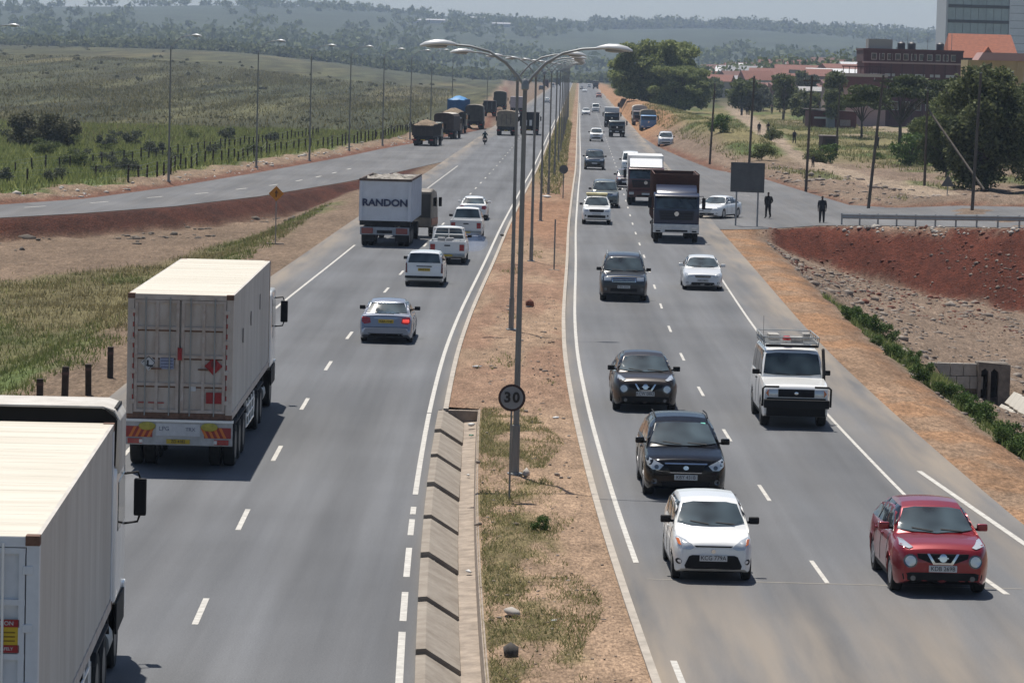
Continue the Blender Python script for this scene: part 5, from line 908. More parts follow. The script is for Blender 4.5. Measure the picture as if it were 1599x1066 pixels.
def lamp_post(label, x, y, rz, double=True, group=None, z=0.0, sc_=1.0):
    r = empty('street_lamp', (x, y, z), rz, label, 'street lamp', group); r.scale = (1, 1, sc_) if sc_ != 1 else (1, 1, 1)
    link('pole', pole_me, None, r); link('base_plate', base_me, None, r); link('hub', hub_me, None, r)
    for q in ((0, math.pi) if double else (0,)):
        a = link('arm', arm_me, None, r); a.rotation_euler = (0, 0, q); h = link('lamp_head', head_me, None, a); h.location = (1.62, 0, 10.0); link('lamp_glass', glass_me, None, h)
    return r
for k in range(14):
    y = 78 + 43.0 * k; lamp_post('%s double arm street lamp in the middle of the median' % ORD[k], float(C(y)) + .02 - (.15 if k == 1 else 0), y, -.0177 + (.12 if k == 1 else 0), True, 'street lamps along the median', .04)
for k, p_ in enumerate(((-28, 313), (263, 288), (400, 265), (483, 252), (545, 238), (597, 229), (640, 220), (672, 207), (705, 195), (760, 177))):
    x, y = G(*p_); lamp_post('%s single arm lamp in the row beyond the left slip road' % ORD[k], x, y, -.25, False, 'street lamps along the left slip road', zt(x, y), 1.10)
def timber_pole(label, px, py, h, lean=(0, 0), r=.13, cross=False, brace=None):
    x, y = G(px, py); z = zt(x, y); o = empty('utility_pole', (x, y, z), 0, label, 'utility pole', 'utility poles on the right'); MB().tube([(0, 0, -.3), (lean[0] * .5, 0, h * .5), (lean[0], lean[1], h)], [r, r * .85, r * .7], 10).build('shaft', WOODP, o, smooth=50)
    MB().cyl((lean[0], lean[1], h), (lean[0], lean[1], h + .06), r * .8, n=10).build('cap', STEEL, o)
    if cross: MB().box(lean[0] - .7, lean[0] + .7, -.06, .06, h - .45, h - .33).build('crossarm', WOODP, o); [MB().cyl((lean[0] + q, 0, h - .33), (lean[0] + q, 0, h - .17), .04, n=8).build('insulator', mat('porcelain', (.4, .36, .32), .4), o) for q in (-.6, 0, .6)]
    if brace: MB().tube([(0, 0, brace[1]), brace[0]], [.09, .10], 8).build('stay_pole', WOODP, o)
    return o
for lb, px, py, h, ln, cr, br in (('timber pole on the grassy slope above the silver car', 1108, 258, 8.2, .3, False, None), ('timber pole standing right behind the grey signboard', 1168, 285, 9.2, .25, False, None), ('timber pole beyond the kerb between the two standing men', 1258, 302, 9.4, .2, True, None), ('slim pole beside the small square kiosk', 1305, 252, 8.0, .2, False, None),
        ('leaning timber pole at the start of the guard rail', 1355, 335, 9.2, .75, True, None), ('timber pole with a long slanting stay', 1443, 303, 7.8, .0, False, ((3.9, -7.0, .1), 6.4)), ('timber pole rising behind the guard rail near the right edge', 1517, 349, 9.0, .25, False, None), ('far slim pole beside the winding footpath', 1224, 192, 6.5, .1, False, None), ('far slim pole left of the red shack', 1192, 178, 6.5, .1, False, None)):
    timber_pole(lb, px, py, h, (ln, 0), .12 if h > 7 else .10, cr, br)
# signs
def disc(root, name, z, r_, m1, y=0, th=.012): return MB().lathe([(r_, 0), (r_, th)], (0, y, z), 'y', 28).build(name, m1, root, smooth=40)
SGREY = mat('sign_face_grey', (.20, .205, .215), .5, noise=.1, nscale=6); SBLK = mat('sign_black', (.012, .010, .010), .6); SBACK = mat('sign_back', (.11, .118, .12), .6, .2, noise=.2, nscale=2)
x, y = G(795, 785); s30 = empty('speed_sign', (x, y, .05), 0, 'round 30 speed limit sign on a thin post in the median', 'road sign')
MB().cyl((0, 0, -.2), (0, 0, 2.0), .022, n=8).build('post', POLE, s30); rim_ = disc(s30, 'rim', 2.28, .30, mat('sign_rim', (.03, .010, .009), .5), -.03); fc = disc(s30, 'face', 2.28, .248, SGREY, -.036); text('3', .31, (-.095, -.044, 2.28), 'R', SBLK, fc, 'numeral', 1.0, .012); text('0', .31, (.095, -.044, 2.28), 'R', SBLK, fc, 'numeral', 1.0, .012)
x, y = G(865, 424); o = empty('marker_post', (x, y, .05), 0, 'thin bare post standing in the median past the third lamp', 'post'); MB().cyl((0, 0, -.2), (0, 0, 2.4), .035, n=8).build('shaft', POLE, o); MB().box(-.25, .25, -.15, .15, -.05, .05).build('footing', CONC, o, bevel=.02)
x, y = G(879, 312); o = empty('round_sign', (x, y, .05), 0, 'round sign seen from its dark back beside the oncoming lanes', 'road sign'); MB().cyl((0, 0, -.2), (0, 0, 2.2), .04, n=8).build('post', POLE, o); disc(o, 'plate', 2.15, .32, SBACK, -.05)
x, y = G(1165, 353); o = empty('signboard', (x, y, 0), -.25, 'large grey signboard on two posts seen from the back', 'signboard'); pb = MB().box(-1.07, 1.07, -.02, .02, 2.1, 3.95).build('panel', SBACK, o, bevel=.01)
for sx in (-.68, .68): MB().cyl((sx, .06, -.3), (sx, .06, 3.9), .055, n=10).build('post', STEEL, o)
for z in (2.35, 2.85, 3.35, 3.8): MB().box(-1.05, 1.05, -.05, -.021, z - .03, z + .03).build('rail', SBACK, pb)
x, y = G(430, 380); o = empty('warning_sign', (x, y, zt(x, y)), 0, 'yellow diamond warning sign on a pale post in the left verge', 'road sign'); zc = 2.62 - min(0, zt(x, y)) * .6
MB().cyl((0, 0, -.2), (0, 0, zc + .1), .03, n=8).build('post', mat('pale_post', (.30, .27, .25), .7), o); f_ = MB().prism(dia(0, zc, .40), 'y', -.05, -.035).build('plate', mat('sign_yellow', (.55, .21, .015), .5, noise=.15, nscale=5), o, bevel=.01)
MB().prism([(-.04, zc - .18), (.03, zc - .18), (.03, zc + .02), (.10, zc + .02), (0, zc + .20), (-.09, zc + .02), (-.04, zc + .02)], 'y', -.056, -.0505).build('arrow', mat('sign_dark', (.12, .045, .01), .6), f_); MB().box(-.45, .45, -.12, .12, 0, .06).build('foot', CONC, o)
x, y = G(1478, 334); o = empty('triangle_sign', (x, y, zt(x, y)), 0, 'small triangular sign seen from the back behind the guard rail', 'road sign'); MB().cyl((0, 0, -.2), (0, 0, 1.5), .035, n=8).build('post', STEEL, o); MB().prism([(-.48, .7), (.48, .7), (0, 1.5)], 'y', -.05, -.03).build('plate', SBACK, o, bevel=.01)
# guard rail on the bank
gr = empty('guard_rail', (0, 0, 0), 0, 'galvanised guard rail along the top of the red bank', 'guard rail'); gp = [(20.6, 212.0), (22.6, 208.6), (25, 204.6), (30, 196.9), (36, 195.4), (44, 193.8), (60, 191.2), (75, 190)]
def along(pts, step):
    out = []; acc = 0
    for a, b_ in zip(pts[:-1], pts[1:]):
        a = Vector(a); b_ = Vector(b_); d = (b_ - a).length; t = -acc if acc else 0; t = acc
        while t < d: out.append(a + (b_ - a) * (t / d)); t += step
        acc = t - d
    return out
gpts = along(gp, 1.9); zz = [float(ztop(q.x)) for q in gpts]
for q, z in zip(gpts, zz): MB().box(q.x - .05, q.x + .05, q.y + .03, q.y + .13, z - .5, z + .72).build('post', STEEL, gr)
wb_ = MB(); prf = [(0, .38), (-.05, .42), (-.06, .47), (-.01, .52), (-.01, .55), (-.06, .60), (-.05, .65), (0, .69)]; n = len(prf); vs = []
for q, z in zip(gpts, zz): vs += [(q.x, q.y + a, z + b_) for a, b_ in prf]
wb_.add(vs, [(i * n + k, i * n + k + 1, (i + 1) * n + k + 1, (i + 1) * n + k) for i in range(len(gpts) - 1) for k in range(n - 1)]).build('beam', STEEL, gr, smooth=60)
# roadside timber bollards
bol = None
for k, (px, py) in enumerate(((62, 640), (101, 622), (138, 615), (172, 588), (215, 560))):
    x, y = G(px, py); x = min(x, -11.8)
    o = empty('bollard', (x, y, zt(x, y)), random.uniform(-.2, .2), '%s of the short dark timber bollards beside the left verge' % ['leftmost', 'second from left', 'third from left', 'fourth from left', 'rightmost'][k], 'bollard', 'timber bollards on the left verge'); o.rotation_euler[1] = random.uniform(-.03, .03)
    MB().box(-.085, .085, -.085, .085, -.3, .88 + .05 * (k % 2)).build('shaft', POST, o, bevel=.012); MB().box(-.088, .088, -.088, .088, .70, .78).build('band', mat('faded_band', (.10, .055, .045), .8), o)
# fences on the left
def fence(name, label, pts, step, h):
    f = empty(name, (0, 0, 0), 0, label, 'fence'); ps = along(pts, step); tops = []
    for q in ps:
        z = zt(q.x, q.y); hh = h * random.uniform(.85, 1.1); o = MB().tube([(0, 0, -.2), (random.uniform(-.05, .05), 0, hh)], [.09, .075], 6).build('post', POST, f); o.location = (q.x + random.uniform(-.1, .1), q.y, z); tops.append((q.x, q.y, z))
    for t in (.35, .7, .95): MB().tube([(x, y, z + h * t) for x, y, z in tops], .008, 4).build('wire', STEEL, f)
fence('post_fence', 'row of dark timber posts beyond the left slip road', [(-52, 232), (-36.5, 241), (-28.6, 250), (-27.6, 262), (-26.8, 284), (-25.2, 297), (-23.6, 330), (-19.8, 361), (-17.0, 395), (-14.5, 440), (-13.0, 500)], 3.3, 1.25)
fence('post_fence', 'second farther row of timber posts crossing the green field', [(-46, 264), (-40, 290), (-36, 318), (-33, 350), (-30, 395), (-26.5, 450)], 3.6, 1.25)
# culvert in the ditch on the right
cv = empty('culvert', (0, 0, 0), 0, 'concrete block culvert with twin dark openings in the ditch', 'culvert'); BLK = mat('concrete_block', (.36, .33, .29), .9, noise=.2, nscale=4, bump=.3); DARKW = mat('head_wall', (.20, .17, .14), .95, noise=.4, nscale=3, bump=.4)
cx, cy_ = G(1437, 600, -2.7); yv = 130.2
for row in range(3):
    for k in range(4 - (row == 0)):
        x0 = 16.0 + k * .52 + (.26 if row % 2 else 0); MB().box(x0 + .01, x0 + .51, yv - .12 + random.uniform(-.01, .01), yv + .1, -2.95 + row * .50, -2.47 + row * .50).build('block', BLK, cv, bevel=.015)
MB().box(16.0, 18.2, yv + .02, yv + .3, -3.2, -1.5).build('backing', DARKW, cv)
MB().prism([(18.1, -3.2), (18.22, -3.2), (18.22, -1.72), (18.38, -1.62), (18.50, -1.75), (18.50, -3.2), (18.60, -3.2), (18.60, -1.75), (18.72, -1.62), (18.90, -1.78), (18.90, -3.2), (19.35, -3.2), (19.35, -1.46), (18.1, -1.38)], 'y', yv - .35, yv - .05).build('head_wall', DARKW, cv)
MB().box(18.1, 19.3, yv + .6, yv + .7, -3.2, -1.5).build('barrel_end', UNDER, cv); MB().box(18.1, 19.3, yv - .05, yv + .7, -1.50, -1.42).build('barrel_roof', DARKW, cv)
MB().box(17.1, 18.3, yv - 1.6, yv - .9, -2.95, -2.83).build('apron', BLK, cv, bevel=.02)
for k, (x0, y0) in enumerate(((18.6, 126.6), (18.75, 121.6))):
    for j in range(4):
        for i in range(2):
            o = MB().box(-.28, .28, -.62, .62, -.07, .07).build('lining_slab', mat('pale_slab', (.52, .49, .43), .85, noise=.15, nscale=3), cv, bevel=.02); o.location = (x0 + .42 * i, y0 - j * 1.1 - .25 * i, -2.98 + .50 * i); o.rotation_euler = (0, R(-50), R(6))
# ------------------------------------------------------------------ loose things: rubble, litter
def ico():
    bm = bmesh.new(); bmesh.ops.create_icosphere(bm, subdivisions=1, radius=1); v = np.array([p.co for p in bm.verts]); f = np.array([[q.index for q in p.verts] for p in bm.faces]); bm.free(); return v, f
IV, IF = ico()
def rocks(name, pts, sizes, material, flat=.65, label=None):
    n = len(pts); V = np.tile(IV, (n, 1, 1)) * (1 + (rng.random((n, len(IV), 1)) - .5) * .55); a = rng.random(n) * 6.28; c_, s_ = np.cos(a)[:, None], np.sin(a)[:, None]; st = sizes[:, None, None] * np.stack([1 + .5 * rng.random(n), .7 + .5 * rng.random(n), flat * (.6 + .7 * rng.random(n))], 1)[:, None, :]
    V = V * st; X = V[..., 0] * c_ - V[..., 1] * s_; Y = V[..., 0] * s_ + V[..., 1] * c_; V = np.stack([X, Y, V[..., 2]], -1) + np.asarray(pts)[:, None, :]
    F = (IF[None] + (np.arange(n) * len(IV))[:, None, None]).reshape(-1, 3); o = link(name, npmesh(name, V.reshape(-1, 3), F, material)); tag(o, label, 'rubble' if label else None, kind='stuff'); return o
def scatter(n, x0, x1, y0, y1, cond):
    x = rng.uniform(x0, x1, n); y = rng.uniform(y0, y1, n); k = cond(x, y); x, y = x[k], y[k]; return np.stack([x, y, ZT(x, y)], 1)
ROCK = mat('rubble_stone', (.36, .31, .26), .95, c2=(.10, .07, .055), nscale=1.2); ROCKR = mat('red_clods', (.16, .055, .035), .95, noise=.4, nscale=2); ROCKW = mat('pale_stone', (.46, .42, .37), .95, noise=.25, nscale=2)
pt = scatter(16000, 12.5, 32, 72, 200, lambda x, y: (x - C(y) > 13.2) & (ZT(x, y) < ztop(x) - .12) & (rng.random(len(x)) < np.where(fbm(x * .5, y * .25, 3) > .46, .55, .1)) & (ZT(x, y) < -.25)); rocks('rubble', pt, rng.gamma(1.5, .035, len(pt)) + .03, ROCK, label='grey brown broken rubble strewn over the ditch floor')
pt = scatter(2600, 13.5, 40, 165, 212, lambda x, y: (np.interp(x, YTX, YTY) - y > -1) & (ZT(x, y) > -3.2) & (x - C(y) > 13.6)); rocks('clods', pt, rng.gamma(1.4, .03, len(pt)) + .02, ROCKR, label='dark red earth clods on the face of the bank')
pt = scatter(2200, 20, 45, 190, 212, lambda x, y: np.abs(np.interp(x, YTX, YTY) - y - .8) < 1.2); rocks('pale_stones', pt, rng.gamma(2, .03, len(pt)) + .03, ROCKW, label='pale stones along the top edge of the red bank')
pt = scatter(5000, 14, 60, 230, 330, lambda x, y: (x > np.interp(y, RFY, RFX) + 1.2) & (x < np.interp(y, RFY, RFX) + 9) & (fbm(x * .4, y * .2, 3) > .42)); rocks('kerbside_rubble', pt, rng.gamma(2, .05, len(pt)) + .04, ROCK, label='stony rubble behind the kerb of the right slip road')
pt = scatter(3000, -45, -12, 205, 420, lambda x, y: (np.interp(y, LFY, LFX) - x > .8) & (np.interp(y, LFY, LFX) - x < 3.4)); rocks('verge_stones', pt, rng.gamma(2, .04, len(pt)) + .03, ROCKW, label='pale stones heaped along the far edge of the left slip road')
pt = scatter(1800, -40, -12, 150, 230, lambda x, y: (x - np.interp(y, LNY, LNX) > 2.5) & (x - np.interp(y, LNY, LNX) < 13) & (fbm(x * .3, y * .3, 3) > .48)); rocks('field_rubble', pt, rng.gamma(2, .05, len(pt)) + .04, mat('dark_rubble', (.15, .125, .10), .95, noise=.5, nscale=1.5), label='dark broken stones in the verge below the left slip road')
pt = scatter(900, -1.5, 2.2, 50, 140, lambda x, y: (np.abs(x - C(y) - .3) < 1.2)); pt[:, 2] = .09; rocks('pebbles', pt, rng.gamma(1.3, .012, len(pt)) + .010, ROCK, label='small pebbles scattered on the median')
LIT = mat('litter_white', (.62, .62, .60), .6); LITG = mat('litter_green', (.03, .16, .09), .5); DSTONE = mat('dark_stone', (.07, .062, .055), .95, noise=.4, nscale=6)
def litter(name, label, px, py, sz, m_, z=.10, flat=.35, cat='litter'):
    x, y = G(px, py, z); V = IV * (1 + (rng.random((len(IV), 1)) - .5) * .6) * np.array([sz, sz * .7, sz * flat]); o = link(name, npmesh(name, V, IF, m_)); o.location = (x, y, z + sz * flat * .5); o.rotation_euler = (0, 0, random.random() * 3); tag(o, label, cat); return o
litter('stone', 'flat pale stone lying in the median grass', 799, 957, .20, ROCKW, cat='stone'); litter('stone', 'dark lump of stone in the near median grass', 797, 1024, .17, DSTONE, flat=.8, cat='stone'); litter('stone', 'grey and white stone at the foot of the nearest lamp', 822, 742, .14, ROCKW, flat=.8, cat='stone')
litter('litter', 'white scrap lying in the drain channel halfway along', 732, 893, .10, LIT, -.20); litter('litter', 'green scrap in the head of the drain channel', 737, 680, .08, LITG, -.20); litter('litter', 'white rubbish at the head of the drain channel', 736, 664, .16, LIT, -.15)
litter('litter', 'white scraps on the red soil right of the speed sign', 868, 652, .14, LIT, .1, .2); litter('litter', 'pale board on the median soil left of the nearest lamp', 744, 573, .20, LIT, .1, .2); litter('litter', 'white scrap on the bare soil right of the flat stone', 866, 969, .06, LIT); litter('litter', 'dark rag on the kerb beside the outgoing lane', 784, 368, .16, SBLK, .12, .5); litter('stone', 'reddish dark clod beside the third lamp', 828, 478, .2, ROCKR, .1, .9, 'stone')
litter('litter', 'white paper in the drain channel near its far end', 731, 742, .07, LIT, -.2); litter('litter', 'pale rubbish at the base of the fourth lamp', 855, 308, .35, LIT, .1, .3)
# ------------------------------------------------------------------ vegetation
def leaf_quads(P, size, asp=.6, up=0.0):
    n = len(P); a = rng.normal(size=(n, 3)); a[:, 2] *= (1 - up); a /= np.linalg.norm(a, axis=1)[:, None] + 1e-9; b = rng.normal(size=(n, 3)); b -= (b * a).sum(1)[:, None] * a; b /= np.linalg.norm(b, axis=1)[:, None] + 1e-9
    s = (size * (.6 + .8 * rng.random(n)))[:, None]; a = a * s; b = b * s * asp
    V = np.stack([P - a, P - b * .9, P + a, P + b * .9], 1).reshape(-1, 3); return V, np.arange(4 * n).reshape(n, 4)
def in_ell(n, c, r, bias=.5):
    d = rng.normal(size=(n, 3)); d /= np.linalg.norm(d, axis=1)[:, None]; return np.asarray(c) + d * (rng.random(n) ** bias)[:, None] * np.asarray(r)
LEAFD = leafmat('leaf_dark', (.042, .058, .024), (.19, .21, .095), .4); LEAFM = leafmat('leaf_mid', (.06, .082, .03), (.17, .195, .075), .35); LEAFA = leafmat('leaf_acacia', (.035, .052, .018), (.12, .14, .05)); LEAFB = leafmat('leaf_bright', (.035, .075, .018), (.13, .19, .055)); LEAFO = leafmat('leaf_brownish', (.065, .065, .036), (.15, .145, .08)); LEAFG = leafmat('leaf_greyish', (.05, .06, .04), (.14, .15, .10))
BARK = mat('bark', (.085, .068, .052), .95, noise=.4, nscale=4, bump=.5)
def make_tree(clumps, leaf, lsize, trunk_h, trunk_r, M, per=1.0, limbs=True, up=0.0):
    P = np.concatenate([in_ell(int(n * per), c, r, .55) for c, r, n in clumps]); V, F = leaf_quads(P, leaf if np.isscalar(leaf) else leaf, .55, up); me = npmesh('crown', V, F, M)
    t = MB(); t.tube([(0, 0, -.3), (.05, 0, trunk_h * .5), (0, .05, trunk_h)], [trunk_r, trunk_r * .8, trunk_r * .6], 8)
    if limbs:
        for c, r, n in clumps[:14]: m_ = (c[0] * .45, c[1] * .45, trunk_h + (c[2] - trunk_h) * .55); t.tube([(0, 0, trunk_h * .85), m_, c], [trunk_r * .5, trunk_r * .28, trunk_r * .1], 6)
    tm = t.mesh('trunk', smooth=60); tm.materials.append(BARK); return tm, me
def tree(name, label, loc, meshes, rz=0, sc_=1, cat='tree', group=None):
    o = empty(name, loc, rz, label, cat, group); o.scale = (sc_, sc_, sc_); link('trunk', meshes[0], None, o); link('crown', meshes[1], None, o); return o
def rc(n, rx, ry, z0, z1, r, cnt, flat=.7):
    out = []
    for _ in range(n):
        a = random.random() * 6.283; q = math.sqrt(random.random()); z = random.uniform(z0, z1); s = random.uniform(.7, 1.25); out.append(((rx * q * math.cos(a), ry * q * math.sin(a), z), (r * s, r * s, r * s * flat), int(cnt * s)))
    return out
# dark trees at the right edge
big = make_tree(rc(40, 3.4, 3.0, 1.2, 8.6, 1.35, 420, .85) + rc(10, 1.6, 1.6, 8.2, 9.6, .9, 220, .9), .20, 0, 3.0, .28, LEAFD)
big2 = make_tree(rc(34, 3.0, 3.0, 1.4, 7.4, 1.3, 380, .8), .20, 0, 2.6, .26, LEAFM)
for lb, px, py, ms, s, rz in (('tall dense dark tree filling the right edge behind the slanting stay', 1535, 306, big, 1.0, 0), ('dense dark tree cut off by the right edge of the picture', 1625, 300, big, .95, 2.1), ('shorter leafy tree between the timber poles and the dense dark tree', 1478, 285, big2, .72, 1.0), ('leafy tree right behind the tall dense dark one', 1578, 262, big2, 1.05, 3.3), ('leafy tree half hidden behind the pole with the stay', 1500, 268, big2, .95, 4.4), ('low leafy tree behind the bright green shrub', 1440, 262, big2, .62, 5.2)):
    x, y = G(px, py); tree('broadleaf_tree', lb, (x, y, zt(x, y) - .1), ms, rz, s)
# flat-topped acacias
ac = make_tree([((x, y, 6.2 + random.uniform(-.3, 2.6) - .06 * (x * x + y * y) * .3), (1.7, 1.7, .45), 520) for x, y in [(random.uniform(-5.4, 5.4), random.uniform(-3.5, 3.5)) for _ in range(24)]], .20, 0, 3.6, .24, LEAFA)
x, y = G(1404, 236); tree('acacia_tree', 'wide flat topped acacia left of the dense dark trees', (x, y, zt(x, y) - 1.0), ac, 0, 1.22); x, y = G(1345, 222); tree('acacia_tree', 'low spreading acacia behind the red shack', (x, y, zt(x, y)), ac, 2.0, .8)
LEAFT = leafmat('leaf_tree_light', (.11, .145, .05), (.32, .35, .15), .45); big3 = make_tree([((x, y, 7.5 + random.uniform(-5.5, 6.5) * math.sqrt(max(.05, 1 - (x / 9.2) ** 2))), (2.3, 2.3, 1.2), 420) for x, y in [(random.uniform(-8, 8), random.uniform(-4, 4)) for _ in range(80)]], .36, 0, 4.5, .4, LEAFT)
for lb, px, py, s, rz in (('huge spreading tree on the verge above the parked blue lorry', 1024, 178, 1.06, 0), ('lower spreading tree joined to the right side of the huge one', 1064, 180, .74, 2.4), ('spreading tree left of the huge one, hanging over the far road', 988, 170, .60, 4.0)):
    x, y = G(px, py); tree('spreading_tree', lb, (x, y, zt(x, y) - .2), big3, rz, s)
# trees in front of the town
mids = [make_tree(rc(22, 3.0, 3.0, 2.5, 7.5, 1.5, 130, .8), .42, 0, 2.6, .22, M_) for M_ in (LEAFM, LEAFG, LEAFD)] + [make_tree(rc(18, 1.5, 1.5, 2, 10, 1.2, 110, 1.0), .4, 0, 3, .2, LEAFD)]
for k in range(26):
    px = random.choice([random.uniform(1080, 1310), random.uniform(1080, 1310), random.uniform(1300, 1470)]); d = random.uniform(560, 1000); x = (px - 799.5) / FPX * d; z = zt(x, d)
    tree('town_tree', 'grey green tree standing in front of the distant town roofs', (x, d, z - .2), mids[k % 4], random.random() * 6, random.uniform(.6, 1.0), 'tree', 'trees in front of the distant town')
# dark round bush and shrubs on the left
bush = make_tree(rc(26, 3.4, 2.6, .5, 2.9, 1.0, 420, .75), .16, 0, .8, .12, LEAFO); x, y = G(70, 222); tree('bush', 'large dark rounded thorn bush in the green field on the left', (x, y, zt(x, y)), bush, 0, 1.05, 'bush')
sh = [make_tree(rc(12, 1.3, 1.1, .3, 1.7, .55, 150, .8), .11, 0, .5, .05, M_) for M_ in (LEAFM, LEAFO, LEAFG, LEAFB)]
for k in range(34):
    t = random.random(); y = random.uniform(236, 420); x = float(np.interp(y, LFY, LFX)) - random.uniform(5, 30) * (y / 260) ; tree('shrub', 'low thorny shrub growing in the field behind the post fence', (x, y, zt(x, y) - .35), sh[(0, 2, 2)[k % 3]], random.random() * 6, random.uniform(.5, 1.1), 'shrub', 'shrubs in the left field')
for k in range(26):
    y = random.uniform(80, 137); s_ = random.uniform(13.1, 15.0); x = float(C(y)) + s_; tree('weed_clump', 'leafy green weed clump on the slope of the right ditch', (x, y, zt(x, y) - .05), sh[3], random.random() * 6, random.uniform(.16, .42), 'weeds', 'weed clumps along the right ditch')
for k in range(14):
    px = random.uniform(1080, 1580); py = random.uniform(225, 320); x, y = G(px, py)
    if x > np.interp(y, RFY, RFX) + 4: tree('shrub', 'green shrub among the bare ground beyond the right slip road', (x, y, zt(x, y) - .05), sh[random.choice((0, 3))], random.random() * 6, random.uniform(.5, 1.1), 'shrub', 'shrubs beyond the right slip road')
x, y = G(1420, 268); tree('shrub', 'rounded bright green shrub left of the pole with the stay', (x, y, zt(x, y)), sh[3], 0, 1.7, 'shrub'); x, y = G(845, 835); tree('weed_clump', 'small green weed tuft on the right of the median grass', (x, y, .06), sh[3], 1, .17, 'weeds')
# grass
def blades(name, P, h, wd, M, label, lean=.35):
    n = len(P); a = rng.random(n) * 6.283; d = np.stack([np.cos(a), np.sin(a), 0 * a], 1) * (wd * (.6 + .8 * rng.random(n)))[:, None]; H = h * (.5 + rng.random(n)); ln = rng.normal(size=(n, 2)) * lean
    T = P + np.stack([ln[:, 0] * H, ln[:, 1] * H, H], 1); V = np.stack([P - d, P + d, T], 1).reshape(-1, 3); o = link(name, npmesh(name, V, np.arange(3 * n).reshape(n, 3), M)); tag(o, label, 'grass', kind='stuff'); return o
GDRY = leafmat('grass_dry', (.15, .125, .06), (.34, .29, .15), .4); GGRN = leafmat('grass_green', (.085, .115, .034), (.22, .24, .085), .4); GMIX = leafmat('grass_mixed', (.12, .13, .05), (.34, .31, .15), .4)
cond = lambda x, y: (rng.random(len(x)) < .25 + .9 * sst(.36, .6, fbm(x * .8 + 2, y * .45, 3))) & (x - C(y) < -13.6 - (fbm(x * .6, y * .3, 3) - .47) * 3) & (np.interp(x, LNX, LNY) - y > 50 - (fbm(x * .12, y * .05, 3) - .47) * 40 + rng.normal(size=len(x)) * 3)
pt = scatter(260000, -45, -12.5, 70, 230, cond); k = fbm(pt[:, 0] * .12, pt[:, 1] * .05, 4) > .43 + rng.normal(size=len(pt)) * .06
blades('verge_grass', pt[k], .19, .018, GGRN, 'green rough grass on the left verge'); blades('dry_verge_grass', pt[~k], .20, .018, GDRY, 'dry straw coloured grass on the left verge')
mc = lambda x, y: (x - C(y) > -.8) & (x - C(y) < 1.0 - .3 * np.sin(y * .5)) & (fbm(x * 1.6 + 7, y * .5, 4) + rng.normal(size=len(x)) * .06 + .06 * sst(.3, -.6, x - C(y)) > .44) & (y < 93)
pt = scatter(60000, -1.2, 2.4, 50, 95, mc); pt[:, 2] = .07; k = rng.random(len(pt)) < .62; blades('median_grass', pt[k], .085, .012, GMIX, 'short scrubby grass on the near median', .6); blades('median_straw', pt[~k], .06, .011, GDRY, 'dry straw on the near median', .8)
pt = scatter(9000, -1.2, 3, 100, 190, lambda x, y: (np.abs(x - C(y)) < 1.4) & (fbm(x * .9 + 3, y * .14, 3) > .60)); pt[:, 2] = .07; blades('median_tufts', pt, .12, .02, GMIX, 'sparse grass tufts around the farther lamps', .6)
pt = scatter(14000, 2, 9, 250, 620, lambda x, y: (x - C(y) < .9) & (x - C(y) > -1.5)); pt[:, 2] = .06; blades('far_median_grass', pt, .35, .05, GMIX, 'long grass on the far median')
pt = scatter(60000, 12.5, 19, 72, 150, lambda x, y: (x - C(y) > 13.1 + .5 * vnoise(y * .4, 0 * y)) & (x - C(y) < 15.0 + 1.4 * vnoise(y * .3, 0 * y + 5)) & (fbm(x * .9, y * .4, 3) + rng.normal(size=len(x)) * .05 > .50)); blades('ditch_grass', pt, .22, .02, leafmat('grass_ditch', (.09, .13, .04), (.26, .30, .11), .4), 'green grass on the slope of the right ditch')
pt = scatter(120000, -75, -14, 205, 480, lambda x, y: (np.interp(y, LFY, LFX) - x > 3.8)); blades('field_grass', pt, .50, .05, leafmat('grass_field', (.12, .15, .045), (.32, .33, .12), .45), 'tall green grass of the left field')
pt = scatter(70000, 14, 60, 235, 640, lambda x, y: (x > np.interp(y, RFY, RFX) + 3) & (fbm(x * .12, y * .05, 4) > np.where(y > 330, .38, .52)) & (np.abs(x - np.interp(y, [232, 255, 300, 345, 400, 470, 560, 700], [40, 33, 30.5, 29.5, 31.5, 35.5, 40, 46.5])) > 2.2)); blades('slope_grass', pt, .32, .05, GMIX, 'yellow green grass on the slope beyond the right slip road')
pt = scatter(150000, -230, -18, 380, 1250, lambda x, y: (x > -.19 * y) & (np.interp(y, LFY, LFX) - x > 4 + y * .012) & (rng.random(len(x)) < .25 + sst(.38, .6, fbm(x * .12, y * .008, 3)))); blades('plain_grass', pt, .6, .11, leafmat('grass_plain', (.085, .082, .038), (.23, .205, .10), .4), 'brownish olive grass and low herbs of the wide left plain', .5)
# far scrub and woods: masses nobody could count
def scrub(name, label, pts, r, per, lsz, M, flat=.7, cat='scrub'):
    n = len(pts); s = r * (.5 + rng.random(n)); d = rng.normal(size=(n, per, 3)); d /= np.linalg.norm(d, axis=2)[..., None]; P = pts[:, None, :] + d * (rng.random((n, per)) ** .5)[..., None] * s[:, None, None] * np.array([1, 1, flat]); P[..., 2] += (s * flat * .8)[:, None]
    V, F = leaf_quads(P.reshape(-1, 3), lsz, .7); o = link(name, npmesh(name, V, F, M)); tag(o, label, cat, kind='stuff')
pt = scatter(2400, -170, -20, 330, 1000, lambda x, y: (x > -.21 * y) & (np.interp(y, LFY, LFX) - x > 6 + y * .02) & (rng.random(len(x)) < sst(.45, .62, fbm(x * .05, y * .025, 3)))); scrub('field_scrub', 'low scrub dotted over the left plain', pt, .42, 18, .17, LEAFO, .45)
pt = scatter(500, -430, -10, 900, 2000, lambda x, y: (x > -.21 * y) & (x < -60 + .02 * y) & (rng.random(len(x)) < sst(.38, .6, fbm(x * .012, y * .004, 3)))); scrub('far_scrub', 'dark bushes over the far plain', pt, 1.0, 22, .42, LEAFO, .4)
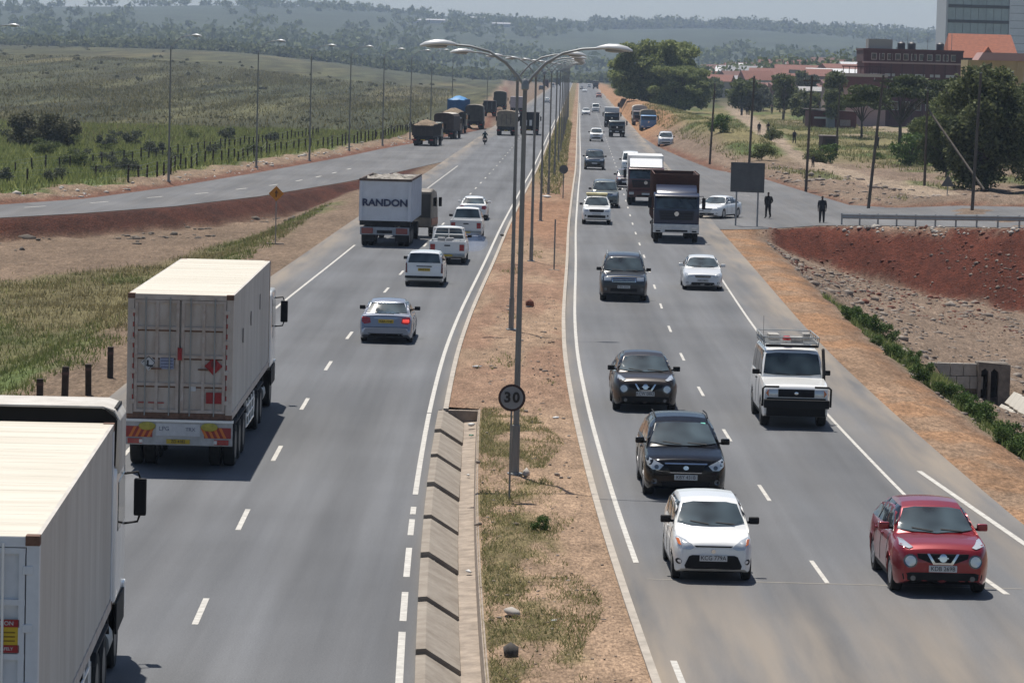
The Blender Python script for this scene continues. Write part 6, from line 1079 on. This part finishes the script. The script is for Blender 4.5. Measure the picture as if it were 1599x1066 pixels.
x = rng.uniform(-360, 120, 900); y = 2050 + rng.uniform(-60, 120, 900) + 0 * x; pt = np.stack([x, y, ZT(x, y)], 1); scrub('tree_line', 'dark line of trees below the hazy hill', pt, 4.2, 40, 1.3, LEAFD, .7, 'wood')
x = rng.uniform(60, 560, 900); y = rng.uniform(1250, 2300, 900); pt = np.stack([x, y, ZT(x, y)], 1); scrub('town_wood', 'trees scattered through the distant town', pt, 4.5, 44, 1.2, LEAFM, .9, 'wood')
x = rng.uniform(-1100, 1200, 5200); y = rng.uniform(2500, 5600, 5200); k = rng.random(len(x)) < sst(.30, .6, fbm(x * .004, y * .0016, 3)); x, y = x[k], y[k]; pt = np.stack([x, y, ZT(x, y)], 1); scrub('hill_wood', 'woodland covering the hazy hill', pt, 8.0, 30, 2.8, LEAFM, .7, 'wood')
x = rng.uniform(100, 1300, 700); y = 5350 + rng.uniform(-120, 120, 700); pt = np.stack([x, y, ZT(x, y)], 1); scrub('ridge_wood', 'uneven trees along the skyline of the hill', pt, 9.0, 60, 2.8, LEAFD, 1.0, 'wood')
# ------------------------------------------------------------------ people
SKIN = (.075, .042, .028); HAIRC = (.008, .007, .006)
def person_mesh(key, stride, arms, jacket, trousers, bulk=1.0):
    """one skinned figure: pelvis root, legs, torso, neck, head, arms with hands"""
    J = {}; E_ = []; RAD = {}
    def add(n, p, r, par=None): J[n] = p; RAD[n] = r; E_.append((par, n)) if par else None
    b = bulk; add('pelvis', (0, 0, .93), (.17 * b, .13 * b)); add('waist', (0, 0, 1.08), (.165 * b, .12 * b), 'pelvis'); add('chest', (0, .01, 1.30), (.19 * b, .13 * b), 'waist'); add('neck0', (0, 0, 1.46), (.075, .07), 'chest'); add('neck', (0, .01, 1.52), (.055, .055), 'neck0'); add('chin', (0, .03, 1.57), (.068, .075), 'neck'); add('head', (0, .02, 1.66), (.082, .098), 'chin'); add('crown', (0, .01, 1.74), (.06, .07), 'head')
    for s, sd in ((-1, 'L'), (1, 'R')):
        st = stride * s; add('hip' + sd, (s * .10, 0, .88), (.115 * b, .12 * b), 'pelvis'); add('knee' + sd, (s * .11, st * .20 + .03, .49), (.082, .085), 'hip' + sd); add('ankle' + sd, (s * .115, st * .38 - (.05 if st < 0 else 0), .10 + (.03 if st < 0 else 0)), (.062, .065), 'knee' + sd); add('toe' + sd, (s * .13, st * .38 + .17, .045), (.045, .035), 'ankle' + sd)
        add('shoulder' + sd, (s * .19 * b, 0, 1.41), (.07, .07), 'chest'); ex, ey, ez, hx, hy, hz = arms[0] if s < 0 else arms[1]; add('elbow' + sd, (s * ex, ey, ez), (.06, .06), 'shoulder' + sd); add('wrist' + sd, (s * hx, hy, hz), (.032, .03), 'elbow' + sd); dv = Vector((s * hx, hy, hz)) - Vector((s * ex, ey, ez)); dv.normalize(); p = Vector((s * hx, hy, hz)) + dv * .08; add('palm' + sd, tuple(p), (.036, .026), 'wrist' + sd)
        for k in range(4): q = p + dv * (.055 + .012 * (k in (1, 2))) + Vector((0, .018 * (k - 1.5), 0)); add('finger%d' % k + sd, tuple(q), (.009, .009), 'palm' + sd)
        add('thumb' + sd, tuple(p + dv * .01 + Vector((-s * .02, .045, 0))), (.011, .011), 'palm' + sd)
    names = list(J); ix = {n: i for i, n in enumerate(names)}; me = bpy.data.meshes.new('tmp'); me.from_pydata([J[n] for n in names], [(ix[a], ix[c]) for a, c in E_], []); o = bpy.data.objects.new('tmp', me); col.objects.link(o)
    sk = o.modifiers.new('skin', 'SKIN'); sk.use_smooth_shade = True
    for i, n in enumerate(names): me.skin_vertices[0].data[i].radius = RAD[n]
    me.skin_vertices[0].data[ix['pelvis']].use_root = True; o.modifiers.new('sub', 'SUBSURF').levels = 1
    out = bpy.data.meshes.new_from_object(o.evaluated_get(bpy.context.evaluated_depsgraph_get())); bpy.data.objects.remove(o); out.name = 'person'
    ms = [mat('skin', SKIN, .6), mat('hair', HAIRC, .8), mat('cloth_' + key + '_top', jacket, .9, noise=.2, nscale=5), mat('cloth_' + key + '_legs', trousers, .9, noise=.2, nscale=5), mat('shoe_leather', (.012, .010, .009), .6)]
    out.materials.clear(); [out.materials.append(q) for q in ms]
    for p in out.polygons:
        c = p.center; z = c.z; hand = abs(c.x) > .20 * b and min((Vector(J['palmL']) - c).length, (Vector(J['palmR']) - c).length) < .14
        p.material_index = 0 if hand else 4 if z < .11 else 3 if z < .95 and abs(c.x) < .23 else 2 if z < 1.49 else 1 if (z > 1.68 or (c.y < -.015 and z > 1.57)) else 0
    return out
_pm = {}
HANG = ((.25, -.02, 1.13, .245, .05, .88), (.25, -.02, 1.13, .245, .05, .88)); POCK = ((.275, -.07, 1.14, .21, .08, .97), (.275, -.07, 1.14, .21, .08, .97)); SWING = ((.245, .10, 1.14, .25, .27, .93), (.245, -.14, 1.14, .25, -.16, .88)); RIDE = ((.27, .18, 1.18, .30, .45, 1.08), (.27, .18, 1.18, .30, .45, 1.08))
def person(label, px, py, rz, pose, key, jacket, trousers, bulk=1.0, s=1.0, z=None, group=None):
    k = (pose, key)
    if k not in _pm: _pm[k] = person_mesh(key, {'stand': .12, 'pocket': .18, 'walk': .75}[pose], {'stand': HANG, 'pocket': POCK, 'walk': SWING}[pose], jacket, trousers, bulk)
    x, y = G(px, py, 0); o = link('person', _pm[k]); o.location = (x, y, (zt(x, y) + .03) if z is None else z); o.rotation_euler = (0, 0, rz); o.scale = (s, s, s); tag(o, label, 'person', group); return o
person('person in dark long coat standing by the mouth of the slip road', 1199, 341, 2.6, 'pocket', 'dark', (.018, .016, .016), (.014, .013, .013), 1.15, 1.0, .0)
person('person in navy top and dark trousers standing on the edge of the red bank', 1283, 349, 3.0, 'stand', 'navy', (.016, .018, .026), (.012, .012, .016), 1.1, 1.02, .0)
for lb, px, py, rz, pose, key, a, b in (('left one of two people in dark clothes walking down the footpath', 1185, 215, 3.0, 'walk', 'p1', (.02, .02, .025), (.03, .03, .035)), ('right one of two people in dark clothes walking down the footpath', 1199, 215, 3.3, 'walk', 'p2', (.035, .02, .02), (.02, .02, .025)), ('person in dark clothes walking alone near the utility pole', 1240, 229, 2.9, 'walk', 'p1', 0, 0), ('person in blue top far up the footpath, left of a pair', 1158, 186, 3.1, 'walk', 'p3', (.03, .05, .09), (.02, .02, .03)),
        ('person in dark top far up the footpath, right of a pair', 1166, 186, 3.1, 'stand', 'p4', (.03, .03, .03), (.03, .025, .02)), ('person sitting low on the rubble beyond the kerb', 1269, 273, 2.5, 'stand', 'p4', 0, 0), ('person standing beside the far right grass near a pole', 1205, 183, 3.0, 'stand', 'p1', 0, 0), ('person standing on the orange verge near the parked lorries', 966, 171, 3.0, 'stand', 'p4', 0, 0), ('person standing on the bare yard beside the dark leaning pole', 1370, 240, 2.0, 'stand', 'p1', 0, 0)):
    person(lb, px, py, rz, pose, key, a, b, s=.72 if 'sitting' in lb else 1.0)
# motorcycle and its rider
x, y = G(757, 226); mo = empty('motorcycle', (x, y, .006), head(y), 'small motorcycle ridden away in the left carriageway', 'motorcycle')
for yy in (-.62, .62): t_ = MB().lathe([(.20, -.04), (.28, -.05), (.30, -.02), (.30, .02), (.28, .05), (.20, .04)], (0, 0, 0), 'x', 18).build('wheel', TYRE, mo, smooth=40); t_.location = (0, yy, .30)
MB().tube([(0, -.62, .3), (0, -.1, .42), (0, .2, .75), (0, .55, .95)], .04, 6).tube([(0, .62, .3), (0, .48, .95)], .03, 6).build('frame', CHASS, mo); MB().ell((0, .18, .80), (.14, .26, .12)).build('fuel_tank', REDP, mo, smooth=60); MB().box(-.13, .13, -.65, .0, .74, .84).build('seat', TRIM, mo, bevel=.03); MB().tube([(-.36, .40, 1.02), (0, .48, .98), (.36, .40, 1.02)], .018, 6).build('handlebar', STEEL, mo); MB().box(-.15, .15, -.2, .2, .25, .55).build('engine', CHASS, mo, bevel=.04); MB().box(-.06, .06, -.74, -.70, .62, .72).build('tail_lamp', REDL, mo)
def rider_mesh():
    J = [(0, -.22, .90), (0, -.20, 1.08), (0, -.14, 1.28), (0, -.10, 1.46), (0, -.08, 1.56), (0, -.08, 1.66), (-.13, -.1, .88), (-.24, .22, .72), (-.20, .05, .36), (-.2, .2, .32), (.13, -.1, .88), (.24, .22, .72), (.20, .05, .36), (.2, .2, .32), (-.2, -.12, 1.38), (-.30, .08, 1.16), (-.34, .36, 1.05), (.2, -.12, 1.38), (.30, .08, 1.16), (.34, .36, 1.05)]
    E_ = [(0, 1), (1, 2), (2, 3), (3, 4), (4, 5), (0, 6), (6, 7), (7, 8), (8, 9), (0, 10), (10, 11), (11, 12), (12, 13), (2, 14), (14, 15), (15, 16), (2, 17), (17, 18), (18, 19)]; RR = [.16, .14, .17, .07, .12, .10, .10, .075, .05, .045, .10, .075, .05, .045, .07, .05, .035, .07, .05, .035]
    me = bpy.data.meshes.new('tmp'); me.from_pydata(J, E_, []); o = bpy.data.objects.new('tmp', me); col.objects.link(o); o.modifiers.new('s', 'SKIN').use_smooth_shade = True
    for i, q in enumerate(RR): me.skin_vertices[0].data[i].radius = (q, q)
    me.skin_vertices[0].data[0].use_root = True; o.modifiers.new('u', 'SUBSURF').levels = 1; out = bpy.data.meshes.new_from_object(o.evaluated_get(bpy.context.evaluated_depsgraph_get())); bpy.data.objects.remove(o)
    out.materials.clear(); out.materials.append(mat('rider_jacket', (.02, .05, .055), .8)); out.materials.append(mat('rider_helmet', (.03, .03, .035), .3)); out.materials.append(mat('rider_trousers', (.02, .02, .025), .9))
    for p in out.polygons: p.material_index = 1 if p.center.z > 1.52 else 2 if p.center.z < .92 else 0
    return out
rd = link('person', rider_mesh()); rd.location = (x, y, .006); rd.rotation_euler = (0, 0, head(y)); tag(rd, 'motorcycle rider in dark green jacket and helmet', 'person')
# ------------------------------------------------------------------ buildings on the right
def wall_box(root, x0, x1, y0, y1, z0, z1, M, name='wall'): return MB().box(x0, x1, y0, y1, z0, z1).build(name, M, root)
def windows(root, parent, xs, zs, w_, h_, y, frame=True, M=GLASS2, fm=None):
    for z in zs:
        for x in xs:
            o = MB().box(x - w_ / 2, x + w_ / 2, y - .04, y + .02, z, z + h_).build('window', fm or mat('window_frame', (.45, .43, .40), .7), parent); MB().box(x - w_ / 2 + .12, x + w_ / 2 - .12, y - .06, y - .041, z + .12, z + h_ - .12).build('pane', M, o)
def at(px, d): return (px - 799.5) / FPX * d
# glass office tower
d = 900; x0, x1 = at(1463, d), at(1558, d); tw = empty('office_tower', ((x0 + x1) / 2, d, zt(x0, d)), 0, 'pale glass office tower at the upper right with dark floor bands', 'building'); W2 = (x1 - x0) / 2
CURT = mat('curtain_glass', (.32, .38, .39), .25, .2, noise=.18, nscale=.25); BAND = mat('floor_band', (.06, .065, .07), .5); MULL = mat('mullion', (.34, .36, .37), .5, .3)
co = wall_box(tw, -W2, W2, 0, 20, 0, 40, mat('tower_core', (.28, .30, .31), .5), 'core')
for f in range(10):
    z = 1.0 + f * 4.0; MB().box(-W2 - .1, W2 + .1, -.5, 0, z + 3.2, z + 4.0).build('floor_band', BAND, co)
    for k in range(8): xa = -W2 + 2 * W2 * k / 8; MB().box(xa + .06, xa + 2 * W2 / 8 - .06, -.28, -.02, z + .02, z + 3.18).build('glass_panel', CURT, co)
MB().box(-W2 - .5, -W2, -.6, 20, 0, 40).build('edge_fin', mat('fin_white', (.5, .51, .52), .5), co)
wing = wall_box(tw, W2 + .05, W2 + 18, -1.0, 20, 0, 42, mat('wing_white', (.74, .75, .77), .5, noise=.06, nscale=.4), 'white_wing')
for f in range(21): MB().box(W2 + .3, W2 + 17.8, -1.06, -1.0, 1 + f * 2.0, 1.12 + f * 2.0).build('panel_joint', mat('joint_grey', (.30, .31, .33), .6), wing)
# red tiled house
d = 640; xa, xb = at(1465, d), at(1576, d); hs = empty('tiled_house', ((xa + xb) / 2, d, zt(xa, d) + 3.2), 0, 'house with a steep orange tiled roof and small gable below the tower', 'building'); w_ = (xb - xa) / 2; TILE = mat('orange_tiles', (.34, .105, .05), .8, noise=.25, nscale=1.5, streak=(1, 1, 3)); STN = mat('brown_wall', (.14, .10, .085), .9, noise=.3, nscale=1)
wl = wall_box(hs, -w_ + .5, w_ - .5, 0, 9, -4, 9.2, STN); windows(hs, wl, np.linspace(-w_ + 2, w_ - 2, 5), (2.0, 5.6), 1.3, 1.7, 0)
rf = MB().add([(-w_, -.8, 9.0), (w_, -.8, 9.0), (w_ - 1.0, 4.6, 13.6), (-w_ + .6, 4.6, 13.6), (-w_, 10, 9.0), (w_, 10, 9.0)], [(0, 1, 2, 3), (4, 3, 2, 5), (0, 3, 4), (1, 5, 2), (0, 4, 5, 1)]).build('roof', TILE, hs)
MB().prism([(-1.2, 8.6), (2.4, 8.6), (.6, 11.2)], 'y', -2.2, 2.5).build('gable_roof', TILE, rf); MB().prism([(-.7, 8.7), (1.9, 8.7), (.6, 10.5)], 'y', -2.24, -2.2).build('gable_wall', STN, rf); MB().prism([(-w_ - 1.8, 8.6), (-w_ + .8, 8.6), (-w_ - .4, 10.2)], 'y', -1.6, 3).build('turret_roof', TILE, rf); MB().prism([(-w_ + 1.0, -2.0), (w_ - 6.5, -2.0), (w_ - 6.5, .0), (-w_ + 1, 0)], 'z', 8.2, 8.5).build('porch_roof', mat('porch_white', (.45, .43, .42), .7), rf)
# maroon building with terraces
d = 600; xa, xb = at(1300, d), at(1492, d); mr = empty('maroon_block', (xa, d, zt(xa, d) + 1.3), 0, 'long maroon terraced building left of the tiled house', 'building'); MRN = mat('maroon_wall', (.13, .045, .042), .85, noise=.15, nscale=.5); MRD = mat('maroon_dark', (.075, .022, .022), .85); PNK = mat('pink_wall', (.40, .27, .24), .85, noise=.1, nscale=.5); Wm = xb - xa
w1 = wall_box(mr, 4.5, Wm, 4, 16, -3, 10.2, MRN); MB().box(4.3, Wm + .2, 3.6, 16.2, 10.2, 12.2).build('upper_storey', MRD, w1); MB().box(4.2, Wm + .3, 3.3, 16.3, 12.2, 12.5).build('roof_slab', mat('roof_dark_red', (.10, .028, .026), .8), w1); MB().box(4.2, Wm, 3.4, 3.98, 9.9, 10.2).build('balcony_slab', PNK, w1)
for x in np.linspace(5.5, Wm - 1, 9): MB().box(x - .12, x + .12, 3.5, 3.7, 0, 12.2).build('column', MRD, w1)
for k, x in enumerate(np.linspace(6.5, Wm - 2, 6)): MB().box(x - .9, x + .9, 3.85, 3.99, 7.6, 8.1).build('white_sign', mat('white_fascia', (.52, .50, .48), .7), w1)
windows(mr, w1, np.linspace(6.2, Wm - 1.5, 8), (1.6, 5.0), 1.3, 1.6, 4.0); w2 = wall_box(mr, 0, 8.2, 0, 3.9, -3, 8.0, PNK, 'terrace_wall'); MB().box(-.2, 8.4, -.3, 4, 7.4, 7.9).build('parapet', mat('parapet_cream', (.45, .40, .34), .85), w2); MB().box(0, 8.2, -.12, -.02, 5.4, 7.4).build('maroon_panel', MRN, w2)
for x in np.linspace(.5, 7.7, 8): MB().box(x - .06, x + .06, .2, .3, 7.9, 9.2).build('terrace_post', MRD, w2)
MB().box(.2, 8.0, .2, .3, 9.1, 9.3).build('terrace_rail', MRD, w2); windows(mr, w2, (1.5, 3.6, 5.7), (2.0,), 1.2, 1.5, 0); windows(mr, w1, np.linspace(6.2, Wm - 1.5, 11), (10.5,), 1.0, 1.2, 3.6, fm=mat('frame_pale', (.40, .33, .30), .7)); [MB().lathe([(.7, 12.5), (.7, 13.6), (.3, 13.9)], (x_, 8, 0), 'z', 12).build('roof_tank', mat('tank_black', (.03, .03, .035), .5), w1, smooth=40) for x_ in (11.5, 13.4, 18.5)]; [MB().cyl((x_, 6, 12.5), (x_, 6, 15.5), .05, n=5).build('aerial', STEEL, w1) for x_ in (12.4, 16, 20.3)]; MB().box(5.2, 9.5, 4.2, 9, 12.5, 14.2).build('tank_room', mat('grey_block', (.30, .29, .27), .8), w1)
# low shops and flats left of the maroon block
for k, (px, d, w_, h_, wm, rm, lb) in enumerate(((1318, 700, 5.5, 6.5, (.36, .25, .22), (.12, .05, .045), 'pinkish two storey flats at the left end of the maroon block'), (1275, 760, 5, 4.2, (.30, .26, .21), (.30, .29, .28), 'cream shop with a grey sheet roof behind the town trees'), (1236, 820, 6, 4.5, (.17, .09, .075), (.15, .06, .05), 'brown brick shop row behind the town trees'), (1180, 880, 6.5, 4.5, (.33, .29, .24), (.17, .07, .05), 'long cream shop with a brown roof near the huge tree'), (1345, 660, 4.5, 3.6, (.40, .37, .33), (.40, .39, .37), 'small pale shop in front of the maroon block'))):
    x = at(px, d); o = empty('shop', (x, d, zt(x, d)), random.uniform(-.15, .15), lb, 'building'); wl = wall_box(o, -w_, w_, 0, 7, -1, h_, mat('shop_wall_%d' % k, wm, .9, noise=.2, nscale=.8)); MB().prism([(-.6, h_), (7.6, h_ + .0), (7.6, h_ + 1.2), (-.6, h_ + .25)], 'x', -w_ - .4, w_ + .4).build('roof', mat('shop_roof_%d' % k, rm, .8, noise=.2, nscale=1), o)
    windows(o, wl, np.linspace(-w_ + 1.2, w_ - 1.2, 4), (1.0,) if h_ < 5 else (1.0, 4.0), 1.2, 1.4, 0); MB().box(-w_ + .2, w_ - .2, -1.2, -.02, 2.7, 2.8).build('awning', mat('awning_%d' % k, (.3, .1 + .05 * k, .08), .8), wl)
# yellow house
d = 520; xa, xb = at(1497, d), at(1590, d); yh_ = empty('yellow_house', ((xa + xb) / 2, d, zt(xa, d) + 3.2), 0, 'pale yellow walled house with a pinkish flat roof in front of the tiled one', 'building'); w_ = (xb - xa) / 2; YW = mat('yellow_wall', (.42, .31, .15), .85, noise=.12, nscale=.6); wl = wall_box(yh_, -w_, w_ + 4, 0, 8, -4, 8.7, YW); MB().prism([(-w_ + 1.5, 8.7), (w_ + .2, 8.7), (w_ - .4, 9.9), (-w_ + 2.3, 9.9)], 'y', -.5, 7).build('roof', mat('pink_roof', (.36, .22, .20), .8), yh_); windows(yh_, wl, np.linspace(-w_ + 1.5, w_, 4), (5.6,), 1.0, 1.5, 0)
for x in np.linspace(-w_ + .3, w_ + 3.5, 6): MB().box(x - .15, x + .15, -.15, -.02, 0, 8.7).build('pilaster', YW, wl)
# shacks and kiosk
x, y = G(1300, 205); sk_ = empty('shack', (x, y, zt(x, y)), .1, 'dark red corrugated shack under the trees with a grey tank beside it', 'shack'); RS = mat('red_sheet', (.11, .022, .018), .7, noise=.25, nscale=3); wl = wall_box(sk_, -4.0, 4.0, 0, 4, 0, 2.9, RS)
for k in range(26): MB().box(-3.9 + k * .3, -3.75 + k * .3, -.05, -.005, .05, 2.85).build('sheet_rib', RS, wl)
MB().prism([(-4.4, 3.15), (4.4, 2.85), (4.4, 2.95), (-4.4, 3.25)], 'y', -.6, 4.4).build('roof', mat('pale_roof', (.33, .27, .26), .6), sk_); MB().box(-3.2, -.9, -.09, -.06, 1.6, 1.9).build('white_stripe', PAPER, wl); MB().box(1.2, 3.0, -.08, -.055, .5, 1.5).build('painted_panel', mat('faded_panel', (.30, .25, .22), .8, noise=.3, nscale=6), wl)
tk = empty('water_tank', (x - .55, y - 1.4, zt(x, y - 1.4)), 0, 'grey upright water tank in front of the red shack', 'tank'); MB().lathe([(.75, 0), (.75, 2.2), (.6, 2.45), (.2, 2.6)], (0, 0, 0), 'z', 18).build('tank', mat('tank_grey', (.16, .18, .18), .6), tk, smooth=40); MB().lathe([(.22, 2.55), (.22, 2.7)], (0, 0, 0), 'z', 12).build('lid', STEEL, tk)
x, y = G(1296, 243); ks = empty('kiosk', (x, y, zt(x, y)), .15, 'small square dark kiosk beside the slim pole', 'kiosk'); wl = wall_box(ks, -.95, .95, 0, 1.8, 0, 1.9, mat('kiosk_brown', (.075, .05, .045), .8, noise=.2, nscale=3)); MB().box(-1.05, 1.05, -.15, 1.95, 1.9, 2.0).build('roof', mat('pale_roof', (.33, .27, .26)), ks); MB().box(-.6, .6, -.05, -.005, .9, 1.6).build('hatch', mat('hatch_dark', (.03, .025, .02), .8), wl)
# roofs of the distant town
RT = [mat('town_tile_red', (.19, .075, .052), .85, noise=.15, nscale=.3), mat('town_tile_brown', (.14, .07, .055), .85, noise=.15, nscale=.3), mat('town_white', (.58, .58, .58), .7), mat('town_grey', (.27, .27, .28), .8)]; WT = [mat('town_wall_cream', (.42, .37, .30), .9), mat('town_wall_pink', (.33, .22, .19), .9), mat('town_wall_white', (.52, .51, .49), .9)]
for k in range(72):
    d = random.uniform(1000, 2200); px = random.uniform(1075, 1460); x = at(px, d); hw = random.uniform(4, 10); hh = random.uniform(3.0, 6); kd = random.random(); rm = RT[0 if kd < .5 else 1 if kd < .7 else 2 if kd < .88 else 3]; z = zt(x, d)
    o = empty('town_house', (x, d, z - .5), random.uniform(-.3, .3), 'distant town house with a %s roof beyond the trees on the right' % ('red tiled' if kd < .5 else 'brown tiled' if kd < .7 else 'white sheet' if kd < .88 else 'grey'), 'house', 'houses of the distant town, ' + ('red roofed' if kd < .5 else 'brown roofed' if kd < .7 else 'white roofed' if kd < .88 else 'grey roofed'))
    wl = wall_box(o, -hw, hw, -4, 4, 0, hh, random.choice(WT)); MB().prism([(-4.6, hh), (4.6, hh), (0, hh + random.uniform(1.5, 3))], 'x', -hw - .5, hw + .5).build('roof', rm, o)
for k, (px, py_) in enumerate(((640, 24), (668, 22), (700, 25), (770, 24), (1370, 52), (1395, 54), (1430, 57), (730, 26))):
    d = 4300 + 90 * k if px < 1000 else 2500; x = at(px, d); z = zt(x, d); o = empty('white_shed', (x, d, z), 0, 'tiny long white shed on the hazy hill' if px < 1000 else 'long pale shed below the wooded ridge on the right', 'shed', 'white sheds on the hill' if px < 1000 else 'pale sheds below the ridge'); q = d / FPX
    wl = wall_box(o, -14 * q, 14 * q, 0, 10, 0, 5 * q, mat('shed_white', (.42, .42, .42), .8)); MB().prism([(-1, 5 * q), (11, 5 * q), (5, 7 * q)], 'x', -14.5 * q, 14.5 * q).build('roof', MATS['shed_white'], o)
# ------------------------------------------------------------------ haze
hz = MB().box(-4500, 4500, -60, 9000, -8, 190).build('haze', None); tag(hz, kind='stuff')
M = bpy.data.materials.new('haze_air'); M.use_nodes = True; n = M.node_tree; n.nodes.clear(); o_ = n.nodes.new('ShaderNodeOutputMaterial'); v = n.nodes.new('ShaderNodeVolumePrincipled'); v.inputs['Color'].default_value = (.60, .74, .95, 1); v.inputs['Density'].default_value = .00012; v.inputs['Anisotropy'].default_value = .2; n.links.new(v.outputs[0], o_.inputs['Volume']); hz.data.materials.append(M)
# bluish exhaust drifting behind the second pickup
x, y = G(735, 392); sm_ = MB().ell((0, 0, 0), (.9, 2.4, .5), 20, 12).build('exhaust_smoke', None, smooth=80); sm_.location = (x, y, .45); tag(sm_, 'faint bluish exhaust smoke behind the white pickups', 'smoke', kind='stuff')
M = bpy.data.materials.new('exhaust_air'); M.use_nodes = True; n = M.node_tree; n.nodes.clear(); o_ = n.nodes.new('ShaderNodeOutputMaterial'); v = n.nodes.new('ShaderNodeVolumePrincipled'); v.inputs['Color'].default_value = (.45, .62, 1.0, 1); v.inputs['Density'].default_value = .09; n.links.new(v.outputs[0], o_.inputs['Volume']); sm_.data.materials.append(M)
